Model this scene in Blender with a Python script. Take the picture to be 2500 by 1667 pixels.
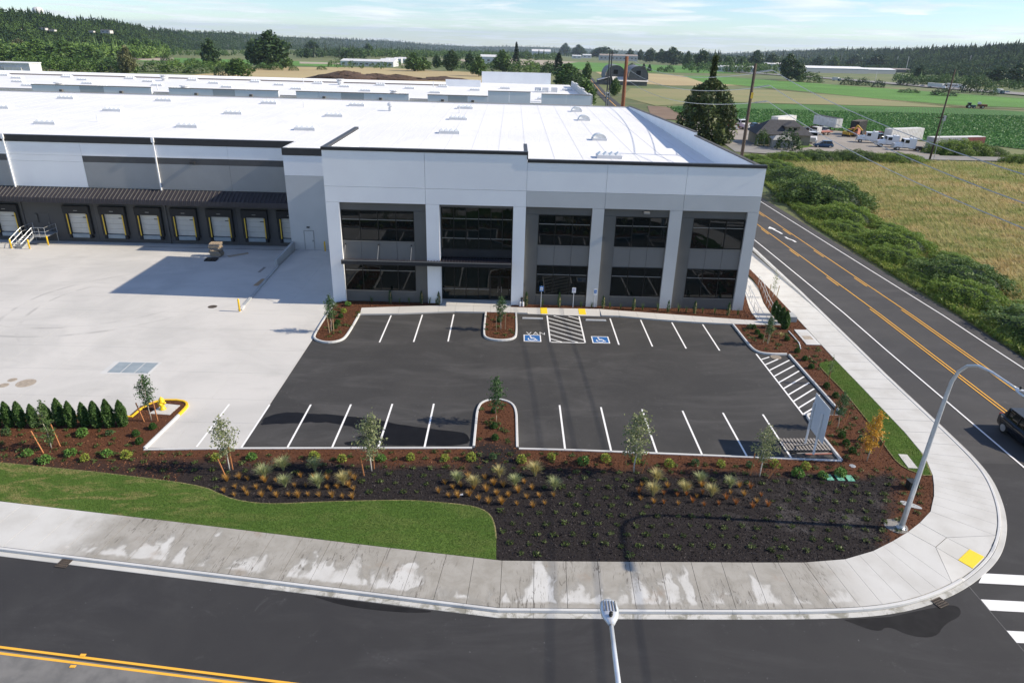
import bpy, math, random
import numpy as np
from mathutils import Vector, Matrix
from mathutils.geometry import tessellate_polygon
from math import radians, sin, cos, pi, sqrt, atan2, hypot

for o in list(bpy.data.objects): bpy.data.objects.remove(o)
SC = bpy.context.scene
COL = SC.collection
rnd = random.Random(7)
rng = np.random.default_rng(11)

# ---------------------------------------------------------------- camera
cam_d = bpy.data.cameras.new('camera'); cam = bpy.data.objects.new('camera', cam_d); COL.objects.link(cam)
cam_d.sensor_width = 36.0; cam_d.lens = 24.4907; cam_d.clip_start = 0.1; cam_d.clip_end = 40000
cam.matrix_world = Matrix(((0.999693, -0.023303, -0.008413, 0.000000), (0.001717, 0.403925, -0.914790, 0.000000), (0.024715, 0.914495, 0.403841, 23.300000), (0.000000, 0.000000, 0.000000, 1.000000)))
SC.camera = cam
SC.render.resolution_x = 1024; SC.render.resolution_y = 682

# ---------------------------------------------------------------- light
SUN_EL = radians(33.4)                     # sun low over the road, almost along the office front
SDIR = Vector((-1.0, 0.045, -math.tan(SUN_EL))).normalized()     # way the light travels
sd = bpy.data.lights.new('sun', 'SUN'); sd.energy = 5.0; sd.angle = radians(0.53); sd.color = (1.0, 0.88, 0.71)
sun = bpy.data.objects.new('sun', sd); COL.objects.link(sun)
sun.rotation_euler = SDIR.to_track_quat('-Z', 'Y').to_euler()

W = bpy.data.worlds.new('World'); SC.world = W; W.use_nodes = True
nt = W.node_tree; nt.nodes.clear()
def wn(t, **k):
    n = nt.nodes.new(t)
    for a, b in k.items(): setattr(n, a, b)
    return n
tc = wn('ShaderNodeTexCoord')
# the paved site is the z = 0 plane; the valley floor and its horizon lie 1.1 degrees lower behind it
mp = wn('ShaderNodeMapping', vector_type='POINT'); mp.inputs['Rotation'].default_value = (radians(1.15), 0, 0)
nt.links.new(tc.outputs['Generated'], mp.inputs['Vector'])
sky = wn('ShaderNodeTexSky', sky_type='NISHITA', sun_disc=False)
sky.sun_elevation = SUN_EL; sky.sun_rotation = radians(90 + 2.6); sky.air_density = 1.0; sky.dust_density = 0.1; sky.ozone_density = 1.2; sky.altitude = 20
nt.links.new(mp.outputs['Vector'], sky.inputs['Vector'])
# thin broken cloud on a flat layer: direction / height
sep = wn('ShaderNodeSeparateXYZ'); nt.links.new(mp.outputs['Vector'], sep.inputs[0])
mx = wn('ShaderNodeMath', operation='MAXIMUM'); nt.links.new(sep.outputs['Z'], mx.inputs[0]); mx.inputs[1].default_value = 0.0
ad = wn('ShaderNodeMath', operation='ADD'); nt.links.new(mx.outputs[0], ad.inputs[0]); ad.inputs[1].default_value = 0.035
dx = wn('ShaderNodeMath', operation='DIVIDE'); nt.links.new(sep.outputs['X'], dx.inputs[0]); nt.links.new(ad.outputs[0], dx.inputs[1])
dy = wn('ShaderNodeMath', operation='DIVIDE'); nt.links.new(sep.outputs['Y'], dy.inputs[0]); nt.links.new(ad.outputs[0], dy.inputs[1])
cmb = wn('ShaderNodeCombineXYZ'); nt.links.new(dx.outputs[0], cmb.inputs[0]); nt.links.new(dy.outputs[0], cmb.inputs[1])
cmb.inputs[2].default_value = 2.3
n1 = wn('ShaderNodeTexNoise'); n1.inputs['Scale'].default_value = 0.62; n1.inputs['Detail'].default_value = 9; n1.inputs['Roughness'].default_value = 0.58; n1.inputs['Distortion'].default_value = 0.5
nt.links.new(cmb.outputs[0], n1.inputs['Vector'])
r1 = wn('ShaderNodeMapRange', interpolation_type='SMOOTHSTEP'); r1.inputs['From Min'].default_value = 0.44; r1.inputs['From Max'].default_value = 0.62; r1.inputs['To Max'].default_value = 0.72
nt.links.new(n1.outputs['Fac'], r1.inputs['Value'])
n2 = wn('ShaderNodeTexNoise'); n2.inputs['Scale'].default_value = 1.2; n2.inputs['Detail'].default_value = 6
nt.links.new(cmb.outputs[0], n2.inputs['Vector'])
cr = wn('ShaderNodeMix', data_type='RGBA'); cr.inputs[6].default_value = (3.3, 4.1, 4.9, 1); cr.inputs[7].default_value = (8.4, 8.5, 8.6, 1)
nt.links.new(n2.outputs['Fac'], cr.inputs[0])
cm = wn('ShaderNodeMix', data_type='RGBA'); nt.links.new(r1.outputs[0], cm.inputs[0]); hsv = wn('ShaderNodeHueSaturation'); hsv.inputs['Saturation'].default_value = 1.08; nt.links.new(sky.outputs[0], hsv.inputs['Color']); tint = wn('ShaderNodeMix', data_type='RGBA', blend_type='MULTIPLY'); tint.inputs[0].default_value = 1; tint.inputs[7].default_value = (.71, .845, 1.10, 1); nt.links.new(hsv.outputs[0], tint.inputs[6]); nt.links.new(tint.outputs[2], cm.inputs[6]); nt.links.new(cr.outputs[2], cm.inputs[7])
bg = wn('ShaderNodeBackground'); bg.inputs['Strength'].default_value = 0.112
nt.links.new(cm.outputs[2], bg.inputs['Color'])
wo = wn('ShaderNodeOutputWorld'); nt.links.new(bg.outputs[0], wo.inputs['Surface'])

vs = SC.view_settings; vs.view_transform = 'Standard'; vs.look = 'None'; vs.exposure = 0.47; vs.gamma = 1.0; vs.use_curve_mapping = False
SC.render.engine = 'CYCLES'
SC.cycles.volume_bounces = 0

# ---------------------------------------------------------------- materials
MATS = {}
class NT:
    def __init__(s, name):
        s.m = bpy.data.materials.new(name); s.m.use_nodes = True; s.t = s.m.node_tree; s.t.nodes.clear()
        s.out = s.n('ShaderNodeOutputMaterial'); MATS[name] = s.m
    def n(s, t, **k):
        x = s.t.nodes.new(t)
        for a, b in k.items(): setattr(x, a, b)
        return x
    def l(s, a, b): s.t.links.new(a, b)
    def pos(s, kind='pos', scale=None):
        if kind == 'pos': v = s.n('ShaderNodeNewGeometry').outputs['Position']
        elif kind == 'uv': v = s.n('ShaderNodeTexCoord').outputs['UV']
        else: v = s.n('ShaderNodeTexCoord').outputs['Object']
        if scale:
            m = s.n('ShaderNodeMapping'); m.inputs['Scale'].default_value = scale; s.l(v, m.inputs[0]); v = m.outputs[0]
        return v
    def noise(s, v, scale, detail=4, rough=.55, dist=0.0):
        x = s.n('ShaderNodeTexNoise'); x.inputs['Scale'].default_value = scale; x.inputs['Detail'].default_value = detail
        x.inputs['Roughness'].default_value = rough; x.inputs['Distortion'].default_value = dist; s.l(v, x.inputs['Vector']); return x.outputs['Fac']
    def rng(s, v, a, b, c=0., d=1., smooth=True):
        x = s.n('ShaderNodeMapRange', interpolation_type='SMOOTHSTEP' if smooth else 'LINEAR')
        for i, q in zip(('From Min', 'From Max', 'To Min', 'To Max'), (a, b, c, d)): x.inputs[i].default_value = q
        s.l(v, x.inputs['Value']); return x.outputs[0]
    def mix(s, f, a, b, mode='MIX'):
        x = s.n('ShaderNodeMix', data_type='RGBA', blend_type=mode)
        for i, q in ((0, f), (6, a), (7, b)):
            if isinstance(q, (int, float)): x.inputs[i].default_value = q
            elif isinstance(q, tuple): x.inputs[i].default_value = (*q, 1) if len(q) == 3 else q
            else: s.l(q, x.inputs[i])
        return x.outputs[2]
    def math(s, op, a, b=None, c=None):
        x = s.n('ShaderNodeMath', operation=op)
        for i, q in enumerate((a, b, c)):
            if q is None: continue
            if isinstance(q, (int, float)): x.inputs[i].default_value = q
            else: s.l(q, x.inputs[i])
        return x.outputs[0]
    def sep(s, v):
        x = s.n('ShaderNodeSeparateXYZ'); s.l(v, x.inputs[0]); return x.outputs
    def bump(s, h, strength=.3, dist=.01):
        x = s.n('ShaderNodeBump'); x.inputs['Strength'].default_value = strength; x.inputs['Distance'].default_value = dist; s.l(h, x.inputs['Height']); return x.outputs[0]
    def bsdf(s, col, rough=.7, metal=0., spec=.5, normal=None, trans=None):
        p = s.n('ShaderNodeBsdfPrincipled')
        if isinstance(col, tuple): p.inputs['Base Color'].default_value = (*col, 1)
        else: s.l(col, p.inputs['Base Color'])
        if isinstance(rough, (int, float)): p.inputs['Roughness'].default_value = rough
        else: s.l(rough, p.inputs['Roughness'])
        p.inputs['Metallic'].default_value = metal; p.inputs['Specular IOR Level'].default_value = spec
        if normal is not None: s.l(normal, p.inputs['Normal'])
        if trans:
            t = s.n('ShaderNodeBsdfTranslucent'); 
            if isinstance(col, tuple): t.inputs[0].default_value = (*col, 1)
            else: s.l(col, t.inputs[0])
            m = s.n('ShaderNodeMixShader'); m.inputs[0].default_value = trans; s.l(p.outputs[0], m.inputs[1]); s.l(t.outputs[0], m.inputs[2]); s.l(m.outputs[0], s.out.inputs['Surface'])
        else: s.l(p.outputs[0], s.out.inputs['Surface'])
        return p

def M(name, a, b=None, scale=3., lo=.35, hi=.65, rough=.7, metal=0., spec=.5, kind='pos', fine=None, bump=None, stretch=None):
    t = NT(name); v = t.pos(kind, stretch); col = a
    if b: col = t.mix(t.rng(t.noise(v, scale, 5), lo, hi), a, b)
    if fine: col = t.mix(t.rng(t.noise(v, fine[0], 3), .3, .7, 0, fine[1]), col, fine[2])
    nrm = t.bump(t.noise(v, bump[0], 4), bump[1], bump[2]) if bump else None
    t.bsdf(col, rough, metal, spec, nrm); return t.m

def leafmat(name, a, b, c=None, trans=.25, rough=.55):
    t = NT(name); r = t.n('ShaderNodeNewGeometry').outputs['Random Per Island']
    col = t.mix(r, a, b)
    if c: col = t.mix(t.rng(t.noise(t.pos('obj'), .9, 3), .45, .65), col, c)
    t.bsdf(col, rough, 0, .25, None, trans); return t.m

# paved surfaces
def asphalt(name, a, b, dust=.35):
    t = NT(name); v = t.pos()
    col = t.mix(t.rng(t.noise(v, .22, 6, .6, .6), .35, .7), a, b)
    st = t.pos('pos', (.22, .6, 1)); col = t.mix(t.rng(t.noise(st, .55, 8, .7, .8), .45, .72, 0, dust*1.2), col, tuple(q * 2.1 for q in b))
    col = t.mix(t.rng(t.noise(v, 55, 2), .35, .75, 0, .5), col, tuple(q * 1.7 for q in b))
    col = t.mix(t.rng(t.noise(v, .55, 9, .8, .5), .58, .78, 0, .6), col, tuple(q * 3.4 for q in b))
    col = t.mix(t.rng(t.noise(v, 7, 3, .6), .70, .74, 0, .7), col, tuple(min(.3, q * 5) for q in b))
    t.bsdf(col, .86, 0, .35, t.bump(t.noise(v, 90, 2), .5, .006)); return t.m
asphalt('lot_asphalt', (.030, .030, .030), (.043, .042, .041), .5)
asphalt('road_asphalt', (.024, .024, .026), (.032, .032, .033), .35)
asphalt('side_road_asphalt', (.034, .034, .036), (.047, .046, .046), .3)
M('old_asphalt', (.13, .13, .128), (.19, .188, .182), 1.2, rough=.9, fine=(60, .4, (.09, .09, .09)), bump=(80, .5, .006))
M('lane_asphalt', (.20, .195, .185), (.26, .25, .235), .4, rough=.92, fine=(30, .3, (.13, .13, .12)))
M('gravel', (.27, .245, .215), (.20, .18, .155), .12, rough=.95, fine=(6, .5, (.34, .31, .27)), bump=(9, .5, .02))

def concrete(name, a, b, marks=False):
    t = NT(name); v = t.pos()
    col = t.mix(t.rng(t.noise(v, .16, 6, .6, .7), .35, .68), a, b)
    col = t.mix(t.rng(t.noise(t.pos('pos', (.3, 1, 1)), .9, 6, .65), .5, .8, 0, .3), col, tuple(q * .72 for q in b))
    col = t.mix(t.rng(t.noise(v, 38, 2), .4, .8, 0, .18), col, tuple(q * .6 for q in b))
    if marks:      # curved tyre scuffs left by turning trucks
        s = t.sep(v)
        tot = None
        for cx, cy, r, w, x1 in ((-39.4, 64.6, 13.2, .16, -24), (-39.4, 64.6, 11.4, .14, -24), (-30.5, 58.3, 13.0, .14, -38.5), (-30.5, 58.3, 11.2, .14, -38.5), (-26, 53, 4.6, .2, -26)):
            dd = t.math('SQRT', t.math('ADD', t.math('POWER', t.math('SUBTRACT', s[0], cx), 2), t.math('POWER', t.math('SUBTRACT', s[1], cy), 2)))
            m = t.rng(t.math('ABSOLUTE', t.math('SUBTRACT', dd, r)), w * .4, w * 1.6, 1, 0)
            m = t.math('MULTIPLY', m, t.rng(s[0], x1 - 3, x1 + 1, 1, 0) if cx == -30.5 else t.rng(s[1], cy - 12, cy - 3, 1, 0))
            tot = m if tot is None else t.math('MAXIMUM', tot, m)
        tot = t.math('MULTIPLY', tot, t.rng(t.noise(v, .5, 4), .4, .62, 0, .30))
        col = t.mix(tot, col, (.12, .12, .125))
    t.bsdf(col, .82, 0, .3, t.bump(t.noise(v, 45, 3), .25, .004)); return t.m
concrete('yard_concrete', (.545, .535, .51), (.465, .46, .44), True)
concrete('walk_concrete', (.545, .535, .51), (.47, .465, .445))
concrete('kerb_concrete', (.57, .575, .565), (.48, .485, .48))
t = NT('gutter_concrete'); v = t.pos(); col = t.mix(t.rng(t.noise(v, .5, 5), .35, .7), (.52, .52, .50), (.43, .43, .41)); sx_ = t.sep(v)
col = t.mix(t.math('MULTIPLY', t.rng(t.noise(v, 1.3, 7, .7, .6), .45, .62), t.math('MULTIPLY', t.rng(sx_[0], -15, -8, 0, .8), t.rng(sx_[0], 20, 23, 1, 0))), col, (.17, .165, .13)); t.bsdf(col, .85, 0, .3)
M('joint_filler', (.33, .335, .335), (.26, .26, .26), 2., rough=.95)
M('wall_concrete', (.37, .39, .395), (.32, .335, .34), .8, rough=.85)

# street sidewalk: sprinkler water has run across it and dried in patches (u along, v across the walk)
t = NT('wet_sidewalk'); v = t.pos(); uv = t.pos('uv'); su = t.sep(uv); sp = t.sep(v)
dry = t.mix(t.rng(t.noise(v, .5, 5, .6), .35, .7), (.53, .53, .51), (.46, .455, .43))
wet = t.mix(t.rng(t.noise(v, 1.1, 6, .65, .5), .35, .7), (.345, .33, .295), (.275, .26, .225))
dn = t.n('ShaderNodeTexNoise'); dn.inputs['Scale'].default_value = .8; dn.inputs['Detail'].default_value = 3; t.l(v, dn.inputs['Vector'])
dv_ = t.n('ShaderNodeVectorMath', operation='MULTIPLY_ADD'); t.l(dn.outputs['Color'], dv_.inputs[0]); dv_.inputs[1].default_value = (.30, 1.3, 0); t.l(uv, dv_.inputs[2])
def duv(sc): m_ = t.n('ShaderNodeMapping'); m_.inputs['Scale'].default_value = sc; t.l(dv_.outputs[0], m_.inputs[0]); return m_.outputs[0]
wig = t.math('MULTIPLY', t.math('SUBTRACT', t.noise(v, 2.6, 5, .6), .5), .16)
big = t.noise(duv((2.5, .55, 1)), 1.0, 2, .5, .4); small = t.noise(duv((6.5, .9, 1)), 1.0, 4, .6, 1.2)
vary = t.math('MULTIPLY', t.math('SUBTRACT', t.noise(t.pos('uv', (.9, .05, 1)), 1.0, 2), .5), .5)
front = t.math('ADD', t.math('ADD', t.math('MULTIPLY', big, 1.25), t.math('MULTIPLY', small, .24)), t.math('ADD', t.math('MULTIPLY', su[1], .42), t.math('ADD', wig, vary)))
low = t.rng(t.math('ADD', su[1], wig), .86, .93, 1, 0)
dryf = t.math('MULTIPLY', t.rng(front, .99, 1.15), low)
edge = t.math('MULTIPLY', t.rng(front, .96, 1.05), t.rng(front, 1.05, 1.09, 1, 0))
reg = t.math('MULTIPLY', t.rng(t.math('ADD', sp[0], t.math('MULTIPLY', t.noise(v, .5, 4), 3)), -20.6, -17.4), t.rng(t.math('ADD', sp[0], t.math('MULTIPLY', t.noise(v, .5, 4), 4)), 16.5, 19.5, 1, 0))
dryf = t.math('MAXIMUM', dryf, t.math('SUBTRACT', 1, reg))
soil = t.math('MULTIPLY', t.rng(t.noise(t.pos('uv', (13, 2.2, 1)), 1.0, 8, .75, 1.8), .53, .66), reg)
col = t.mix(dryf, wet, dry)
col = t.mix(t.math('MULTIPLY', t.math('MULTIPLY', edge, reg), .35), col, (.19, .185, .165))
col = t.mix(t.math('MULTIPLY', soil, t.rng(t.noise(v, .33, 3), .38, .56, 0, .85)), col, (.075, .062, .048))
col = t.mix(t.math('MULTIPLY', reg, t.rng(t.noise(t.pos('pos', (1, .8, 1)), .55, 4), .58, .72, 0, .45)), col, (.25, .17, .11))
t.bsdf(col, t.math('ADD', t.math('MULTIPLY', dryf, .25), .58), 0, .35, t.bump(t.noise(v, 60, 3), .2, .004))

# paint
def paint(name, c, wear=.35):
    t = NT(name); v = t.pos()
    col = t.mix(t.rng(t.noise(v, 3.5, 8, .75), .56, .75, 0, wear), c, tuple(q * .35 for q in c))
    t.bsdf(col, .6, 0, .4, t.bump(t.noise(v, 70, 2), .3, .004))
paint('white_paint', (.78, .78, .77)); paint('road_white', (.74, .74, .73), .5); paint('yellow_paint', (.80, .42, .045), .6)
paint('blue_paint', (.02, .115, .33)); paint('kerb_yellow', (.75, .47, .02), .5); paint('tactile_yellow', (.83, .60, .03), .2)
M('wet_asphalt', (.007, .007, .008), (.010, .010, .011), 1.5, rough=.5, spec=.15)
M('damp_asphalt', (.011, .011, .012), (.016, .016, .017), 1.5, rough=.8, spec=.2)

# building
M('wall_white', (.82, .835, .84), (.79, .80, .81), .35, rough=.8, bump=(24, .18, .006))
M('wall_light_gray', (.52, .53, .525), (.49, .50, .495), .35, rough=.8, bump=(24, .18, .006))
M('wall_mid_gray', (.31, .315, .31), (.285, .29, .285), .35, rough=.8, bump=(24, .18, .006))
M('wall_dark_gray', (.125, .122, .112), (.11, .107, .098), .35, rough=.8, bump=(24, .18, .006))
M('wall_charcoal', (.085, .084, .082), (.072, .071, .07), .35, rough=.8, bump=(24, .18, .006))
M('spandrel_gray', (.175, .17, .16), (.165, .16, .15), .4, rough=.6)
M('cap_black', (.018, .019, .023), (.024, .025, .029), 1.0, rough=.45, spec=.5)
M('canopy_metal', (.030, .027, .034), (.038, .034, .042), 1.0, rough=.5)
M('joint_white', (.62, .63, .64)); M('joint_dark', (.06, .06, .06))
t = NT('roof_white'); v = t.pos()
h = t.math('ADD', t.noise(t.pos('pos', (1.3, .16, 1)), .7, 5, .6, 1.2), t.math('MULTIPLY', t.noise(v, 1.4, 4), .3))
col = t.mix(t.rng(t.noise(v, .07, 5, .6, .5), .35, .7), (.75, .755, .76), (.69, .70, .71))
col = t.mix(t.rng(t.noise(t.pos('pos', (.5, .12, 1)), 1.1, 6, .7), .52, .75, 0, .35), col, (.56, .56, .55))
t.bsdf(col, .62, 0, .3, t.bump(h, .35, .08))
M('roof_trim', (.64, .65, .66), (.58, .59, .60), .5, rough=.6)
M('skylight_plastic', (.66, .69, .71), (.58, .62, .65), 1.2, rough=.22, spec=.6)
t = NT('glass'); v = t.pos()
nb = t.bump(t.noise(v, .55, 2), .05, .06)
p = t.bsdf((.005, .008, .008), .02, 0, .46, nb)
t = NT('glass_office'); p = t.bsdf((.006, .011, .010), .02, 0, .46, t.bump(t.noise(t.pos(), .8, 2), .06, .06))
M('frame_dark', (.017, .018, .018), rough=.4, metal=.3); M('frame_light', (.30, .30, .29), rough=.4, metal=.5)
M('rubber', (.016, .016, .017), (.022, .022, .022), 3, rough=.8); M('door_panel', (.50, .50, .47), (.46, .46, .43), 1., rough=.6)
M('steel_plate', (.30, .35, .38), (.25, .30, .33), 1.2, rough=.6, metal=.1)
M('galvanized', (.52, .54, .55), (.44, .46, .47), 4, rough=.42, metal=.55, kind='obj')
M('lamp_metal', (.66, .69, .72), (.58, .61, .64), 3, rough=.38, metal=.45, kind='obj')
M('yellow_gloss', (.78, .50, .015), (.70, .44, .012), 4, rough=.4, kind='obj'); M('yellow_dull', (.62, .42, .04), rough=.6)
M('hydrant_yellow', (.80, .58, .02), (.72, .50, .015), 9, rough=.38, kind='obj')
M('wood_pale', (.42, .34, .25), (.30, .235, .165), 5, rough=.85, kind='obj', stretch=(1, 6, 6)); M('wood_gray', (.30, .28, .26), (.20, .185, .17), 4, rough=.9, kind='obj', stretch=(1, 8, 8))
M('stake_wood', (.40, .155, .055), (.46, .20, .08), 6, rough=.8, kind='obj', stretch=(8, 8, 1)); M('pale_stake', (.50, .36, .20), (.42, .30, .16), 6, rough=.8, kind='obj')
M('cardboard', (.36, .25, .15), rough=.9)
M('pole_wood', (.045, .033, .025), (.075, .054, .040), 2., rough=.9, kind='obj', stretch=(5, 5, .4)); M('pole_rust', (.20, .072, .028), (.14, .048, .020), 1.5, rough=.8, kind='obj', stretch=(3, 3, .25))
M('wire_metal', (.42, .44, .46), rough=.5, metal=.4); M('insulator', (.34, .37, .40), rough=.3)
M('bark_young', (.42, .38, .32), (.26, .23, .19), 9, rough=.9, kind='obj'); M('bark', (.09, .072, .055), (.13, .105, .08), 3, rough=.95, kind='obj')
M('birch_bark', (.58, .56, .52), (.40, .38, .34), 9, rough=.9, kind='obj')
M('sign_white', (.72, .73, .74), rough=.5); M('sign_board', (.62, .66, .70), (.57, .61, .65), 1., rough=.6, kind='obj'); M('sign_blue', (.03, .18, .50), rough=.4)
M('sign_purple', (.28, .22, .42), rough=.5)
M('lid_green', (.16, .42, .30), (.13, .36, .25), 3, rough=.55); M('box_black', (.012, .014, .014), rough=.5)
M('cast_iron', (.10, .078, .06), (.06, .05, .042), 6, rough=.8); M('iron_tan', (.40, .34, .27), (.30, .26, .21), 5, rough=.85)
M('pit_black', (.008, .008, .008), rough=.9)

# planted ground
t = NT('mulch'); v = t.pos(); s = t.sep(v)
fine = t.noise(v, 26, 5, .7); mid = t.noise(v, .9, 6, .65, .4)
brown = t.mix(fine, (.038, .016, .009), (.165, .070, .037)); brown = t.mix(t.rng(mid, .4, .7, 0, .55), brown, (.078, .038, .022))
dark = t.mix(fine, (.006, .005, .0055), (.042, .036, .036))
wob = t.math('MULTIPLY', t.math('SUBTRACT', t.noise(v, .55, 5, .6), .5), 2.6)
yb = t.math('ADD', s[1], wob)
# the fresh black mulch lies in the front bed, the red bark along the kerb and in the islands
d1 = t.rng(yb, 33.6, 35.0, 1, 0)
d1 = t.math('MULTIPLY', d1, t.rng(t.math('ADD', s[0], wob), -27.0, -14.5, .55, 1))
d2 = t.math('ADD', t.math('ADD', s[0], t.math('MULTIPLY', s[1], -.62)), wob)      # red again at the far corner by the lawn
d1 = t.math('MULTIPLY', d1, t.rng(d2, 1.2, 2.6, 1, 0))
isl = t.math('MULTIPLY', t.rng(yb, 36.2, 38.0, 1, 0), t.math('MULTIPLY', t.rng(s[0], -2.6, -1.6), t.rng(s[0], .6, 1.4, 1, 0)))
d1 = t.math('MAXIMUM', d1, isl)
dust = t.math('MULTIPLY', t.rng(t.noise(v, .42, 6, .65, .5), .5, .72, 0, .8), t.rng(s[0], 8, 17))
dark = t.mix(dust, dark, t.mix(fine, (.035, .032, .032), (.15, .14, .14)))
col = t.mix(d1, brown, dark)
t.bsdf(col, .95, 0, .15, t.bump(t.math('ADD', fine, t.noise(v, 7, 4)), 1.0, .05))
def chipmat(name, a, b):
    t = NT(name); r = t.n('ShaderNodeNewGeometry').outputs['Random Per Island']; t.bsdf(t.mix(r, a, b), .9, 0, .15)
chipmat('chip_brown', (.05, .02, .011), (.21, .095, .05)); chipmat('chip_dark', (.010, .008, .008), (.075, .066, .066))
t = NT('turf'); v = t.pos(); s = t.sep(v)
col = t.mix(t.noise(v, 14, 5, .7), (.050, .105, .018), (.115, .19, .042))
col = t.mix(t.rng(t.noise(v, .35, 5, .6, .5), .4, .7, 0, .8), col, (.115, .185, .040))
br = t.n('ShaderNodeTexBrick'); br.inputs['Scale'].default_value = 1.0; br.inputs['Brick Width'].default_value = 1.5; br.inputs['Row Height'].default_value = .62; br.inputs['Mortar Size'].default_value = .012
rm = t.n('ShaderNodeMapping'); rm.inputs['Rotation'].default_value = (0, 0, .13); t.l(v, rm.inputs[0]); t.l(rm.outputs[0], br.inputs['Vector'])
col = t.mix(t.math('MULTIPLY', br.outputs['Fac'], t.rng(t.noise(v, .6, 3), .45, .65, 0, .6)), col, (.085, .085, .03))
dr = t.rng(t.noise(t.pos('pos', (.5, 1.3, 1)), .8, 6, .65, .5), .47, .60)
col = t.mix(t.math('MULTIPLY', dr, t.rng(s[0], -23, -11.0, .75, .12)), col, (.33, .26, .12))
t.bsdf(col, .9, 0, .1, t.bump(t.noise(v, 45, 3), .8, .03))
leafmat('turf_blade', (.055, .115, .020), (.15, .235, .055), None, .3)
M('sod_edge', (.26, .22, .10), (.12, .13, .04), 6, rough=.95)
M('wild_ground', (.075, .105, .028), (.16, .145, .062), .09, rough=.95, fine=(1.6, .5, (.05, .075, .02)), bump=(3, .6, .1))
t = NT('dry_meadow'); v = t.pos()
col = t.mix(t.rng(t.noise(v, .07, 6, .6, .6), .36, .62), (.235, .235, .085), (.37, .30, .14))
col = t.mix(t.rng(t.noise(t.pos('pos', (.7, 1.6, 1)), .16, 7, .7), .46, .62, 0, .8), col, (.145, .195, .05))
col = t.mix(t.rng(t.noise(v, .045, 5, .6, .3), .56, .70, 0, .7), col, (.33, .20, .105))
t.bsdf(col, .95, 0, .1, t.bump(t.noise(v, 2.2, 6, .7), 1.0, .3))
t = NT('meadow_blade'); r = t.n('ShaderNodeNewGeometry').outputs['Random Per Island']; v = t.pos()
col = t.mix(r, (.47, .39, .20), (.22, .25, .075))
col = t.mix(t.rng(t.noise(v, .07, 5, .6, .6), .42, .62, 0, .6), col, (.45, .31, .16)); col = t.mix(t.rng(t.noise(t.pos('pos', (.7, 1.6, 1)), .16, 7, .7), .46, .62, 0, .75), col, (.17, .225, .06)); t.bsdf(col, .85, 0, .1, None, .3)
def crop(name, a, b, soil, rot, pitch):
    t = NT(name); v = t.pos(); m = t.n('ShaderNodeMapping'); m.inputs['Rotation'].default_value = (0, 0, rot); t.l(v, m.inputs[0])
    w = t.n('ShaderNodeTexWave'); w.inputs['Scale'].default_value = .31416 / pitch; w.inputs['Distortion'].default_value = 1.2; w.inputs['Detail'].default_value = 2; t.l(m.outputs[0], w.inputs[0])
    col = t.mix(t.rng(t.noise(v, 1.1, 6, .7), .35, .65), a, b); col = t.mix(t.rng(w.outputs['Fac'], .1, .4, .5, 0), col, soil)
    col = t.mix(t.rng(t.noise(v, .02, 4), .4, .7, 0, .5), col, tuple(q * 1.25 for q in b)); t.bsdf(col, .9, 0, .15, t.bump(t.noise(v, 1.6, 5, .7), .9, .25))
crop('crop_near', (.040, .105, .030), (.090, .205, .055), (.05, .055, .022), 0.5, 1.2)
crop('crop_far', (.085, .190, .042), (.12, .255, .058), (.06, .11, .03), 0.2, 2.5)
M('mown_field', (.23, .215, .085), (.165, .19, .06), .03, rough=.95, fine=(.5, .4, (.25, .20, .11)), stretch=(.4, 1, 1))
M('tan_field', (.37, .285, .145), (.42, .34, .17), .012, rough=.95, fine=(.4, .3, (.28, .23, .11)))
M('soil_strip', (.16, .105, .068), (.20, .14, .09), .1, rough=.95); M('pale_strip', (.34, .29, .22), (.38, .33, .26), .05, rough=.95)
M('valley_floor', (.105, .145, .040), (.18, .18, .065), .012, rough=.95, fine=(.12, .6, (.055, .085, .028)))
M('hill_ground', (.018, .034, .014), (.026, .045, .018), .02, rough=.95)
M('dirt', (.10, .062, .042), (.055, .036, .027), .6, rough=.95, bump=(1.2, 1, .4))
# foliage
leafmat('leaf_young', (.060, .110, .030), (.130, .190, .065), None, .3); leafmat('leaf_gray', (.15, .19, .085), (.27, .29, .15), None, .3)
leafmat('leaf_deep', (.040, .090, .030), (.085, .150, .060)); leafmat('leaf_gold', (.42, .22, .025), (.60, .36, .06), None, .3)
leafmat('leaf_cover', (.040, .068, .018), (.105, .135, .040)); leafmat('leaf_lime', (.17, .23, .035), (.30, .33, .06))
leafmat('leaf_bright', (.075, .17, .03), (.14, .26, .06)); leafmat('leaf_box', (.020, .060, .012), (.050, .120, .022)); leafmat('leaf_cedar', (.040, .095, .024), (.095, .165, .045))
leafmat('blade_green', (.26, .31, .14), (.42, .44, .23), None, .3); leafmat('blade_straw', (.50, .41, .18), (.40, .40, .19), None, .3); leafmat('blade_orange', (.42, .20, .04), (.50, .32, .08), None, .3); leafmat('blade_rust', (.34, .11, .035), (.42, .20, .05), None, .3)
leafmat('bramble', (.045, .098, .020), (.145, .215, .055), None, .2); leafmat('bramble_light', (.095, .18, .025), (.23, .31, .06), None, .25); leafmat('weed', (.11, .19, .03), (.27, .31, .08), None, .3)
leafmat('tree_dark', (.020, .048, .016), (.058, .105, .032), None, .15); leafmat('tree_mid', (.040, .090, .020), (.105, .175, .042), None, .15); leafmat('tree_light', (.075, .15, .028), (.155, .235, .056), None, .2)
leafmat('conifer', (.012, .028, .013), (.032, .056, .022), None, .1); leafmat('cedar', (.028, .052, .018), (.095, .12, .036), None, .12); leafmat('tree_hazel', (.10, .115, .05), (.16, .16, .08), None, .15)
leafmat('crop_leaf', (.045, .125, .034), (.11, .24, .065), None, .25)
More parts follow.
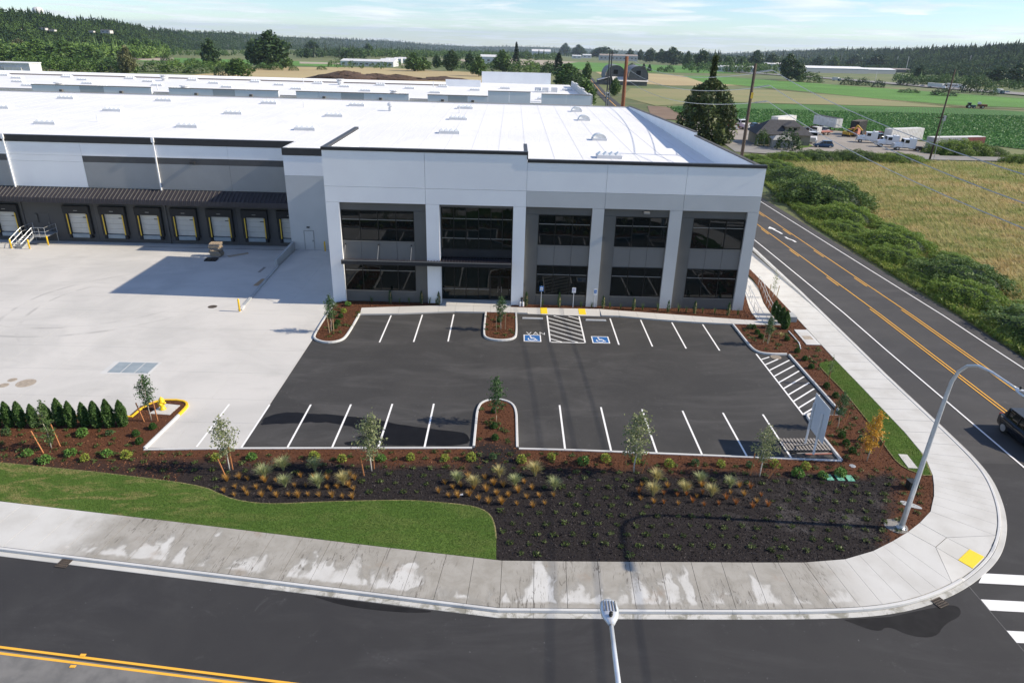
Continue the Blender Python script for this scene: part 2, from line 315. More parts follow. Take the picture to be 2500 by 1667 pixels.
def hill_leaf(name, a, b, c):
    t = NT(name); r = t.n('ShaderNodeNewGeometry').outputs['Random Per Island']; v = t.pos()
    col = t.mix(t.rng(t.noise(v, .009, 5, .6, .5), .40, .60), t.mix(r, a, b), c); t.bsdf(col, .8, 0, .1, None, .12)
hill_leaf('hill_crown', (.018, .042, .016), (.048, .085, .028), (.060, .105, .030)); hill_leaf('hill_fir', (.010, .026, .014), (.026, .050, .022), (.024, .046, .018))
# far buildings, vehicles
M('metal_white', (.60, .61, .62), (.52, .53, .54), .3, rough=.6); M('metal_gray', (.36, .38, .39), rough=.6); M('shingle', (.055, .056, .062), (.038, .039, .044), 1.2, rough=.9, fine=(14, .5, (.075, .075, .08)))
M('siding_tan', (.25, .225, .17), (.20, .18, .135), .6, rough=.8); M('barn_wood', (.10, .098, .095), (.14, .135, .13), .8, rough=.9); M('barn_roof', (.20, .215, .23), (.15, .16, .175), .6, rough=.7)
M('barn_white', (.62, .60, .57), (.52, .50, .47), .5, rough=.85); M('roof_tile_gray', (.27, .24, .22), rough=.9)
M('car_paint', (.006, .008, .013), rough=.12, spec=.6); M('car_blue', (.012, .05, .115), rough=.15, spec=.6); M('truck_white', (.72, .73, .74), rough=.3); M('truck_red', (.30, .022, .022), rough=.3)
M('excavator_yellow', (.55, .33, .03), (.42, .24, .03), 2, rough=.6); M('container_white', (.66, .66, .64), (.56, .55, .52), .9, rough=.6); M('container_red', (.19, .045, .042), (.14, .035, .033), 1, rough=.7); M('container_gray', (.30, .31, .31), (.38, .38, .37), .9, rough=.7)
M('tyre', (.012, .012, .012), rough=.85); M('rim', (.55, .56, .57), rough=.3, metal=.7); M('chassis', (.02, .02, .021), rough=.7); M('lamp_red', (.35, .01, .01), rough=.25); M('lamp_clear', (.6, .6, .58), rough=.15); M('tractor_blue', (.02, .06, .085), rough=.4); M('salmon', (.42, .17, .12), rough=.5)

# ---------------------------------------------------------------- helpers
def mesh_from(name, verts, faces, smooth=False):
    me = bpy.data.meshes.new(name); me.from_pydata([tuple(v) for v in verts], [], faces); me.update()
    if smooth: me.shade_smooth()
    return me
def link(name, me, mat, parent=None):
    if mat and not me.materials: me.materials.append(MATS[mat])
    o = bpy.data.objects.new(name, me); COL.objects.link(o)
    if parent is not None: o.parent = parent
    return o
class MB:
    def __init__(s): s.v = []; s.f = []
    def add(s, v, f):
        n = len(s.v); s.v += [tuple(q) for q in v]; s.f += [tuple(i + n for i in q) for q in f]; return s
    def box(s, x0, x1, y0, y1, z0, z1):
        return s.add([(x0,y0,z0),(x1,y0,z0),(x1,y1,z0),(x0,y1,z0),(x0,y0,z1),(x1,y0,z1),(x1,y1,z1),(x0,y1,z1)],
                     [(0,3,2,1),(4,5,6,7),(0,1,5,4),(1,2,6,5),(2,3,7,6),(3,0,4,7)])
    def hexa(s, p): return s.add(p, [(0,3,2,1),(4,5,6,7),(0,1,5,4),(1,2,6,5),(2,3,7,6),(3,0,4,7)])
    def beam(s, a, b, w, h=None):
        a = Vector(a); b = Vector(b); h = h or w; d = (b - a).normalized(); r = d.cross(Vector((0,0,1)))
        if r.length < 1e-4: r = Vector((1,0,0))
        r.normalize(); u = r.cross(d); p = []
        for c in (a, b):
            for i, j in ((-1,-1),(1,-1),(1,1),(-1,1)): p.append(c + r * (i * w / 2) + u * (j * h / 2))
        return s.hexa(p)
    def tube(s, pts, rad, n=8, cap=True):
        pts = [Vector(p) for p in pts]; m = len(pts)
        if isinstance(rad, (int, float)): rad = [rad] * m
        base = len(s.v); prev = None
        for i, p in enumerate(pts):
            d = (pts[min(i+1, m-1)] - pts[max(i-1, 0)]).normalized()
            if prev is None:
                r = d.cross(Vector((0,0,1)))
                if r.length < .05: r = d.cross(Vector((0,1,0)))
            else: r = prev - d * prev.dot(d)
            r.normalize(); prev = r; u = d.cross(r)
            for k in range(n):
                a = 2 * pi * k / n; s.v.append(tuple(p + (r * cos(a) + u * sin(a)) * rad[i]))
        for i in range(m - 1):
            for k in range(n):
                a = base + i*n + k; b = base + i*n + (k+1) % n; s.f.append((a, b, b + n, a + n))
        if cap:
            s.f.append(tuple(base + k for k in range(n))[::-1]); s.f.append(tuple(base + (m-1)*n + k for k in range(n)))
        return s
    def lathe(s, prof, n=16, c=(0,0,0), axis='z'):
        base = len(s.v)
        for r, z in prof:
            for k in range(n):
                a = 2*pi*k/n
                q = (r*cos(a), r*sin(a), z) if axis == 'z' else ((z, r*cos(a), r*sin(a)) if axis == 'x' else (r*cos(a), z, r*sin(a)))
                s.v.append((c[0]+q[0], c[1]+q[1], c[2]+q[2]))
        for i in range(len(prof)-1):
            for k in range(n):
                a = base+i*n+k; b = base+i*n+(k+1) % n; s.f.append((a, b, b+n, a+n))
        s.f.append(tuple(base+k for k in range(n))[::-1]); s.f.append(tuple(base+(len(prof)-1)*n+k for k in range(n)))
        return s
    def prism(s, poly, z0, z1, bottom=False):
        n = len(poly); z = (lambda q, i: q[i] if isinstance(q, (list, tuple)) else q)
        A = sum(poly[i][0]*poly[(i+1) % n][1]-poly[(i+1) % n][0]*poly[i][1] for i in range(n))
        if A < 0: poly = poly[::-1]; z0 = z0[::-1] if isinstance(z0, (list, tuple)) else z0; z1 = z1[::-1] if isinstance(z1, (list, tuple)) else z1
        b = len(s.v)
        s.v += [(p[0], p[1], z(z0, i)) for i, p in enumerate(poly)] + [(p[0], p[1], z(z1, i)) for i, p in enumerate(poly)]
        for tr in tessellate_polygon([[Vector((p[0], p[1], 0)) for p in poly]]):
            a_, b_, c_ = tr; pa, pb, pc = poly[a_], poly[b_], poly[c_]
            if (pb[0]-pa[0])*(pc[1]-pa[1])-(pb[1]-pa[1])*(pc[0]-pa[0]) < 0: tr = (a_, c_, b_)
            s.f.append(tuple(b+n+i for i in tr))
            if bottom: s.f.append(tuple(b+i for i in tr[::-1]))
        for i in range(n):
            j = (i+1) % n; s.f.append((b+i, b+j, b+n+j, b+n+i))
        return s
    def sheet(s, poly, z=0.0):
        b = len(s.v); s.v += [(p[0], p[1], p[2] if len(p) > 2 else z) for p in poly]
        for tr in tessellate_polygon([[Vector((p[0], p[1], 0)) for p in poly]]):
            pa, pb, pc = (poly[i] for i in tr)
            if (pb[0]-pa[0])*(pc[1]-pa[1])-(pb[1]-pa[1])*(pc[0]-pa[0]) < 0: tr = tr[::-1]
            s.f.append(tuple(b+i for i in tr))
        return s
    def mesh(s, name, smooth=False): return mesh_from(name, s.v, s.f, smooth)
    def build(s, name, mat, parent=None, smooth=False): return link(name, s.mesh(name, smooth), mat, parent)
def BX(*a): return MB().box(*a)

def tag(o, label=None, cat=None, group=None, kind=None):
    if label: o['label'] = label
    if cat: o['category'] = cat
    if group: o['group'] = group
    if kind: o['kind'] = kind
    return o
def thing(name, label, cat, loc=(0,0,0), rz=0., group=None):
    o = bpy.data.objects.new(name, None); COL.objects.link(o); o.empty_display_size = .3
    o.location = loc; o.rotation_euler = (0, 0, rz); return tag(o, label, cat, group)
def struct(o): o['kind'] = 'structure'; return o
def struct_empty(name): o = bpy.data.objects.new(name, None); COL.objects.link(o); return struct(o)
def stuff(o, label=None, cat=None): o['kind'] = 'stuff'; return tag(o, label, cat)
def copy_tree(o, parent=None):
    c = o.copy(); COL.objects.link(c); c.parent = parent
    for ch in list(KIDS.get(o.name, [])):
        copy_tree(ch, c)
    return c
KIDS = {}
def kids(o):
    KIDS[o.name] = [c for c in bpy.data.objects if c.parent == o]
    for c in KIDS[o.name]: kids(c)
    return o
def place(o, loc, rz=0., s=1., label=None, group=None, sz=None):
    o.location = loc; o.rotation_euler = (0, 0, rz); o.scale = (s, s, sz or s)
    if label: o['label'] = label
    if group: o['group'] = group
    return o
def cloud(name, V, mat, parent=None, nv=4):
    """V: (N, nv, 3) array of small faces -> one mesh"""
    V = np.asarray(V, dtype=np.float32); N = len(V)
    me = bpy.data.meshes.new(name); me.vertices.add(N*nv); me.loops.add(N*nv); me.polygons.add(N)
    me.vertices.foreach_set('co', V.reshape(-1)); me.loops.foreach_set('vertex_index', np.arange(N*nv, dtype=np.int32))
    me.polygons.foreach_set('loop_start', np.arange(0, N*nv, nv, dtype=np.int32)); me.polygons.foreach_set('loop_total', np.full(N, nv, dtype=np.int32))
    me.update(calc_edges=True); me.validate()
    return link(name, me, mat, parent)
def leaf_quads(P, size, up=.3, aspect=1.6, r=None, nrm=None):
    """random leaf-shaped quads (kite) at points P"""
    r = r or rng; N = len(P); n = r.normal(size=(N,3)) if nrm is None else nrm + .45*r.normal(size=(N,3)); n[:,2] += up
    n /= np.linalg.norm(n, axis=1)[:,None]; a = r.normal(size=(N,3)); a -= n*(a*n).sum(1)[:,None]; a /= np.linalg.norm(a, axis=1)[:,None]; b = np.cross(n, a)
    s = (size*(.6+.8*r.random(N)))[:,None] if np.isscalar(size) else (size*(.6+.8*r.random(N)))[:,None]
    return np.stack([P-a*s*.5*aspect, P-b*s*.42+a*s*.05, P+a*s*.5*aspect, P+b*s*.42+a*s*.05], axis=1)
def blade_tris(P, h, w, lean=.35, r=None, dirs=None):
    r = r or rng; N = len(P); ang = r.random(N)*2*pi; d = np.stack([np.cos(ang), np.sin(ang), np.zeros(N)], 1)
    a2 = r.random(N)*2*pi; l = np.stack([np.cos(a2), np.sin(a2), np.zeros(N)], 1)*(lean*r.random(N))[:,None] if dirs is None else dirs
    hh = (h*(.6+.8*r.random(N)))[:,None]; top = P + np.array([0,0,1.])*hh + l*hh
    return np.stack([P-d*w*.5, P+d*w*.5, top], axis=1)
def in_poly(x, y, poly):
    inside = np.zeros(len(x), bool); n = len(poly)
    for i in range(n):
        x1, y1 = poly[i][:2]; x2, y2 = poly[(i+1) % n][:2]
        if y1 == y2: continue
        c = ((y1 > y) != (y2 > y)) & (x < (x2-x1)*(y-y1)/(y2-y1)+x1); inside ^= c
    return inside
def scatter(poly, n, r=None):
    r = r or rng; xs = [p[0] for p in poly]; ys = [p[1] for p in poly]; X = []; Y = []; c = 0
    while c < n:
        x = r.uniform(min(xs), max(xs), n*2); y = r.uniform(min(ys), max(ys), n*2); m = in_poly(x, y, poly); X.append(x[m]); Y.append(y[m]); c += m.sum()
    return np.concatenate(X)[:n], np.concatenate(Y)[:n]
K = 0.0196
def TZ(x, y):                                # valley floor falls away gently behind the site
    return -K*np.maximum(np.asarray(y, float)-61., 0.)
def tz1(x, y): return float(TZ(x, y))
def offset(pts, d):
    """offset an open polyline to its left by d"""
    out = []; n = len(pts)
    for i in range(n):
        a = Vector(pts[max(i-1,0)][:2]); b = Vector(pts[i][:2]); c = Vector(pts[min(i+1,n-1)][:2])
        d1 = (b-a) if i > 0 else (c-b); d2 = (c-b) if i < n-1 else (b-a); d1.normalize(); d2.normalize()
        n1 = Vector((-d1.y, d1.x)); n2 = Vector((-d2.y, d2.x)); m = (n1+n2)
        if m.length < 1e-3: m = n1
        m.normalize(); k = d/max(.35, m.dot(n1)); out.append((b.x+m.x*k, b.y+m.y*k))
    return out
def densify(pts, step):
    out = [tuple(pts[0][:2])]
    for a, b in zip(pts, pts[1:]):
        L = hypot(b[0]-a[0], b[1]-a[1]); n = max(1, int(round(L/step)))
        for i in range(1, n+1): out.append((a[0]+(b[0]-a[0])*i/n, a[1]+(b[1]-a[1])*i/n))
    return out
def smooth_line(pts, it=2):
    for _ in range(it):
        q = [pts[0]]
        for a, b in zip(pts, pts[1:]): q += [(a[0]*.75+b[0]*.25, a[1]*.75+b[1]*.25), (a[0]*.25+b[0]*.75, a[1]*.25+b[1]*.75)]
        pts = q+[pts[-1]]
    return pts
def kerb(name, pts, w, z0, z1, mat, seg=3.0, gap=.012, name_piece='kerb_stone', yellow=None, zf=None):
    """kerb of separate cast lengths along pts (w to the left of the line)"""
    root = struct_empty(name); L = [0.]; 
    for a, b in zip(pts, pts[1:]): L.append(L[-1]+hypot(b[0]-a[0], b[1]-a[1]))
    off = offset(pts, w); tot = L[-1]; n = max(1, int(round(tot/seg)))
    def at(s, P):
        for i in range(len(L)-1):
            if s <= L[i+1]+1e-9:
                f = (s-L[i])/max(1e-9, L[i+1]-L[i]); return (P[i][0]+(P[i+1][0]-P[i][0])*f, P[i][1]+(P[i+1][1]-P[i][1])*f)
        return P[-1]
    for k in range(n):
        a = tot*k/n+gap/2; b = tot*(k+1)/n-gap/2
        ss = [a]+[l for l in L if a+.02 < l < b-.02]+[b]; m = MB(); c = .02
        prof = []
        for s in ss:
            p = at(s, pts); q = at(s, off); t1 = zf(p) if zf else z1
            ux, uy = (q[0]-p[0])/abs(w), (q[1]-p[1])/abs(w)
            prof.append([(p[0],p[1],z0), (p[0]+ux*.012,p[1]+uy*.012,t1-c), (p[0]+ux*(c+.012),p[1]+uy*(c+.012),t1), (q[0]-ux*c,q[1]-uy*c,t1), (q[0],q[1],t1-c), (q[0],q[1],z0)])
        for i, pr in enumerate(prof):
            m.v += pr
            if i:
                for j in range(5): u = (i-1)*6+j; m.f.append((u, u+1, u+7, u+6)[::-1])
        m.f.append((0,1,2,3,4,5)); e = (len(prof)-1)*6; m.f.append((e+5,e+4,e+3,e+2,e+1,e))
        mid = at((a+b)/2, pts); m.build(name_piece, yellow[1] if yellow and yellow[0](mid) else mat, root)
    return root
def stripe(pts, w, z, mat, name, parent):
    o1 = offset(pts, w/2); o2 = offset(pts, -w/2); m = MB(); n = len(pts)
    m.v = [(p[0],p[1],z+(tz1(*p[:2]))) for p in o2]+[(p[0],p[1],z+tz1(*p[:2])) for p in o1]
    m.f = [(i,i+1,n+i+1,n+i) for i in range(n-1)]
    return m.build(name, mat, parent)

# ================================================================ THE SETTING
# valley floor: one sheet reaching the horizon
xs = np.concatenate([-np.geomspace(60, 14000, 26)[::-1], np.linspace(-50, 50, 7), np.geomspace(60, 14000, 26)])
ys = np.concatenate([[-400, -100, 0, 40], np.linspace(61, 400, 14), np.geomspace(450, 16000, 26)])
m = MB(); nx = len(xs)
for y in ys:
    for x in xs: m.v.append((x, y, tz1(x, y)-.12-(.9 if (-75 < x < 22 and 55 < y < 140) else 0)-(1.2 if (-75 < x < 22 and 60 < y < 140) else 0)))
for j in range(len(ys)-1):
    for i in range(nx-1): a = j*nx+i; m.f.append((a, a+1, a+nx+1, a+nx))
struct(m.build('ground', 'valley_floor'))

# streets
road = struct_empty('road')
GUT = [(-70, 32.4), (-40, 28.35), (-23.79, 26.12), (-11.67, 24.50), (-0.1, 22.92), (6, 23.0), (12, 23.13), (15.2, 23.28), (17.4, 23.55), (19.4, 24.1), (21.6, 25.1), (23.6, 26.4), (25.2, 27.75), (26.6, 29.5), (27.5, 31), (28.2, 32.5), (28.8, 34.1), (29.15, 35.8), (29.3, 38), (29.4, 48), (29.6, 54), (30.0, 67), (30.2, 83), (30.6, 110), (31.2, 140)]
GUT = GUT[:5]+smooth_line(GUT[5:20], 2)+GUT[20:]
m = MB(); m.sheet([(-130, -14), (42.5, -14), (42.5, 61), (29.2, 61), (27, 45), (20, 32), (-130, 45)], 0.0); m.build('street_surface', 'road_asphalt', road)
RP = [(61, 29.0, 42.45), (75, 29.0, 42.45), (115, 29.4, 42.8), (150, 31.5, 43.2), (200, 36.0, 44.0), (260, 39.6, 46.2), (325, 43.3, 49.4), (435, 49.6, 55.6), (600, 61.5, 67.5), (760, 73.5, 79.5), (1000, 92, 98)]
m = MB()
for y, a, b in RP: m.v += [(a, y, tz1(0, y)+(.0 if y < 62 else .02)), (b, y, tz1(0, y)+(.0 if y < 62 else .02))]
m.f = [(2*i, 2*i+1, 2*i+3, 2*i+2) for i in range(len(RP)-1)]; m.build('side_road_surface', 'side_road_asphalt', road)
m = MB(); m.sheet([(28.5, 36), (42.45, 36), (42.45, 61.5), (28.5, 61.5)], .004); m.build('side_road_near_surface', 'side_road_asphalt', road)
# older pale lane beyond the double yellow line
yl = [(-60, 25.4), (-40, 23.2), (-20.3, 20.86), (-8.1, 19.41), (4, 17.95), (20, 16.4)]
m = MB(); m.sheet(offset(yl, -.16)+[(20, -14), (-60, -14)], .004); m.build('old_lane_surface', 'old_asphalt', road)
stripe(offset(yl, .0), .11, .009, 'yellow_paint', 'centre_line', road); stripe(offset(yl, -.28), .11, .009, 'yellow_paint', 'centre_line', road)
for px, py in ((-16.74, 20.53), (-16.83, 19.98)):
    if px:
        m = MB().box(px-.11, px+.11, py-.06, py+.06, .01, .03); m.build('lane_marker', 'yellow_paint', road)
# side road markings
def line_on(pts, w, mat, name, z=.03):
    q = []
    for a, b in zip(pts, pts[1:]):
        q.append(a)
        if a[1] < 61 < b[1]: f = (61-a[1])/(b[1]-a[1]); q.append((a[0]+(b[0]-a[0])*f, 61.0))
    return stripe(densify(q+[pts[-1]], 12), w, z, mat, name, road)
line_on([(31.58, 30), (31.62, 53), (32.0, 80), (32.3, 115), (34.0, 150)], .13, 'road_white', 'edge_line')
line_on([(41.12, 30), (41.1, 54), (41.2, 76), (41.45, 114), (42.3, 150)], .13, 'road_white', 'edge_line')
for x0 in (34.98, 38.0):
    b = x0+.15
    line_on([(b, 26), (b, 62), (b+.28, 97), (b+.6, 120), (b+1.6, 150)], .10, 'yellow_paint', 'turn_lane_line')
    line_on([(x0-.15, 26), (x0-.15, 62.5)], .10, 'yellow_paint', 'turn_lane_line')
    s = -1 if x0 < 36 else 1
    for y0 in (69.6, 80.9, 91.9, 102.9, 114): 
        dx_ = .28*max(0, (y0-62)/35); line_on([(x0-.16+dx_, y0), (x0-.16+dx_+.02, y0+3.05)], .10, 'yellow_paint', 'turn_lane_dash')
for y0 in (105, 150, 200, 260, 325, 400):
    pass
line_on([(34.5, 150), (40.2, 200), (43.0, 260), (46.4, 325), (52.7, 435), (64.5, 600), (76.5, 760)], .3, 'yellow_paint', 'centre_line', .05)
for (ax, ay), (bx, by), sgn in (((36.75, 95.4), (37.0, 92.2), 1), ((36.85, 90.6), (37.25, 87.9), -1)):       # the two turn arrows
    mid = ((ax+bx)/2, (ay+by)/2)
    stripe([(ax, ay), (ax+.02, ay-.9), mid, (bx-.02, by+.9), (bx, by)], .28, .032, 'road_white', 'turn_arrow', road)
    tip = (ax, ay) if sgn > 0 else (bx, by); d = 1 if sgn > 0 else -1
    m = MB().sheet([(tip[0]-.62, tip[1]-d*.15, .034+tz1(0, ay)), (tip[0]+.4, tip[1]-d*.55, .034+tz1(0, ay)), (tip[0]-.05, tip[1]+d*.95, .034+tz1(0, ay))]); m.build('turn_arrow_head', 'road_white', road)
# zebra crossing at the corner
for y1, y0, xa, xb in ((26.35, 25.68, 23.35, 22.7), (24.62, 23.95, 22.15, 22.15), (22.78, 22.12, 22.15, 22.15), (20.95, 20.3, 22.15, 22.15)):
    m = MB().sheet([(xa, y1), (xb, y0), (42.2, y0-.9), (42.2, y1-.9)][::-1], .009); m.build('crossing_bar', 'road_white', road)
stripe([(22.1, 25.5), (22.17, 21.5), (22.2, 17)], .012, .006, 'joint_filler', 'layout_line', road)
# gutter pan and street kerb
gut2 = offset(GUT, .30)
LOW = lambda p: .15 if not (22.1 < p[0] < 24.9 and 25 < p[1] < 28.6) else .035
kerb('gutter', GUT, .30, -.08, .018, 'gutter_concrete', 3.0, name_piece='gutter_slab')
GD = []
for a, b in zip(densify(gut2, .6), densify(gut2, .6)[1:]): GD.append(a)
kerb('street_kerb', GD+[gut2[-1]], .16, -.08, .15, 'kerb_concrete', 3.0, zf=LOW)

# street sidewalk, slab by slab: (inner edge point, kerb-side point) of each cross joint
SJ = [((-35.6, 31.4), (-35.95, 28.55)), ((-32.6, 31.0), (-33.0, 28.15)), ((-29.6, 30.58), (-29.98, 27.72)), ((-26.6, 30.16), (-27.0, 27.3)), ((-23.6, 29.74), (-23.99, 26.86)), ((-20.55, 29.32), (-20.95, 26.45)),
      ((-17.3, 28.87), (-17.62, 25.98)), ((-14.3, 28.44), (-14.6, 25.54)), ((-11.35, 28.01), (-11.66, 25.12)), ((-8.44, 27.58), (-8.75, 24.68)), ((-5.54, 27.17), (-5.87, 24.25)), ((-2.65, 26.78), (-2.97, 23.84)),
      ((0.05, 26.42), (-.02, 23.44)), ((3.12, 26.46), (3.0, 23.47)), ((6.18, 26.52), (6.05, 23.53)), ((9.2, 26.59), (9.05, 23.60)), ((12.16, 26.65), (12.0, 23.66)), ((14.76, 26.73), (15.1, 23.8)), ((16.88, 27.02), (17.3, 24.02)), ((18.56, 27.66), (19.4, 24.66)), ((19.95, 28.45), (21.3, 25.53))]
SJ2 = [((23.28, 30.98), (25.62, 29.06)), ((24.26, 32.41), (26.85, 30.9)), ((24.84, 33.46), (27.42, 32.1)), ((25.3, 34.41), (27.98, 33.5)), ((25.75, 35.83), (28.42, 35.05)), ((25.98, 36.85), (28.66, 36.4)), ((26.18, 39.4), (28.86, 39.3)), ((26.22, 42.4), (28.88, 42.4)), ((26.28, 45.5), (28.91, 45.5)), ((26.3, 48.5), (28.94, 48.55))]
for i in range(28):
    y = 51.6+i*3.05; SJ2.append(((26.32+min(.5, (y-51)*.03), y), (28.97+min(.6, (y-51)*.024)+max(0, y-80)*.012, y)))
KB = offset(GUT, .468)
def to_kerb(a, b):
    # push the outer end of a joint out to the back of the kerb
    best = None; d = Vector(b)-Vector(a)
    for p, q in zip(KB, KB[1:]):
        e = Vector(q)-Vector(p); den = d.x*e.y-d.y*e.x
        if abs(den) < 1e-6: continue
        w = Vector(p)-Vector(a); t_ = (w.x*e.y-w.y*e.x)/den; u_ = (w.x*d.y-w.y*d.x)/den
        if -.001 <= u_ <= 1.001 and .5 < t_ < 1.6 and (best is None or t_ < best): best = t_
    return (a[0]+d.x*best, a[1]+d.y*best) if best else b
SJ = [(a, to_kerb(a, b)) for a, b in SJ]; SJ2 = [(a, to_kerb(a, b)) for a, b in SJ2]
walk = struct_empty('sidewalk')
def slab(poly, uvs, z1=.13, name='sidewalk_slab', mat='wet_sidewalk', gap=.022, parent=None, z0=-.05):
    cx = sum(p[0] for p in poly)/len(poly); cy = sum(p[1] for p in poly)/len(poly); q = []
    for x, y in poly:
        L = hypot(x-cx, y-cy); k = 1-gap/L; q.append((cx+(x-cx)*k, cy+(y-cy)*k))
    m = MB(); zz = [a+tz1(*b) for a, b in zip(z1, q)] if isinstance(z1, (list, tuple)) else [z1+tz1(*b) for b in q]
    m.prism(q, [z-.18 for z in zz], zz); o = m.build(name, mat, parent if parent is not None else walk)
    if uvs:
        me = o.data; uv = me.uv_layers.new(name='UVMap')
        for l in me.loops:
            co = me.vertices[l.vertex_index].co; uv.data[l.index].uv = min(zip(q, uvs), key=lambda e: (e[0][0]-co.x)**2+(e[0][1]-co.y)**2)[1]
    return o
def strip_slabs(J, u0):
    u = u0
    for (a, b), (c, d) in zip(J, J[1:]):
        L = hypot(c[0]-a[0], c[1]-a[1]); mi = ((a[0]+c[0])/2, (a[1]+c[1])/2); mo = to_kerb(mi, ((b[0]+d[0])/2, (b[1]+d[1])/2)); uL = L/3.0
        slab([a, mi, mo, b], [(u, 0), (u+uL/2, 0), (u+uL/2, 1), (u, 1)]); slab([mi, c, d, mo], [(u+uL/2, 0), (u+uL, 0), (u+uL, 1), (u+uL/2, 1)]); u += uL
    return u
u = strip_slabs(SJ, 0.); strip_slabs(SJ2, 40.)
P1, P2, Q0, Q1 = (21.94, 28.05), (22.92, 28.8), SJ[-1][1], SJ2[0][1]
R1, R2 = to_kerb(P1, (23.0, 26.62)), to_kerb(P2, (24.08, 27.5)); I1, I2 = (21.12, 29.2), (22.15, 29.97)
slab([(19.95, 28.45), I1, P1, Q0], [(30, 0), (30.3, 0), (30.3, .5), (30, 1)]); slab([I1, I2, P2, P1], [(31, 0), (31.3, 0), (31.3, .5), (31, .5)]); slab([I2, (23.28, 30.98), Q1, P2], [(32, 0), (32.4, 0), (32.4, 1), (32, .5)])
hm = lambda o_, a, b: to_kerb(o_, ((a[0]+b[0])/2, (a[1]+b[1])/2)); M0, M1, M2 = hm(((P1[0]+P2[0])/2, (P1[1]+P2[1])/2), R1, R2), hm(P1, R1, Q0), hm(P2, R2, Q1)
slab([P1, P2, R2, M0, R1], [(33, 0), (33.3, 0), (33.3, 1), (33.2, 1), (33, 1)], [.13, .13, .03, .03, .03]); slab([P1, R1, M1, Q0], [(34, 0), (34.3, 1), (34.2, 1), (34, 1)], [.13, .03, .08, .13]); slab([P2, Q1, M2, R2], [(35, 0), (35.3, 1), (35.2, 1), (35, 1)], [.13, .13, .08, .03])
lp = lambda a, b, f: (a[0]+(b[0]-a[0])*f, a[1]+(b[1]-a[1])*f)
tp = [lp(P1, R1, .60), lp(P2, R2, .60), lp(P2, R2, .97), lp(P1, R1, .97)]; tzv = [.075, .075, .04, .04]
m = MB().prism(tp, [z-.01 for z in tzv], [z+.012 for z in tzv]); o = struct(m.build('tactile_pad', 'tactile_yellow'))
def domes(poly, zs, nu, nv, parent, name='tactile_domes'):
    m = MB()
    for i in range(nu):
        for j in range(nv):
            a = (i+.5)/nu; b = (j+.5)/nv
            f = lambda k: (poly[0][k]*(1-a)+poly[1][k]*a)*(1-b)+(poly[3][k]*(1-a)+poly[2][k]*a)*b
            z = (zs[0]*(1-b)+zs[3]*b); x, y = f(0), f(1); r = .022
            m.add([(x-r, y-r, z), (x+r, y-r, z), (x+r, y+r, z), (x-r, y+r, z), (x, y, z+.014)], [(0,1,4), (1,2,4), (2,3,4), (3,0,4)])
    o = m.build(name, 'tactile_yellow', parent); o['kind'] = 'stuff'
domes(tp, [z+.012 for z in tzv], 18, 9, o)

# ---------------------------------------------------------------- parking lot and truck yard
lot = struct(MB().sheet([(-15.84, 35.6), (23.4, 35.6), (23.4, 60.5), (-15.84, 60.5)], .010).build('parking_lot', 'lot_asphalt'))
DOCK = lambda x, y: -max(0., min(1., (y-61)/21.)) if x < -24.4 else 0.
yard = struct_empty('truck_yard')
bs = MB(); bs.sheet([(-15.84, 35.6), (-15.84, 61), (-66, 61), (-66, 35.6)][::-1], -.02); bs.sheet([(-24.3, 61, -.02), (-24.3, 82, -1.02), (-66, 82, -1.02), (-66, 61, -.02)]); bs.sheet([(-16, 61, -.02), (-16, 78, -.02), (-24.3, 78, -.02), (-24.3, 61, -.02)]); bs.build('joint_bed', 'joint_filler', yard)
xg = [-15.86, -20.05, -24.4]+[-24.4-4.23*i for i in range(1, 11)]; yg = [35.7, 38.8, 41.9, 45.9, 49.9, 53.9, 57.5, 61, 65.2, 69.4, 73.6, 77.8, 82]
for i in range(len(xg)-1):
    for j in range(len(yg)-1):
        x0, x1, y0, y1 = xg[i+1], xg[i], yg[j], yg[j+1]
        if x1 > -24.3 and y1 > 78: continue
        if x1 < -24.3 and y0 < 38.7 and i > 1: continue
        if i == 1 and y0 < 38: y0 = 35.7
        g_ = .005; zz = [.012+DOCK((x0+x1)/2, y) for y in (y0, y0, y1, y1)]
        q = [(x0+g_, y0+g_), (x1-g_, y0+g_), (x1-g_, y1-g_), (x0+g_, y1-g_)]
        MB().prism(q, [z-.03 for z in zz], zz).build('yard_slab', 'yard_concrete', yard)
# drain channel in front of the docks
o = MB().box(-66, -26.2, 80.1, 80.22, -.905, -.893); o.build('trench_drain', 'joint_dark', yard)

# painted stalls
Zp = .016
for x, y0, y1 in [(-10.33, 51.95, 57.9), (-7.58, 52.2, 58.2), (-4.78, 52.45, 58.5), (9.33, 52.6, 58.4), (12.07, 52.4, 58.2), (14.8, 52.15, 57.8), (17.49, 51.9, 57.5),
                  (-13.12, 36.1, 41.4), (-10.44, 36.2, 41.55), (-7.66, 36.3, 41.75), (-4.85, 36.45, 41.9), (3.78, 36.6, 42.1), (6.61, 36.5, 41.95), (9.41, 36.4, 41.8), (12.17, 36.3, 41.7), (14.9, 36.2, 41.55), (17.6, 36.15, 41.45), (-15.86, 35.9, 41.26), (-18.55, 35.9, 41.2)]:
    MB().sheet([(x-.06, y0), (x+.06, y0), (x+.06, y1), (x-.06, y1)], Zp if x > -15.5 else .02).build('stall_line', 'white_paint', lot)
def hatch(poly_lines, z=Zp):
    for a, b, w in poly_lines: stripe([a, b], w, z, 'white_paint', 'hatch_line', lot)
hatch([((3.66, 52.75), (3.66, 58.75), .12), ((6.56, 52.75), (6.56, 58.75), .12), ((3.6, 52.8), (6.62, 52.8), .12)])
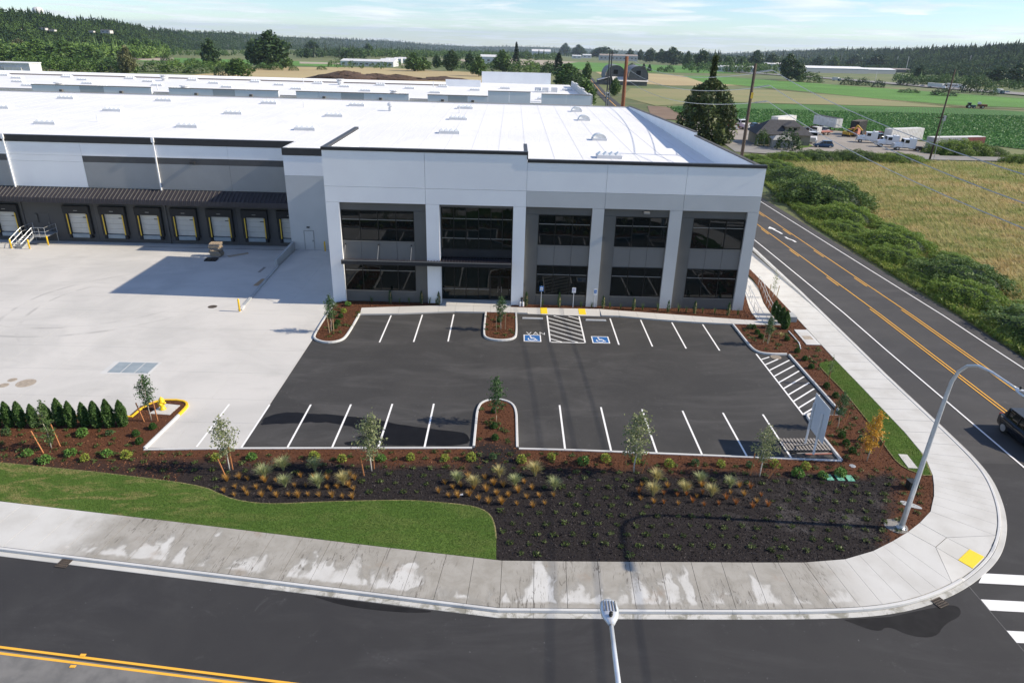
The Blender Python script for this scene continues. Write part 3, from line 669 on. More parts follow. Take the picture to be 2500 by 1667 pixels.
for k in range(9):        # diagonal bars of the access aisle
    y = 51.6+k*.93; a = [3.72, y+.1]; b = [6.5, y-2.15+.1]
    a, b = [3.72, y+1.9], [6.5, y-.05]
    pts = []
    sl = (b[1]-a[1])/(b[0]-a[0])
    if a[1] > 58.7: a = [a[0]+(58.7-a[1])/sl, 58.7]
    if b[1] < 52.86: b = [b[0]+(52.86-b[1])/sl, 52.86]
    if b[0]-a[0] > .25: stripe([tuple(a), tuple(b)], .11, Zp+.002, 'white_paint', 'hatch_line', lot)
hatch([((20.33, 51.4), (20.4, 41.52), .12), ((20.4, 41.55), (22.95, 41.55), .12)])
for a, b in [((20.42, 50.34), (21.21, 50.85)), ((20.42, 49.39), (21.81, 50.49)), ((20.42, 48.4), (22.65, 50.33)), ((20.42, 47.37), (22.7, 49.38)), ((20.42, 46.34), (22.7, 48.39)), ((20.42, 45.36), (22.7, 47.42)), ((20.42, 44.4), (22.7, 46.42)), ((20.42, 43.42), (22.7, 45.46)), ((20.42, 42.46), (22.7, 44.46)), ((20.43, 41.61), (22.64, 43.5))]:
    stripe([a, b], .12, Zp+.002, 'white_paint', 'hatch_line', lot)
# wheelchair symbols
def wheelchair(cx, cy, s, parent, mat, z, up=(0, 1)):
    """seated figure and wheel, flat on the ground, s = height"""
    m = MB(); ring = []
    P = lambda x, y: (cx+x*s, cy+y*s)
    def st(pts, w):
        o1 = offset(pts, w/2); o2 = offset(pts, -w/2); n = len(m.v); k = len(pts)
        m.v += [(*P(*p), z) for p in o2]+[(*P(*p), z) for p in o1]; m.f += [(n+i, n+i+1, n+k+i+1, n+k+i) for i in range(k-1)]
    st([(-.02+.27*cos(a), -.17+.27*sin(a)) for a in np.linspace(radians(150), radians(350), 16)], .075)
    st([(-.10, .24), (-.06, -.06), (.20, -.06), (.31, -.34), (.40, -.30)], .085); st([(-.08, .09), (.17, .09)], .07)
    n = len(m.v); m.v += [(*P(-.12+.075*cos(a), .36+.075*sin(a)), z) for a in np.linspace(0, 2*pi, 13)[:-1]]; m.f.append(tuple(range(n, n+12)))
    return m.build('wheelchair_symbol', mat, parent)
for cx in (2.19, 7.91):
    b = MB().sheet([(cx-.73, 52.82), (cx+.73, 52.82), (cx+.73, 54.24), (cx-.73, 54.24)], .016).build('symbol_border', 'white_paint', lot)
    MB().sheet([(cx-.64, 52.92), (cx+.64, 52.92), (cx+.64, 54.14), (cx-.64, 54.14)], .020).build('symbol_panel', 'blue_paint', lot)
    wheelchair(cx-.02, 53.54, 1.12, lot, 'white_paint', .024)
def word(text, x, y, h, parent, mat, z):
    S = {'V': [[(0, 1), (.35, 0), (.7, 1)]], 'A': [[(0, 0), (.35, 1), (.7, 0)], [(.14, .35), (.56, .35)]], 'N': [[(0, 0), (0, 1), (.65, 0), (.65, 1)]]}
    for ch in text:
        for l in S[ch]:
            pts = [(x+a*h*1.25, y+b*h) for a, b in l]; stripe(pts, .055, z, mat, 'van_lettering', parent)
        x += h*1.25
word('VAN', 1.72, 54.36, .46, lot, 'white_paint', .0165)
# wheel stops
for x0, x1, y, lab in ((1.39, 3.26, 57.9, 'white concrete wheel stop in the stall marked VAN'), (7.06, 8.92, 57.82, 'white concrete wheel stop right of the striped access aisle')):
    m = MB(); m.hexa([(x0, y-.08, .012), (x1, y-.08, .012), (x1, y+.08, .012), (x0, y+.08, .012), (x0+.03, y-.05, .12), (x1-.03, y-.05, .12), (x1-.03, y+.05, .12), (x0+.03, y+.05, .12)])
    tag(m.build('wheel_stop', 'kerb_concrete'), lab, 'wheel stop', 'wheel stops of the two accessible stalls')
# water that ran across the stalls
wp = smooth_line([(-15.6, 39.6), (-14.6, 40.35), (-13.2, 40.25), (-11.6, 40.15), (-9.9, 39.95), (-8.4, 39.6), (-6.6, 39.0), (-4.4, 38.55), (-2.2, 38.2), (-2.1, 36.75), (-4.6, 36.6), (-7.2, 36.5), (-9.6, 36.4), (-9.9, 36.8), (-8.9, 37.05), (-9.4, 37.45), (-8.3, 37.9), (-9.3, 38.35), (-10.6, 39.0), (-12.0, 39.15), (-13.4, 38.9), (-14.8, 38.75), (-15.6, 38.6), (-15.65, 39.1)], 2)
wp = [(x+rnd.uniform(-.06, .06), y+rnd.uniform(-.06, .06)) for x, y in wp]
struct(MB().sheet(wp, .0135).build('wet_patch', 'wet_asphalt', lot))
wq = smooth_line([(15.2, 23.22), (16.4, 22.5), (17.0, 22.95), (17.7, 22.35), (18.8, 22.3), (19.6, 23.1), (20.7, 23.6), (20.9, 24.3), (19.6, 24.05), (17.4, 23.45)], 2)
struct(MB().sheet(wq, .004).build('damp_patch', 'damp_asphalt', road))
wq = smooth_line([(-8.4, 23.98), (-6.8, 23.4), (-4.2, 23.1), (-2.6, 23.2), (-4.4, 23.45), (-6, 23.68)], 2)
MB().sheet(wq, .004).build('damp_patch', 'damp_asphalt', road)

# kerbs of the lot (line = lot face, kerb body to the left)
FL = [(-21.42, 35.42), (-15.84, 35.78), (-1.93, 36.4)]
FR = [(.93, 36.42), (4.3, 36.40), (9.83, 36.22), (20.5, 35.86)]
kerb('front_kerb', FL[::-1], .17, -.05, .16, 'kerb_concrete')
kerb('front_kerb_east', FR[::-1], .17, -.05, .16, 'kerb_concrete')
isl = smooth_line([(-1.93, 36.5), (-1.93, 39.0), (-1.93, 41.2), (-1.62, 42.3), (-.55, 42.78), (.5, 42.3), (.88, 41.2), (.9, 39.0), (.92, 36.5)], 2)
kerb('island_kerb', isl[:], -.17, -.05, .16, 'kerb_concrete')
kerb('corner_kerb', smooth_line([(20.47, 35.86), (20.42, 38.5), (20.4, 40.6), (20.45, 41.3), (20.75, 41.66), (21.2, 41.62)], 1), -.17, -.05, .16, 'kerb_concrete')
rk = [(23.0, 41.5), (22.93, 46), (22.85, 51.2)]; kerb('east_kerb', rk, -.17, -.05, .16, 'kerb_concrete')
rk2 = smooth_line([(22.8, 51.25), (21.6, 51.2), (20.7, 51.35), (20.25, 51.95), (20.15, 53.2), (20.1, 57.5)], 2); kerb('east_kerb_bend', rk2, -.17, -.05, .16, 'kerb_concrete')
li = smooth_line([(-16.0, 60.2), (-16.05, 58.4), (-16.0, 53.6), (-15.85, 52.1), (-14.5, 51.32), (-13.35, 51.9), (-13.1, 53.2), (-13.06, 57.85)], 2); kerb('west_island_kerb', li, .17, -.05, .16, 'kerb_concrete')
mi_ = smooth_line([(-2.0, 58.95), (-2.02, 54.6), (-1.85, 53.1), (-.52, 52.6), (.8, 53.1), (.97, 54.6), (.93, 58.98)], 2); kerb('middle_island_kerb', mi_, .17, -.05, .16, 'kerb_concrete')
yk = smooth_line([(-66, 39.15), (-24.15, 38.75), (-24.0, 40.6), (-23.3, 41.5), (-21.8, 41.55), (-21.1, 41.0), (-21.05, 40.1), (-21.40, 35.5)], 1)
kerb('yard_kerb', yk, -.17, -.05, .16, 'kerb_concrete', 2.0, yellow=(lambda p: p[1] > 38.2 and not (p[1] < 40.5 and p[0] > -22), 'kerb_yellow'))

# entrance walk
ew = struct_empty('entrance_walk')
wj = [((-13.25, 59.3), (-13.1, 57.8)), ((-9.85, 59.85), (-9.75, 58.1)), ((-6.26, 60.35), (-6.2, 58.72)), ((-4.74, 60.42), (-4.72, 58.95)), ((-3.1, 60.42), (-3.05, 58.97)), ((-1.5, 60.42), (-1.5, 59.0)), ((.37, 60.4), (.37, 59.02)), ((1.86, 60.32), (1.9, 59.0)), ((5.2, 60.38), (5.2, 58.86)), ((8.6, 60.42), (8.6, 58.83)), ((10.3, 60.15), (10.25, 58.82)), ((11.9, 59.95), (11.9, 58.5)), ((13.55, 59.72), (13.54, 58.2)), ((15.2, 59.5), (15.2, 57.98)), ((16.9, 59.25), (16.9, 57.76)), ((18.5, 59.02), (18.5, 57.64)), ((20.1, 58.8), (20.15, 57.53)), ((21.5, 58.6), (21.5, 57.5)), ((22.75, 58.5), (22.75, 57.48))]
for (a, b), (c, d) in zip(wj, wj[1:]):
    ramp = 1.9 <= b[0] < 8.6
    slab([a, c, d, b], None, [.13, .13, .04, .04] if ramp else .13, 'walk_slab', 'walk_concrete', .010, ew)
for x0, x1 in ((-6.2, -4.73), (-4.73, -3.08), (-3.08, -1.5), (-1.5, .36)): slab([(x0, 60.43), (x0, 62.2), (x1, 62.2), (x1, 60.43)], None, .134, 'walk_slab', 'walk_concrete', .010, ew)
for x0, x1 in ((3.08, 3.71), (6.6, 7.24)):
    zs = [.128, .128, .055, .055]; po = [(x0, 60.35), (x1, 60.35), (x1, 59.1), (x0, 59.1)]
    o = struct(MB().prism(po, [z-.02 for z in zs], [z+.012 for z in zs]).build('tactile_pad', 'tactile_yellow')); domes(po, [z+.012 for z in zs], 9, 18, o)
# side walk along the east wall with steps
sw = struct_empty('side_walk')
rw = [((22.76, 57.5), (24.5, 57.55)), ((22.74, 58.9), (24.5, 58.9)), ((22.76, 60.4), (24.52, 60.4)), ((23.0, 61.9), (24.66, 61.9)), ((23.3, 63.4), (24.85, 63.4)), ((23.65, 65.), (25.2, 65.)), ((24.05, 66.6), (25.55, 66.6)), ((24.4, 68.2), (25.9, 68.2)), ((24.5, 70), (26.0, 70)), ((24.5, 72), (26.0, 72)), ((24.5, 74), (26.0, 74))]
for (a, b), (c, d) in zip(rw, rw[1:]): slab([a, c, d, b], None, .135, 'walk_slab', 'walk_concrete', .012, sw)

# ---------------------------------------------------------------- planted beds and lawns
SWIN = [j[0] for j in SJ]+[(21.12, 29.2), (22.15, 29.97)]+[j[0] for j in SJ2[:11]]
BED = ([(-62, 39.0), (-24.3, 38.62), (-24.15, 40.55), (-23.3, 41.35), (-21.85, 41.4), (-21.25, 40.95), (-21.2, 40.1), (-21.55, 35.6), (-21.5, 35.26), (-15.84, 35.62), (-1.78, 36.24)]
       + offset(isl, -.16)[1:-1] + [(1.1, 36.26), (4.3, 36.24), (9.83, 36.06), (20.62, 35.72), (20.58, 40.6), (20.75, 41.35), (21.2, 41.45), (23.15, 41.45), (23.02, 51.35), (21.5, 51.36), (20.85, 51.5), (20.42, 52.0), (20.28, 53.2), (20.26, 57.46), (24.52, 57.5), (24.6, 60.4), (24.9, 63.4), (25.6, 66.6), (26.06, 70), (26.06, 76), (26.8, 76)]
       + [(j[0][0], j[0][1]) for j in SJ2[18:9:-1]] + SWIN[::-1][1:])
LAWN1 = [(-62, 38.3), (-36, 34.55), (-28.85, 33.64), (-23.13, 32.95), (-18.39, 32.22), (-16.3, 31.72), (-15.4, 31.2), (-14.4, 30.7), (-13.1, 30.42), (-11.9, 30.4), (-9.7, 30.66), (-5.64, 30.96), (-4.2, 30.92), (-1.95, 30.66), (-1.09, 30.36), (-.6, 29.85), (-.36, 29), (-.27, 28), (-.24, 26.46)] + [j[0] for j in SJ[:12][::-1]] + [(-62, 35.1)]
LAWN1 = LAWN1[:3]+smooth_line(LAWN1[3:18], 1)+LAWN1[18:]
LAWN2 = smooth_line([(24.62, 49.4), (25.02, 49.9), (26.28, 50.2)], 1)+[(26.27, 48.5), (26.24, 45.5), (26.2, 42.4), (26.14, 39.4), (25.94, 36.85), (25.7, 35.83), (25.26, 34.44)]+smooth_line([(24.8, 34.4), (24.0, 35.12), (23.87, 36.31), (24.33, 39.48), (24.5, 42.25), (24.65, 44.95), (24.54, 47.9), (24.55, 49.0)], 1)
bed = struct(MB().sheet(BED, .095).build('planting_bed', 'mulch'))
ib1 = [(-15.85, 60.6)]+offset(li, .16)[1:]+[(-12.9, 58.0), (-13.3, 59.3), (-9.9, 59.95), (-6.3, 60.45), (-6.25, 61.0), (-15.0, 61.1)]
ib2 = offset(mi_, .16); ib3 = [(1.5, 61.2), (.45, 61.2), (.4, 60.45), (1.86, 60.36), (8.6, 60.45), (10.3, 60.2), (13.55, 59.76), (16.9, 59.3), (20.1, 58.84), (22.7, 58.56), (22.72, 60.4), (22.95, 61.9), (23.6, 65), (24.3, 68.2), (24.4, 75), (22.2, 75), (22.2, 61.2)]
for nm, po in (('west_island_bed', ib1), ('middle_island_bed', ib2), ('foundation_bed', ib3)): struct(MB().sheet(po, .10).build(nm, 'mulch'))
for nm, po in (('lawn', LAWN1), ('corner_lawn', LAWN2)):
    o = struct(MB().prism(po, .05, .135).build(nm, 'turf'))
    stripe([(p[0], p[1]) for p in (po[2:-14] if nm == 'lawn' else po[10:])], .07, .138, 'sod_edge', 'sod_edge', o)
def turf(poly, n, nm, lab):
    x, y = scatter(poly, n); P = np.stack([x, y, np.full(n, .13)], 1); o = cloud(nm, blade_tris(P, .05, .022, .7), 'turf_blade', nv=3); stuff(o, lab, 'grass')
LV = [p for p in LAWN1 if p[0] > -34]+[(-34, 31.2)]; LV = [(-34, 34.3)]+[p for p in LAWN1 if -34 < p[0]]+[(-34, 31.2)]
turf(LV, 110000, 'lawn_grass', 'short green turf of the lawn along the wet sidewalk'); turf(LAWN2, 26000, 'corner_lawn_grass', 'short green turf strip beside the corner sidewalk')
# loose bark chips
def chips(poly, n, mat, nm, lab, size=.05, keep=None, z=.10):
    x, y = scatter(poly, n)
    if keep is not None: k = keep(x, y); x, y = x[k], y[k]
    P = np.stack([x, y, z+.02*rng.random(len(x))], 1); stuff(cloud(nm, leaf_quads(P, size, 1.2, 1.9), mat), lab, 'mulch')
not_lawn = lambda x, y: ~in_poly(x, y, LAWN1) & ~in_poly(x, y, LAWN2) & (x > -34)
chips(BED, 60000, 'chip_dark', 'black_mulch_chips', 'coarse black mulch chips covering the front planting bed', .055, lambda x, y: not_lawn(x, y) & (y < 34.4+.5*np.sin(x*1.7)) & (x > -17) & (x-.62*y < 2.2))
chips(BED, 40000, 'chip_brown', 'red_mulch_chips', 'red-brown bark chips along the parking lot kerb', .055, lambda x, y: not_lawn(x, y) & ((y > 34.6+.4*np.sin(x*1.7)) | (x < -18) | (x-.62*y > 2.4)))
for po, n, nm, lab in ((ib1, 4500, 'red_mulch_chips', 'red-brown bark chips in the island left of the stalls'), (ib2, 2500, 'red_mulch_chips', 'red-brown bark chips in the middle island'), (ib3, 7000, 'red_mulch_chips', 'red-brown bark chips along the office wall')): chips(po, n, 'chip_brown', nm, lab)
# utility pads set in the ground
def pad(name, poly, z0, z1, mat, lab, cat, inner=None, imat=None, cut=None):
    o = tag(MB().prism(poly, z0, z1).build(name, mat), lab, cat)
    if inner:
        n = cut or 1; (ax, ay), (bx, by), (cx, cy), (dx_, dy_) = inner
        for i in range(n):
            f, g_ = (i+.03)/n, (i+.97)/n
            q = [(ax+(dx_-ax)*f, ay+(dy_-ay)*f), (bx+(cx-bx)*f, by+(cy-by)*f), (bx+(cx-bx)*g_, by+(cy-by)*g_), (ax+(dx_-ax)*g_, ay+(dy_-ay)*g_)]
            MB().prism(q, z1-.01, z1+.008).build('cover_plate', imat[i % len(imat)] if isinstance(imat, list) else imat, o)
    return o
pad('vault_hatch', [(-29.45, 45.28), (-25.9, 45.28), (-25.88, 47.37), (-29.43, 47.37)], -.02, .017, 'kerb_concrete', 'blue-gray steel hatch in a concrete frame, set in the truck yard', 'hatch', [(-29.05, 45.48), (-29.05, 47.2), (-26.05, 47.2), (-26.05, 45.48)], 'steel_plate', 3)
pad('utility_vault', [(25.15, 53.26), (26.34, 53.26), (26.42, 56.5), (25.27, 56.47)], .03, .15, 'kerb_concrete', 'pale concrete utility vault with three cover plates beside the road sidewalk', 'vault', [(25.4, 55.9), (26.2, 55.9), (26.12, 53.5), (25.36, 53.5)], ['walk_concrete', 'iron_tan', 'walk_concrete'], 3)
pad('concrete_pad', [(24.23, 35.1), (24.78, 35.06), (24.9, 36.56), (24.37, 36.6)], .05, .17, 'walk_concrete', 'small weathered concrete cover set in the corner lawn', 'cover')
for i, (p, lab) in enumerate((((19.0, 34.0), 'left one of the three green box lids in the black mulch'), ((19.62, 33.98), 'middle one of the three green box lids in the black mulch'), ((20.2, 33.95), 'right one of the three green box lids, partly behind a leafy shrub'))):
    o = tag(MB().prism([(p[0]-.2, p[1]-.29), (p[0]+.2, p[1]-.29), (p[0]+.2, p[1]+.29), (p[0]-.2, p[1]+.29)], .06, .135).build('valve_box_lid', 'lid_green'), lab, 'box lid', 'irrigation box lids')
    MB().box(p[0]-.05, p[0]+.05, p[1]-.2, p[1]-.16, .134, .142).build('grip', 'pit_black', o)
def disc(name, x, y, r, z, mat, lab, cat, grp=None, rim='cast_iron'):
    o = tag(MB().lathe([(r*1.14, z-.03), (r*1.14, z), (r, z)], 24, (x, y, 0)).build(name, rim), lab, cat, grp); m = MB().lathe([(r*.96, z-.02), (r*.96, z+.004), (.02, z+.006)], 24, (x, y, 0)); m.build('lid', mat, o)
    b = MB()
    for k in range(-3, 4):
        h = sqrt(max(.01, (r*.85)**2-(k*r*.24)**2)); b.box(x-h, x+h, y+k*r*.24-.012, y+k*r*.24+.012, z+.004, z+.011)
    b.build('raised_ribs', rim, o)
disc('manhole_cover', -34.97, 43.15, .30, .014, 'iron_tan', 'small tan manhole lid at the left, nearer the hedge', 'manhole', 'manholes in the truck yard', 'iron_tan'); disc('manhole_cover', -34.9, 43.98, .27, .014, 'iron_tan', 'smallest tan manhole lid at the left edge, farther one', 'manhole', 'manholes in the truck yard', 'iron_tan')
disc('manhole_cover', -33.67, 43.55, .56, .014, 'iron_tan', 'large tan manhole lid right of two small ones in the yard', 'manhole', 'manholes in the truck yard', 'iron_tan'); disc('manhole_cover', -26.68, 58.98, .36, .014, 'cast_iron', 'dark iron manhole lid left of the yellow bollard by the ramp', 'manhole'); disc('manhole_cover', 21.76, 50.88, .42, .014, 'iron_tan', 'round manhole lid at the top of the striped corner', 'manhole')
disc('manhole_cover', 20.95, 35.25, .16, .115, 'galvanized', 'little round metal cap in the bed at the lot corner', 'cap', None, 'galvanized')
def grate(x, y, rz, w, l, lab):
    o = thing('storm_grate', lab, 'grate', (x, y, .022), rz); BX(-w/2, w/2, -l/2, l/2, -.03, 0).build('pit', 'pit_black', o); m = MB()
    for k in range(7): xx = -w/2+w*k/6; m.box(xx-.014, xx+.014, -l/2, l/2, .001, .016)
    m.build('bars', 'cast_iron', o); m = MB()
    for k in range(5): yy = -l/2+l*k/4; m.box(-w/2, w/2, yy-.02, yy+.02, .002, .018)
    m.build('cross_bars', 'cast_iron', o)
grate(-20.55, 25.72, -.13, .52, .5, 'iron storm drain grate in the gutter at the left'); grate(20.1, 24.35, .44, .58, .46, 'rusty storm drain grate in the gutter by the corner crossing')

# ================================================================ THE WAREHOUSE WITH ITS OFFICE FRONT
wb = thing('warehouse_building', 'white and gray concrete warehouse with dark office windows and white roof, facing the parking lot', 'building', (0, 0, 0))
YF = 61.0
def panel(x0, x1, z0, z1, mat, y0=YF, y1=YF+.30, g=.012, name='wall_panel', parent=wb):
    return BX(x0+g, x1-g, y0, y1, z0+g, z1-g).build(name, mat, parent)
# backing so that joints read as shallow grooves, never holes
BX(-16.17, 22.09, YF+.10, YF+.28, 9.36, 13.2).build('joint_backing', 'joint_white', wb)
BX(-16.17, 1.47, YF+.10, YF+.28, 13.21, 13.85).build('joint_backing', 'joint_white', wb)
for x0, x1, zt, m2 in ((-16.18, -7.38, 13.86, 'wall_white'), (-7.38, 1.48, 13.86, 'wall_white'), (1.48, 8.42, 13.24, 'wall_light_gray'), (8.42, 15.34, 13.24, 'wall_light_gray'), (15.34, 22.1, 13.24, 'wall_light_gray')):
    panel(x0, x1, 10.75, zt, 'wall_white'); panel(x0, x1, 9.36, 10.75, m2)
for x0, x1, mt in ((-16.18, -15.0, 'wall_white'), (-7.38, -6.18, 'wall_white'), (.36, 1.48, 'wall_white'), (7.36, 8.42, 'wall_light_gray'), (14.24, 15.34, 'wall_light_gray'), (21.13, 22.1, 'wall_light_gray')):
    panel(x0, x1, -.35, 9.36, mt, YF, YF+1.3 if -7 < x0 < .5 or x0 == -7.38 else YF+.7, .006, 'pier')
YR = YF+.26
def window(x0, x1, z0, z1, vs, hs, name='window', y=YR, glass='glass', sill=True):
    w = MB(); t_ = .055; d = .12
    for a in (x0, x1): w.box(a-(t_ if a == x1 else 0), a+(t_ if a == x0 else 0), y-.02, y+d, z0, z1)
    for a in (z0, z1): w.box(x0+t_, x1-t_, y-.02, y+d, a-(t_ if a == z1 else 0), a+(t_ if a == z0 else 0))
    o = w.build(name, 'frame_dark', wb); zz = [z0]+hs+[z1]; xx = [x0]+vs+[x1]
    for v in vs: BX(v-.03, v+.03, y-.012, y+d, z0+t_, z1-t_).build('mullion', 'frame_dark', o)
    for h in hs:
        for a, b in zip(xx, xx[1:]): BX(a+.031, b-.031, y-.016, y+d, h-.025, h+.025).build('transom', 'frame_light', o)
    for i in range(len(xx)-1):
        for j in range(len(zz)-1):
            e = .0045; tx, tz_ = rnd.uniform(-e, e), rnd.uniform(-e, e)     # panes are never perfectly true to each other
            a, b, c, d2 = xx[i]+.02, xx[i+1]-.02, zz[j]+.02, zz[j+1]-.02; yy = y+.06
            m = MB().hexa([(a, yy-tx-tz_, c), (b, yy+tx-tz_, c), (b, yy+.03, c), (a, yy+.03, c), (a, yy-tx+tz_, d2), (b, yy+tx+tz_, d2), (b, yy+.03, d2), (a, yy+.03, d2)])
            m.build('pane', glass, o)
    if sill: BX(x0-.02, x1+.02, y-.05, y-.022, z0-.045, z0-.004).build('sill', 'frame_light', o)
    return o
def bay(xa, xb, wx0, wx1, vs, dark_left):
    # bay between two piers: recessed dark panels, two storeys of windows
    g = .004
    panel(xa, xb, 8.66, 9.36, 'wall_dark_gray', YR, YR+.3, g, 'bay_panel'); xx = [wx0]+vs+[wx1]
    for a, b in zip(xx, xx[1:]): panel(a, b, 3.95, 5.83, 'spandrel_gray', YR+.03, YR+.25, .012, 'spandrel_panel')
    BX(wx0, wx1, YR+.1, YR+.2, 3.96, 5.82).build('joint_backing', 'joint_dark', wb)
    panel(wx0, wx1, -.3, 1.10, 'wall_dark_gray', YR, YR+.3, g, 'bay_panel')
    if dark_left: panel(xa, wx0, -.3, 8.66, 'wall_dark_gray', YR-.03, YR+.3, .008, 'bay_side_panel')
    else: panel(wx1, xb, -.3, 8.66, 'wall_dark_gray', YR-.03, YR+.3, .008, 'bay_side_panel')
    window(wx0, wx1, 5.87, 8.64, vs, [7.8]); window(wx0, wx1, 1.14, 3.94, vs, [3.08])
bay(-15.0, -7.38, -14.98, -8.48, [-13.34, -11.72, -10.1], False)
bay(1.48, 7.36, 2.64, 7.34, [4.18, 5.72], True); bay(8.42, 14.24, 9.54, 14.22, [11.08, 12.62], True); bay(15.34, 21.13, 16.47, 21.11, [17.97, 19.49], True)
# entrance: set back behind the piers
YE = 62.2
BX(-6.18, .36, YF+.30, YE+.3, 9.1, 9.34).build('entrance_soffit', 'wall_dark_gray', wb)
window(-6.16, .34, 5.02, 9.08, [-5.01, -3.9, -2.75, -1.64, -.58], [6.04, 7.86], 'entrance_window', YE, 'glass_office', False)
BX(-6.16, .34, YE-.02, YE+.2, 4.3, 5.0).build('entrance_band', 'cap_black', wb)
eo = window(-6.16, .34, .14, 4.28, [-5.01, -3.9, -2.75, -1.7], [1.15], 'entrance_glazing', YE, 'glass_office', False)
for x0 in (-1.66, -.72):
    d = MB(); 
    for a, b, c, e in ((x0+.02, x0+.1, .16, 2.5), (x0+.82, x0+.9, .16, 2.5), (x0+.1, x0+.82, 2.4, 2.5), (x0+.1, x0+.82, .16, .34)): d.box(a, b, YE-.05, YE-.021, c, e)
    dd = d.build('door', 'frame_dark', wb); BX(x0+.1, x0+.82, YE-.035, YE-.022, .34, 2.4).build('pane', 'glass_office', dd); BX(x0+.76 if x0 < -1 else x0+.14, x0+.79 if x0 < -1 else x0+.17, YE-.11, YE-.08, .9, 1.5).build('handle', 'frame_light', dd)
# entrance canopy with standing ribs and tie rods
cn = BX(-14.95, .30, 59.95, 60.12, 4.02, 4.42).build('canopy', 'cap_black', wb)
BX(-14.95, -6.19, 60.13, 60.98, 4.06, 4.16).build('canopy_deck', 'canopy_metal', cn); BX(-6.17, .30, 60.13, 62.15, 4.06, 4.16).build('canopy_deck', 'canopy_metal', cn)
BX(-14.95, .30, 59.93, 59.949, 4.36, 4.42).build('canopy_edge', 'frame_light', cn)
x = -14.8
while x < .25:
    y1 = 60.96 if x < -6.2 else 62.12
    BX(x-.045, x+.045, 60.14, y1, 4.162, 4.25).build('canopy_rib', 'canopy_metal', cn); x += .27
for x in (-14.74, -11.74, -8.76):
    m = MB().tube([(x, 61.22, 5.52), (x, 60.2, 4.42)], .022, 6); m.build('tie_rod', 'frame_light', cn); MB().lathe([(.07, 0), (.07, .06), (.03, .08)], 10, (x, 61.16, 5.52), 'y').build('rod_plate', 'frame_dark', cn)
# parapet caps
def cap(x0, x1, z0, z1, y0=60.95, y1=61.42, mat='cap_black'):
    n = max(1, int((x1-x0)/3.05)); 
    for i in range(n): a = x0+(x1-x0)*i/n; b = x0+(x1-x0)*(i+1)/n; BX(a+.003, b-.003, y0, y1, z0, z1).build('parapet_cap', mat, wb)
cap(-16.23, 1.52, 13.82, 14.08); cap(1.49, 22.15, 13.2, 13.46); BX(1.44, 1.525, 60.94, 61.425, 13.465, 13.815).build('parapet_cap', 'cap_black', wb)
BX(-16.17, 1.46, YF+.3, YF+.42, 11.0, 13.815).build('parapet_back', 'roof_trim', wb); BX(1.49, 22.09, YF+.3, YF+.42, 11.0, 13.195).build('parapet_back', 'roof_trim', wb)
# return wall of the raised corner
MB().hexa([(-16.17, 61.43, 9.), (-15.87, 61.43, 9.), (-15.87, 75., 9.), (-16.17, 75., 9.), (-16.17, 61.43, 13.82), (-15.87, 61.43, 13.82), (-15.87, 75., 13.82), (-16.17, 75., 13.82)]).build('return_wall', 'roof_trim', wb)
BX(-16.22, -15.82, 61.43, 75.05, 13.83, 14.07).build('parapet_cap', 'cap_black', wb)
BX(-16.17, -15.87, 61.31, 77.4, -.3, 8.99).build('side_wall', 'wall_white', wb); BX(-16.17, -15.87, 75.01, 77.4, 9.0, 11.1).build('side_wall', 'wall_white', wb)
BX(1.2, 1.46, 61.43, 66.0, 11.0, 13.8).build('return_wall', 'roof_trim', wb); BX(1.17, 1.49, 61.43, 66.03, 13.805, 14.06).build('parapet_cap', 'cap_black', wb)
# east wall and its parapet (it steps up once)
BX(21.8, 22.1, 61.31, 136.3, -3., 11.2).build('side_wall', 'wall_white', wb)
for y0, y1, z0, z1 in ((61.43, 85.6, 13.18, 12.72), (85.62, 136.3, 13.12, 11.45)):
    MB().hexa([(21.8, y0, 11.21), (22.1, y0, 11.21), (22.1, y1, 11.21), (21.8, y1, 11.21), (21.8, y0, z0), (22.1, y0, z0), (22.1, y1, z1), (21.8, y1, z1)]).build('parapet_wall', 'wall_white', wb)
    n = int((y1-y0)/3)
    for i in range(n):
        a, b = i/n, (i+1)/n; ya, yb = y0+(y1-y0)*a+.004, y0+(y1-y0)*b-.004; za, zb = z0+(z1-z0)*a, z0+(z1-z0)*b
        MB().hexa([(21.75, ya, za+.004), (22.15, ya, za+.004), (22.15, yb, zb+.004), (21.75, yb, zb+.004), (21.75, ya, za+.1), (22.15, ya, za+.1), (22.15, yb, zb+.1), (21.75, yb, zb+.1)]).build('parapet_coping', 'wall_charcoal', wb)
# roof
ZR = 11.2
rf = MB().sheet([(-15.87, 61.42), (21.8, 61.42), (21.8, 136.2), (-104, 136.2), (-104, 82.3), (-24.7, 82.3), (-24.7, 77.8), (-15.87, 77.8)], ZR).build('roof', 'roof_white', wb)
for x in np.arange(-102, 21, 3.05):
    y0 = 61.5 if x > -15.8 else (77.9 if x > -24.6 else 82.4); BX(x-.04, x+.04, y0, 136.1, ZR+.001, ZR+.012).build('membrane_seam', 'roof_trim', rf)
BX(-104, 22.1, 136.2, 136.5, 8, 11.34).build('rear_parapet', 'roof_trim', wb); BX(-104, 22.1, 136.17, 136.53, 11.345, 11.39).build('parapet_coping', 'roof_tile_gray', wb)
BX(-104, -103.7, 82.4, 136.1, -3, 11.2).build('side_wall', 'wall_white', wb)
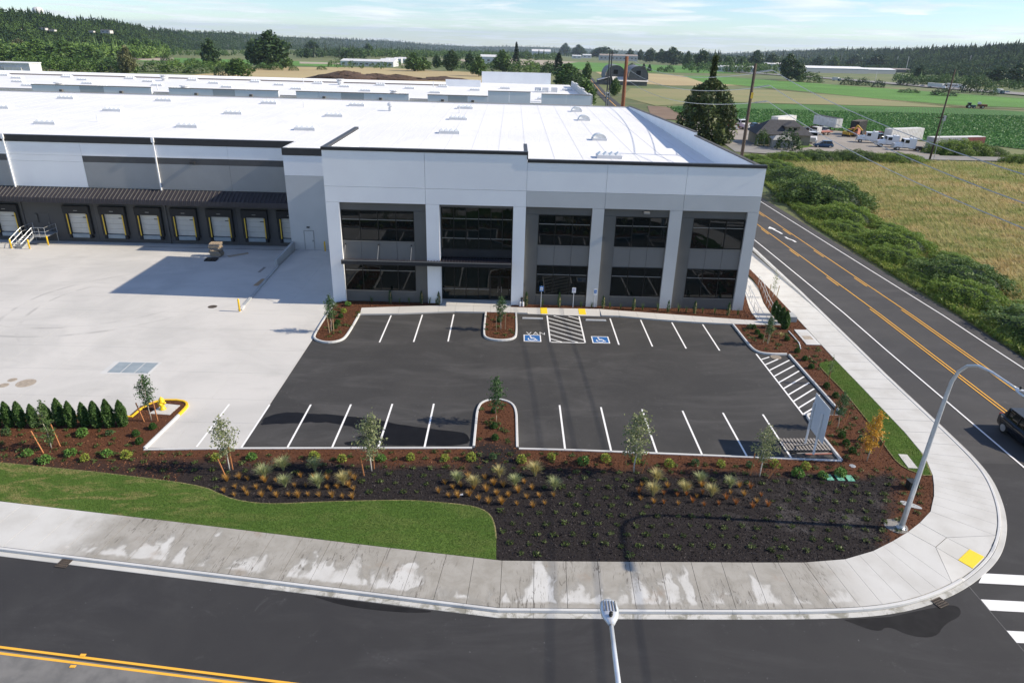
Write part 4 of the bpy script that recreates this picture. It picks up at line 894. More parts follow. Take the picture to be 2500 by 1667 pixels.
# skylights: low box kerb with four plastic pyramids
def skylight():
    o = bpy.data.objects.new('skylight', mesh_from('skylight', *(lambda m: (m.v, m.f))(MB().box(-1.35, 1.35, -.75, .75, 0, .34)))); o.data.materials.append(MATS['roof_trim']); COL.objects.link(o); o.parent = wb
    for k in range(4):
        x0 = -1.3+k*.65; x1 = x0+.65; m = MB(); y0, y1 = -.7, .7; c = (x0+x1)/2
        m.add([(x0, y0, .345), (x1, y0, .345), (x1, y1, .345), (x0, y1, .345), (c, y0+.35, .66), (c, y1-.35, .66)], [(0, 1, 4), (1, 2, 5, 4), (2, 3, 5), (3, 0, 4, 5)]); m.build('dome', 'skylight_plastic', o)
    return o
sk0 = kids(skylight()); first = True
SKY = [(x, y) for y in (92.4, 108.9, 125.6) for x in (-92.5, -76, -59.5, -41.6, -26.6, -8)]+[(10.7, 76.9)]
for x, y in SKY:
    o = sk0 if first else copy_tree(sk0, wb); first = False; o.location = (x, y+(.012*(x+92) if y > 100 else .02*(x+92))+(.0 if y > 80 else -1.5), ZR)
def half_dome(x, y):
    m = MB(); n = 10; L = 1.15; r = .75
    for yy in (-L, L):
        for k in range(n+1): a = pi*k/n; m.v.append((r*cos(a)*1.1, yy*.62, .28+r*sin(a)*.72))
    for k in range(n): m.f.append((k, k+1, n+2+k, n+1+k))
    m.f.append(tuple(range(n+1))); m.f.append(tuple(range(2*n+1, n, -1)))
    o = BX(-.92, .92, -.8, .8, 0, .28).build('smoke_hatch', 'roof_trim', wb); m.build('dome', 'skylight_plastic', o, True); o.location = (x, y, ZR)
for x, y in ((11.27, 126.6), (11.3, 113.3), (11.21, 91.4)): half_dome(x, y)
vt = MB().lathe([(.38, 0), (.38, .5), (.3, .55), (.3, .75), (.52, .8), (.52, 1.15), (.2, 1.35)], 12, (-19.8, 119.8, ZR)).build('roof_vent', 'roof_trim', wb)
for x, y in ((-34.5, 121.5), (-8.5, 119.0), (-55, 96.5)): MB().tube([(x, y, ZR), (x, y, ZR+.9)], .07, 8).build('vent_pipe', 'roof_trim', wb)
# ---- block with the side door
YD = 77.5
BX(-24.8, -16.18, YD, YD+.3, 8.42, 10.6).build('wall_panel', 'wall_white', wb); BX(-24.8, -16.18, YD, YD+.3, -.3, 8.40).build('wall_panel', 'wall_light_gray', wb)
BX(-24.85, -16.24, YD-.05, YD+.4, 10.6, 11.36).build('parapet_cap', 'cap_black', wb); BX(-24.8, -24.5, YD+.31, 81.9, -1.2, 10.6).build('side_wall', 'wall_light_gray', wb); BX(-24.85, -24.45, YD+.41, 82.3, 10.6, 11.36).build('parapet_cap', 'roof_trim', wb)
d = BX(-23.25, -22.25, YD-.03, YD-.003, .05, 2.2).build('door', 'wall_light_gray', wb); BX(-23.32, -23.26, YD-.045, YD-.002, .02, 2.27).build('door_jamb', 'wall_mid_gray', d); BX(-22.24, -22.18, YD-.045, YD-.002, .02, 2.27).build('door_jamb', 'wall_mid_gray', d); BX(-23.25, -22.25, YD-.045, YD-.002, 2.21, 2.27).build('door_head', 'wall_mid_gray', d); BX(-22.36, -22.31, YD-.1, YD-.03, 1.0, 1.16).build('handle', 'cap_black', d)
BX(-22.9, -22.6, YD-.18, YD-.005, 2.6, 2.72).build('wall_light', 'frame_dark', wb)
BX(-16.9, -16.62, YD-.06, YD-.004, .0, 4.6).build('downspout', 'wall_mid_gray', wb)
# ---- dock wall
YW = 82.0
jx = [-24.9, -32.55, -40.95, -49.4, -58.0, -66.5, -75]
for a, b in zip(jx[1:], jx):
    white = -58.1 < a < -57.9
    panel(a, b, -1.2, 5.55, 'wall_charcoal', YW, YW+.3, .012); panel(a, b, 9.2, 10.65, 'wall_white', YW, YW+.3, .012)
    panel(a, b, 8.5, 9.2, 'wall_white' if white else 'wall_charcoal', YW, YW+.3, .004); panel(a, b, 5.57, 8.5, 'wall_white' if white else 'wall_mid_gray', YW, YW+.3, .012)
BX(-75, -24.9, YW+.1, YW+.28, -1.1, 10.6).build('joint_backing', 'joint_white', wb)
for a, b in zip(jx[1:], jx): BX(a+.003, b-.003, YW-.08, YW+.42, 10.66, 11.4).build('parapet_cap', 'cap_black', wb)
for x in (-57.9, -40.85): 
    m = MB().box(x-.06, x+.06, YW-.18, YW-.02, 5.45, 10.9); o = m.build('downspout', 'wall_white', wb); BX(x-.15, x+.15, YW-.26, YW-.09, 10.91, 11.45).build('rain_head', 'wall_white', o)
    BX(x-.09, x+.09, YW-.16, YW-.005, -1.0, 4.1).build('downspout', 'wall_charcoal', wb)
BX(-36.9, -36.4, YW-.45, YW-.005, 8.68, 8.9).build('wall_light', 'cap_black', wb); BX(11.9, 12.4, YF-.34, YF+.24, 9.05, 9.2).build('wall_light', 'frame_light', wb)
# sheet metal canopy over the docks
dc = MB().hexa([(-66, 80.2, 4.55), (-24.92, 80.2, 4.55), (-24.92, 81.98, 5.4), (-66, 81.98, 5.4), (-66, 80.2, 4.62), (-24.92, 80.2, 4.62), (-24.92, 81.98, 5.47), (-66, 81.98, 5.47)]).build('dock_canopy', 'canopy_metal', wb)
BX(-66, -24.92, 80.14, 80.195, 4.1, 4.66).build('canopy_fascia', 'canopy_metal', dc)
sm = None
for k in range(88):
    x = -25.15-k*.47
    if sm is None:
        sm = MB().hexa([(-.03, 80.13, 4.64), (.03, 80.13, 4.64), (.03, 81.97, 5.475), (-.03, 81.97, 5.475), (-.03, 80.13, 4.73), (.03, 80.13, 4.73), (.03, 81.97, 5.55), (-.03, 81.97, 5.55)]).mesh('canopy_seam')
    o = link('canopy_seam', sm, 'wall_charcoal', dc); o.location = (x, 0, 0)
fs = BX(-.03, .03, 80.10, 80.138, 4.1, 4.66).mesh('fascia_rib')
for k in range(88): o = link('fascia_rib', fs, 'canopy_metal', dc); o.location = (-25.15-k*.47, 0, 0)
# dock doors
def dock_door():
    w = 3.05; y = YW; m = MB(); m.box(0, .42, y-.42, y-.01, .0, 3.3); m.box(w-.42, w, y-.42, y-.01, .0, 3.3); m.box(-.02, w+.02, y-.5, y-.01, 2.55, 3.42)
    o = m.build('dock_door', 'rubber', wb)
    for k in range(4): BX(.43, w-.43, y-.10, y-.02, .1+k*.62, .1+k*.62+.60).build('door_section', 'door_panel', o)
    BX(w-1.0, w-.55, y-.125, y-.103, 1.95, 2.05).build('door_window', 'frame_dark', o)
    for x in (.36, w-.36): BX(x-.06, x+.06, y-.47, y-.425, .05, 2.45).build('guide_stripe', 'yellow_dull', o)
    BX(.5, w-.5, y-.34, y-.02, -.42, .02).build('leveler', 'steel_plate', o)
    for x in (.3, w-.3): BX(x-.14, x+.14, y-.5, y-.01, -.45, -.02).build('bumper', 'rubber', o)
    BX(w/2-.22, w/2+.22, y-.508, y-.502, 2.86, 2.92).build('maker_mark', 'frame_light', o)
    return o
d0 = kids(dock_door())
for i, x in enumerate((-52.85, -48.62, -44.4, -40.18, -35.97, -31.8, -27.6, -61.3, -65.6)):
    o = d0 if i == 0 else copy_tree(d0, wb); o.location = (x, 0, .0)
dr = BX(-56.0, -54.9, YW-.04, YW-.003, .2, 2.35).build('door', 'wall_charcoal', wb); BX(-55.05, -55.0, YW-.12, YW-.04, 1.1, 1.3).build('handle', 'frame_light', dr); BX(-56.5, -56.2, YW-.2, YW-.01, 1.2, 2.3).build('electric_box', 'wall_charcoal', wb)
# ---- low wall between dock pit and ramp
rw_ = thing('retaining_wall', 'low gray concrete wall beside the dock pit, stepping down towards the yellow bollard', 'wall', (-24.4, 70, 0))
def rel(o, b):
    o.parent = b; o.matrix_parent_inverse = b.matrix_world.inverted(); return o
bpy.context.view_layer.update()
for a in ([MB().hexa([(-24.75, 71, -1.1), (-24.5, 71, -1.1), (-24.5, 77.48, -1.1), (-24.75, 77.48, -1.1), (-24.75, 71, .78), (-24.5, 71, .78), (-24.5, 77.48, .95), (-24.75, 77.48, .95)]), MB().hexa([(-24.1, 59.3, -.2), (-23.85, 59.3, -.2), (-24.35, 70.98, -.7), (-24.6, 70.98, -.7), (-24.1, 59.3, .10), (-23.85, 59.3, .10), (-24.35, 70.98, .16), (-24.6, 70.98, .16)]), MB().hexa([(-23.95, 58.25, .0), (-23.7, 58.25, .0), (-23.85, 59.28, .0), (-24.1, 59.28, .0), (-23.95, 58.25, .14), (-23.7, 58.25, .14), (-23.85, 59.28, .14), (-24.1, 59.28, .14)])]):
    rel(a.build('wall_section', 'wall_concrete' if a.v[0][0] < -24 else 'kerb_concrete'), rw_)

# ================================================================ THE SECOND WAREHOUSE BEHIND
w2 = thing('rear_warehouse', 'second white warehouse with a broken parapet line, behind the main roof', 'building', (0, 166, -2.1))
w2.location = (0, 0, 0)
YB = 166.0
BX(-170, 18.2, YB+.4, 232, -4, 8.95).build('wall_body', 'wall_white', w2)
r2 = MB().sheet([(-170, YB+.2), (18.4, YB+.2), (18.4, 214), (-170, 214)], 9.0).build('roof', 'roof_white', w2); MB().sheet([(-16, 214), (18.4, 214), (18.4, 232), (-16, 232)], 9.0).build('roof_extension', 'roof_white', w2)
segs = [(-150, -118.5, 1), (-118.5, -107.8, 0), (-107.8, -81, 1), (-81, -77.1, 0), (-77.1, -52.5, 1), (-52.5, -48.6, 0), (-48.6, -23.2, 1), (-23.2, -19, 0), (-19, -5.4, 1)]
for a, b, hi in segs:
    if hi:
        n = max(1, round((b-a)/5.2))
        for i in range(n):
            x0 = a+(b-a)*i/n; x1 = a+(b-a)*(i+1)/n; BX(x0+.02, x1-.02, YB-.15, YB+.15, -3, 10.15).build('wall_panel', 'wall_light_gray' if i == n//2 else 'wall_white', w2)
        BX(a, b, YB-.2, YB+.2, 10.16, 10.32).build('parapet_coping', 'roof_tile_gray', w2)
        for f in (.25, .75): x = a+(b-a)*f; BX(x-.3, x+.3, YB-.75, YB-.16, 8.9, 9.35).build('wall_light', 'wall_dark_gray', w2)
    else: BX(a+.02, b-.02, YB+.6, YB+.8, -3, 9.3).build('wall_panel', 'wall_mid_gray', w2)
for a, b, zt in ((-5.4, 4.2, 11.3), (4.25, 6.6, 9.4), (6.65, 17.9, 10.95)):
    n = 2 if b-a > 5 else 1
    for i in range(n): x0 = a+(b-a)*i/n; x1 = a+(b-a)*(i+1)/n; BX(x0+.02, x1-.02, YB+(-.15 if zt > 10 else 1), YB+(.2 if zt > 10 else 1.2), -3, zt).build('wall_panel', 'wall_white', w2)
    if zt > 10: BX(a, b, YB-.2, YB+.25, zt+.005, zt+.14).build('parapet_coping', 'roof_tile_gray', w2)
BX(17.9, 18.3, YB+.26, 232, -3, 9).build('side_wall', 'wall_white', w2)
for i in range(9): y0 = YB+1+i*6.4; BX(17.85, 18.35, y0, y0+6.0, 9.0, 10.6 if i % 3 else 10.95).build('parapet_wall', 'wall_light_gray', w2)
BX(-19, -9, 212, 212.4, 9, 10.9).build('rear_parapet', 'wall_white', w2); BX(-9.5, 12, 231.6, 232, 9, 12.3).build('rear_parapet', 'wall_white', w2); BX(-170, -19, 213.8, 214.2, 8.5, 9.35).build('rear_parapet', 'roof_tile_gray', w2)
s2 = None
for y in (176, 187, 199, 208):
    for x in np.arange(-150, 12, 17.5):
        xx = x+(8 if y in (187, 208) else 0); o = copy_tree(sk0, w2); o.location = (xx, y, 9.02)
for x, y in ((-104, 170), (-75.5, 170.5), (-27.5, 172.5), (-96, 205), (-48, 207)): MB().lathe([(.7, 0), (.7, .5), (1.0, .6), (1.0, 1.0), (.6, 1.25), (1.1, 1.3), (1.1, 1.5)], 12, (x, y, 9.02)).build('roof_vent', 'roof_trim', w2)
for x, y in ((7, 200), (9, 199.5), (11.5, 201)): BX(x-.8, x+.8, y-.7, y+.7, 9.03, 10.2).build('roof_unit', 'roof_trim', w2)
for x, y in ((-83, 173), (-58, 206), (-22, 207)): MB().tube([(x, y, 9), (x, y, 10.6)], .12, 6).build('vent_pipe', 'roof_trim', w2)
# third white building at the far left
w3 = thing('far_left_warehouse', 'flat white building corner at the far left, beyond both roofs', 'building')
BX(-240, -179, 277, 284, -6, 8.6).build('wall_body', 'metal_white', w3); BX(-240.2, -178.8, 276.7, 284.2, 8.61, 8.9).build('roof', 'roof_white', w3)
for x0, x1, z0, z1 in ((-195, -189, 5.6, 7.6), (-188.4, -182, 5.2, 7.4), (-192, -182, 2.6, 4.4)): BX(x0, x1, 276.6, 276.98, z0, z1).build('wall_panel', 'metal_gray' if z0 > 5.5 else 'container_white', w3)

# ================================================================ THINGS ON THE SITE
def bollard(x, y, z, lab, h=1.15):
    o = thing('bollard', lab, 'bollard', (x, y, z), 0, 'yellow steel bollards')
    MB().lathe([(.085, -.1), (.085, h-.07), (.07, h-.02), (.03, h)], 14).build('post', 'yellow_gloss', o, True); MB().lathe([(.16, -.02), (.16, .02), (.09, .03)], 14).build('collar', 'kerb_concrete', o)
bollard(-23.84, 57.95, 0.01, 'yellow bollard standing alone at the end of the low ramp wall', 1.22)
bollard(-57.25, 77.73, -.79, 'yellow bollard left of the metal dock stairs'); bollard(-55.14, 77.68, -.78, 'yellow bollard at the foot of the metal dock stairs'); bollard(-54.2, 79.62, -.88, 'yellow bollard in front of the stair landing'); bollard(-20.93, 77.05, .01, 'yellow bollard close to the wall right of the gray side door')
bollard(-58.9, 77.8, -.79, 'yellow bollard cut by the left edge of the photo')
# dock stairs
st = thing('dock_stairs', 'galvanized steel stairs with handrails up to the dock door', 'stairs', (-55.6, 79.5, -.9))
G_ = 'galvanized'
def P_(x, y, z): return (x+55.6, y-79.5, z+.9)
BX(*[v for p in zip(P_(-56.1, 79.6, .12), P_(-54.2, 81.9, .2)) for v in p]).build('landing', G_, st)
for k in range(6):
    y = 79.55-k*.30; z = .05-k*.165; x0 = -57.0+.0; BX(*[v for p in zip(P_(-56.95-k*.08, y-.28, z-.03), P_(-55.75-k*.08, y, z)) for v in p]).build('tread', G_, st)
for dx_ in (-.02, 1.24): MB().beam(P_(-56.95+dx_, 79.6, .1), P_(-57.4+dx_, 77.75, -.85), .05, .22).build('stringer', G_, st)
def rail(pts, name='handrail', r=.026): MB().tube(pts, r, 6).build(name, G_, st)
for dx_ in (-.02, 1.24):
    for h in (.55, 1.05): rail([P_(-57.4+dx_, 77.8, -.85+h), P_(-56.95+dx_, 79.6, .15+h)])
    for f in (0, .5, 1): p = [-57.4+.45*f+dx_, 77.8+1.8*f, -.85+f]; rail([P_(*p), P_(p[0], p[1], p[2]+1.05)], 'post')
for h in (.55, 1.05): rail([P_(-55.7, 79.62, .18+h), P_(-54.25, 79.62, .18+h), P_(-54.22, 81.8, .18+h)]); rail([P_(-56.97, 79.6, .18+h), P_(-56.97, 81.8, .18+h)])
for x, y in ((-54.25, 79.62), (-54.22, 81.8), (-54.95, 79.62), (-55.7, 79.62), (-56.97, 81.8)): rail([P_(x, y, -.0), P_(x, y, 1.23)], 'post')
for x, y in ((-54.25, 79.7), (-54.25, 81.7), (-56.9, 81.7)): rail([P_(x, y, -.95), P_(x, y, .15)], 'leg', .035)
# pallets
def pallet_parts(root, z=0., w=1.2, l=1.0, mat='wood_pale', n=7):
    for k in range(3): y = -l/2+.05+k*(l-.1)/2; BX(-w/2, w/2, y-.05, y+.05, z+.022, z+.11).build('stringer', mat, root)
    for k in range(n): x = -w/2+.05+k*(w-.1)/(n-1); BX(x-.045, x+.045, -l/2, l/2, z+.112, z+.135).build('deck_board', mat, root)
    for k in range(3): x = -w/2+.06+k*(w-.12)/2; BX(x-.05, x+.05, -l/2, l/2, z, z+.02).build('bottom_board', mat, root)
zz = -.68
for k in range(11):
    o = thing('pallet', ('wooden pallet, lowest in the stack' if k == 0 else 'topmost wooden pallet of the stack' if k == 10 else 'worn wooden pallet in the middle of the stack in the dock shade'), 'pallet', (-33.15+rnd.uniform(-.07, .07), 76.5+rnd.uniform(-.07, .07), zz+k*.142), rnd.uniform(-.12, .12)+(.5 if k == 5 else 0), 'pallets stacked in the dock yard')
    pallet_parts(o, mat='wood_gray' if k % 3 == 0 else 'wood_pale')
o = thing('pallet', 'dark pallet lying flat in front of the pallet stack', 'pallet', (-33.1, 74.75, -.62), .06); pallet_parts(o, 0, 1.25, 1.1, 'frame_dark')
for a, b, lab in (((-32.0, 76.6), (-30.3, 78.35), 'long timber lying farther from the pallet stack'), ((-31.75, 76.2), (-30.1, 78.0), 'long timber lying nearer, right of the pallet stack')):
    z = -max(0, (a[1]-61)/21)+.03; z2 = -max(0, (b[1]-61)/21)+.03; tag(MB().beam((*a, z), (*b, z2), .1, .09).build('timber', 'wood_pale'), lab, 'timber', 'timbers beside the pallets')
zc = lambda y: -max(0, (y-61)/21)+.03
tag(MB().hexa([(-26.45, 70.3, zc(70.3)-.012), (-26.15, 70.2, zc(70.2)-.012), (-26.2, 72.3, zc(72.3)-.012), (-26.5, 72.4, zc(72.4)-.012), (-26.45, 70.3, zc(70.3)), (-26.15, 70.2, zc(70.2)), (-26.2, 72.3, zc(72.3)), (-26.5, 72.4, zc(72.4))]).build('plank', 'wood_gray'), 'gray plank on the shaded yard floor near the ramp wall', 'plank')
tag(MB().hexa([(-25.25, 65.4, zc(65.4)-.015), (-24.75, 65.4, zc(65.4)-.015), (-24.75, 67.9, zc(67.9)-.015), (-25.2, 67.9, zc(67.9)-.015), (-25.25, 65.4, zc(65.4)), (-24.75, 65.4, zc(65.4)), (-24.75, 67.9, zc(67.9)), (-25.2, 67.9, zc(67.9))]).build('plywood_sheet', 'cardboard'), 'brown board lying against the low ramp wall', 'board')
# hydrant on its pad
tag(MB().prism([(-23.15, 39.55), (-21.75, 39.45), (-21.62, 40.72), (-22.7, 40.9)], .05, .125).build('hydrant_pad', 'walk_concrete'), 'pale concrete pad under the yellow hydrant', 'pad')
hy = thing('fire_hydrant', 'yellow fire hydrant on a concrete pad by the yellow kerb', 'hydrant', (-22.5, 40.15, .12)); hm = 'hydrant_yellow'
MB().lathe([(.21, 0), (.21, .05), (.15, .06), (.14, .52), (.19, .54), (.19, .6), (.16, .62), (.17, .70), (.13, .80), (.06, .86), (.035, .87), (.035, .93)], 16).build('barrel', hm, hy, True)
MB().lathe([(.11, -.27), (.11, -.2), (.08, -.18), (.08, 0)], 12, (0, 0, .44), 'y').build('pumper_outlet', hm, hy, True)
for s in (-1, 1): MB().lathe([(.075, s*.25), (.075, s*.17), (.055, s*.15), (.055, 0)], 12, (0, 0, .46), 'x').build('hose_outlet', hm, hy, True)
# lamp posts
def lamp(name, base, path, rad, head_dir, lab):
    o = thing('street_lamp', lab, 'street lamp', base); b = Vector(base)
    pts = [Vector(p)-b for p in path]; MB().tube(pts, rad, 14).build('pole', 'lamp_metal', o, True)
    MB().box(-.2, .2, -.2, .2, 0, .04).build('base_plate', 'lamp_metal', o); MB().lathe([(.2, .04), (.2, .07), (.16, .10), (.14, .22)], 14).build('base_collar', 'lamp_metal', o)
    for x in (-.15, .15):
        for y in (-.15, .15): MB().lathe([(.025, .04), (.025, .12)], 6, (x, y, 0)).build('bolt', 'galvanized', o)
    e = pts[-1]; d = Vector(head_dir).normalized(); s = Vector((-d.y, d.x, 0)).normalized(); up = s.cross(d)*-1
    if up.z < 0: up = -up
    L = .80; m = MB(); ring = []
    prof = [(-.02, .07, .06), (.10, .13, .085), (.22, .20, .09), (.50, .235, .08), (.72, .20, .065), (.80, .11, .04)]
    for t_, w, h in prof:
        c = e+d*t_; n = 12; i0 = len(m.v)
        for k in range(n): a = 2*pi*k/n; m.v.append(tuple(c+s*(w*cos(a))+up*(h*sin(a)*(1 if sin(a) > 0 else .6))))
        ring.append(i0)
    for i in range(len(ring)-1):
        for k in range(12): a = ring[i]+k; b2 = ring[i]+(k+1) % 12; m.f.append((a, b2, ring[i+1]+(k+1) % 12, ring[i+1]+k))
    m.f.append(tuple(range(ring[0], ring[0]+12))); m.f.append(tuple(range(ring[-1], ring[-1]+12)))
    hd = m.build('lamp_head', 'lamp_metal', o, True)
    for k in range(-2, 3): MB().beam(e+d*.36+s*(k*.075)+up*.086, e+d*.70+s*(k*.07)+up*.075, .022, .02).build('cooling_slot', 'wall_dark_gray', hd)
    c = e+d*.2+up*.10; MB().lathe([(.05, 0), (.05, .09), (.03, .11)], 10, tuple(c)).build('photocell', 'frame_dark', hd)
    return o
lamp('street_lamp', (20.92, 29.5, .1), [(20.92, 29.5, .15), (21.0, 29.53, 3.0), (21.12, 29.58, 6.2), (21.2, 29.6, 7.9), (21.24, 29.58, 8.7), (21.28, 29.4, 9.3), (21.32, 29.0, 9.8), (21.36, 28.4, 10.1), (21.4, 27.6, 10.2), (21.42, 26.5, 10.22), (21.43, 25.95, 10.22)], [.135, .12, .105, .095, .088, .08, .073, .067, .06, .05, .045], (.02, -1, .0), 'tall galvanized street lamp in the mulch at the corner, arm curving over')
lamp('street_lamp', (2.5, 6.0, 0), [(2.5, 6.0, .15), (2.5, 6.05, 4.0), (2.52, 6.15, 8.0), (2.52, 6.4, 9.2), (2.53, 7.2, 10.1), (2.54, 8.2, 10.4), (2.56, 9.6, 10.52), (2.62, 11.4, 10.5), (2.66, 12.45, 10.5)], [.135, .115, .095, .09, .082, .075, .068, .058, .05], (.03, 1, 0), 'near street lamp whose head hangs over the street, seen from above')
tag(MB().lathe([(.62, 0), (.58, .05), (.4, .06)], 20, (20.75, 29.68, .06)).build('lamp_footing', 'lane_asphalt'), 'round concrete footing under the corner street lamp', 'footing')
pt = thing('utility_box', 'small black utility box behind the corner lamp post', 'box', (23.35, 33.1, .1), .1); BX(-.27, .27, -.2, .2, 0, .48).build('box_body', 'box_black', pt); BX(-.29, .29, -.22, .22, .485, .53).build('lid', 'box_black', pt)
tag(MB().prism(smooth_line([(22.0, 31.6), (22.5, 31.25), (23.0, 31.15), (22.95, 31.45), (22.5, 31.8), (22.1, 31.95), (22.0, 31.6)], 2), .07, .115).build('splash_pad', 'wall_concrete'), 'rough pale concrete splash in the mulch right of the lamp', 'concrete')
# sign board seen from behind, standing on a pallet
pl = thing('pallet', 'long weathered pallet under the blank sign at the lot corner', 'pallet', (18.95, 37.55, .012), .04)
for k in range(3): BX(-1.35, 1.35, -.55+k*.55-.05, -.55+k*.55+.05, .03, .11).build('stringer', 'wood_gray', pl)
for k in range(13): x = -1.3+k*.217; BX(x-.06, x+.06, -.68, .68, .112, .136).build('deck_board', 'wood_gray', pl)
for a in ((-1.2, -.83, .9, -.80), (-.9, -.95, 1.1, -.9), (-.4, -1.05, 1.3, -.98)): MB().beam((a[0], a[1], .05), (a[2], a[3], .05), .07, .06).build('loose_lath', 'frame_dark' if a[0] < -1 else 'salmon' if a[0] > -.5 else 'wood_gray', pl)
sg = thing('blank_sign', 'blank pale sign board on two white posts at the corner of the lot', 'sign', (18.75, 37.6, .14))
A = Vector((18.15, 37.95, 0)); B = Vector((19.75, 37.15, 0)); o_ = Vector((18.75, 37.6, .14))
pa, pb = Vector((19.03, 37.67)+(0,)), Vector((19.03, 36.40)+(0,))
MB().beam(pa-o_+Vector((0, 0, .14)), pa-o_+Vector((.0, .0, 3.0)), .1).build('post', 'sign_white', sg); MB().beam(pb-o_+Vector((0, 0, .14)), pb-o_+Vector((0, 0, 3.0)), .1).build('post', 'sign_white', sg)
dv = (pb-pa).normalized(); nv = Vector((-dv.y, dv.x, 0)); c0 = pa-dv*.18-o_+nv*.07; c1 = pb+dv*.62-o_+nv*.07; th = nv*.03
MB().hexa([c0+Vector((0, 0, 1.25)), c1+Vector((0, 0, 1.25)), c1+th+Vector((0, 0, 1.25)), c0+th+Vector((0, 0, 1.25)), c0+Vector((0, 0, 3.62)), c1+Vector((0, 0, 3.62)), c1+th+Vector((0, 0, 3.62)), c0+th+Vector((0, 0, 3.62))]).build('board', 'sign_board', sg)
MB().beam(pb-o_+Vector((0, 0, .9)), pa-o_+Vector((-.75, -.35, .15)), .07, .05).build('brace', 'wood_gray', sg)
# parking signs
def sign(x, y, h, lab, mat, w=.36, hh=.5, sym=True, txt=False):
    o = thing('parking_sign', lab, 'sign', (x, y, .1)); MB().beam((0, 0, -.05), (0, 0, h), .05).build('post', 'sign_white', o)
    BX(-w/2, w/2, -.05, -.03, h-hh, h).build('plate', mat, o)
    if sym:
        BX(-w/2+.05, w/2-.05, -.056, -.052, h-.42, h-.10).build('symbol_field', 'sign_blue' if mat != 'sign_blue' else 'sign_white', o); m = MB(); c = 'sign_white' if mat != 'sign_blue' else 'sign_blue'
        pts = [(-.05, h-.17), (-.03, h-.26), (.05, h-.26), (.08, h-.35)]
        for a, b in zip(pts, pts[1:]): m.beam((a[0], -.06, a[1]), (b[0], -.06, b[1]), .01, .03)
        m.build('symbol', c, o)
    if txt:
        for k, z in enumerate((h-.12, h-.19, h-.32)): BX(-.1, .1, -.056, -.052, z-.02, z+.02).build('text_line', 'sign_purple', o)
sign(3.15, 60.68, 2.05, 'blue and white wheelchair sign on a post, left of three', 'sign_blue'); sign(6.15, 60.75, 1.95, 'white sign with purple lettering between two wheelchair signs', 'sign_white', .36, .5, False, True); sign(8.15, 60.85, 1.85, 'wheelchair sign on a pier, right of three', 'sign_white', .34, .6)
# fire department connection by the entrance
fd = thing('fire_connection', 'white twin pipe with black siamese outlet beside the entrance', 'standpipe', (1.35, 60.72, .1))
for x in (-.12, .14): MB().lathe([(.1, 0), (.1, .42), (.07, .45)], 12, (x, 0, 0)).build('guard_post', 'sign_white', fd)
MB().tube([(0, .1, 0), (0, .1, .62), (0, .02, .72)], .06, 8).build('riser', 'cap_black', fd); MB().lathe([(.1, -.16), (.12, -.06), (.12, .1)], 12, (0, 0, .76), 'y').build('outlet', 'cap_black', fd)
for x, y, lab in ((-6.12, 61.15, 'thin white rain pipe on the pier left of the entrance'),): 
    o = tag(BX(x-.05, x+.05, y-.2, y-.16, .1, 4.0).build('rain_pipe', 'sign_white'), lab, 'pipe')
# handrails of the side walk
for nm, pts, lab in (('handrail', [(22.9, 59.2), (23.0, 60.6), (23.4, 62.6), (24.1, 65.6), (24.55, 68.5)], 'thin metal handrail on the wall side of the side walk'), ('handrail', [(24.58, 58.0), (24.62, 60.5), (25.0, 63.0), (25.6, 65.8), (26.0, 68.5)], 'thin metal handrail on the road side of the side walk')):
    o = thing(nm, lab, 'handrail', (*pts[0], .13)); b = Vector((*pts[0], .13)); P3 = lambda p, h: Vector((*p, .13+h))-b
    MB().tube([P3(p, .95) for p in pts], .024, 6).build('top_rail', G_, o); MB().tube([P3(p, .5) for p in pts], .018, 6).build('mid_rail', G_, o)
    for p in densify(pts, 1.6): MB().tube([P3(p, -.02), P3(p, .95)], .022, 6).build('post', G_, o)
bl = thing('block_stack', 'gray stack of paving blocks at the edge of the road sidewalk', 'blocks', (25.75, 58.9, .1), .0)
for k in range(5): BX(-.42, .42, -.6, .6, .02+k*.1, .11+k*.1).build('paving_block', 'wall_concrete', bl)
tag(MB().tube([(*(24.66, 56.09), .15), (*(24.65, 54.56), .14), (*(24.62, 53.54), .14), (*(24.32, 52.39), .13)], .045, 6).build('white_pipe', 'sign_white'), 'white plastic pipe lying in the bark beside the vault', 'pipe')
for p, lab in (((-2.25, 31.56), 'scrap of white paper on the black mulch left'),): tag(MB().prism([(p[0]-.1, p[1]-.08), (p[0]+.09, p[1]-.05), (p[0]+.07, p[1]+.1), (p[0]-.06, p[1]+.06)], .12, .135).build('paper_scrap', 'sign_white'), lab, 'litter')

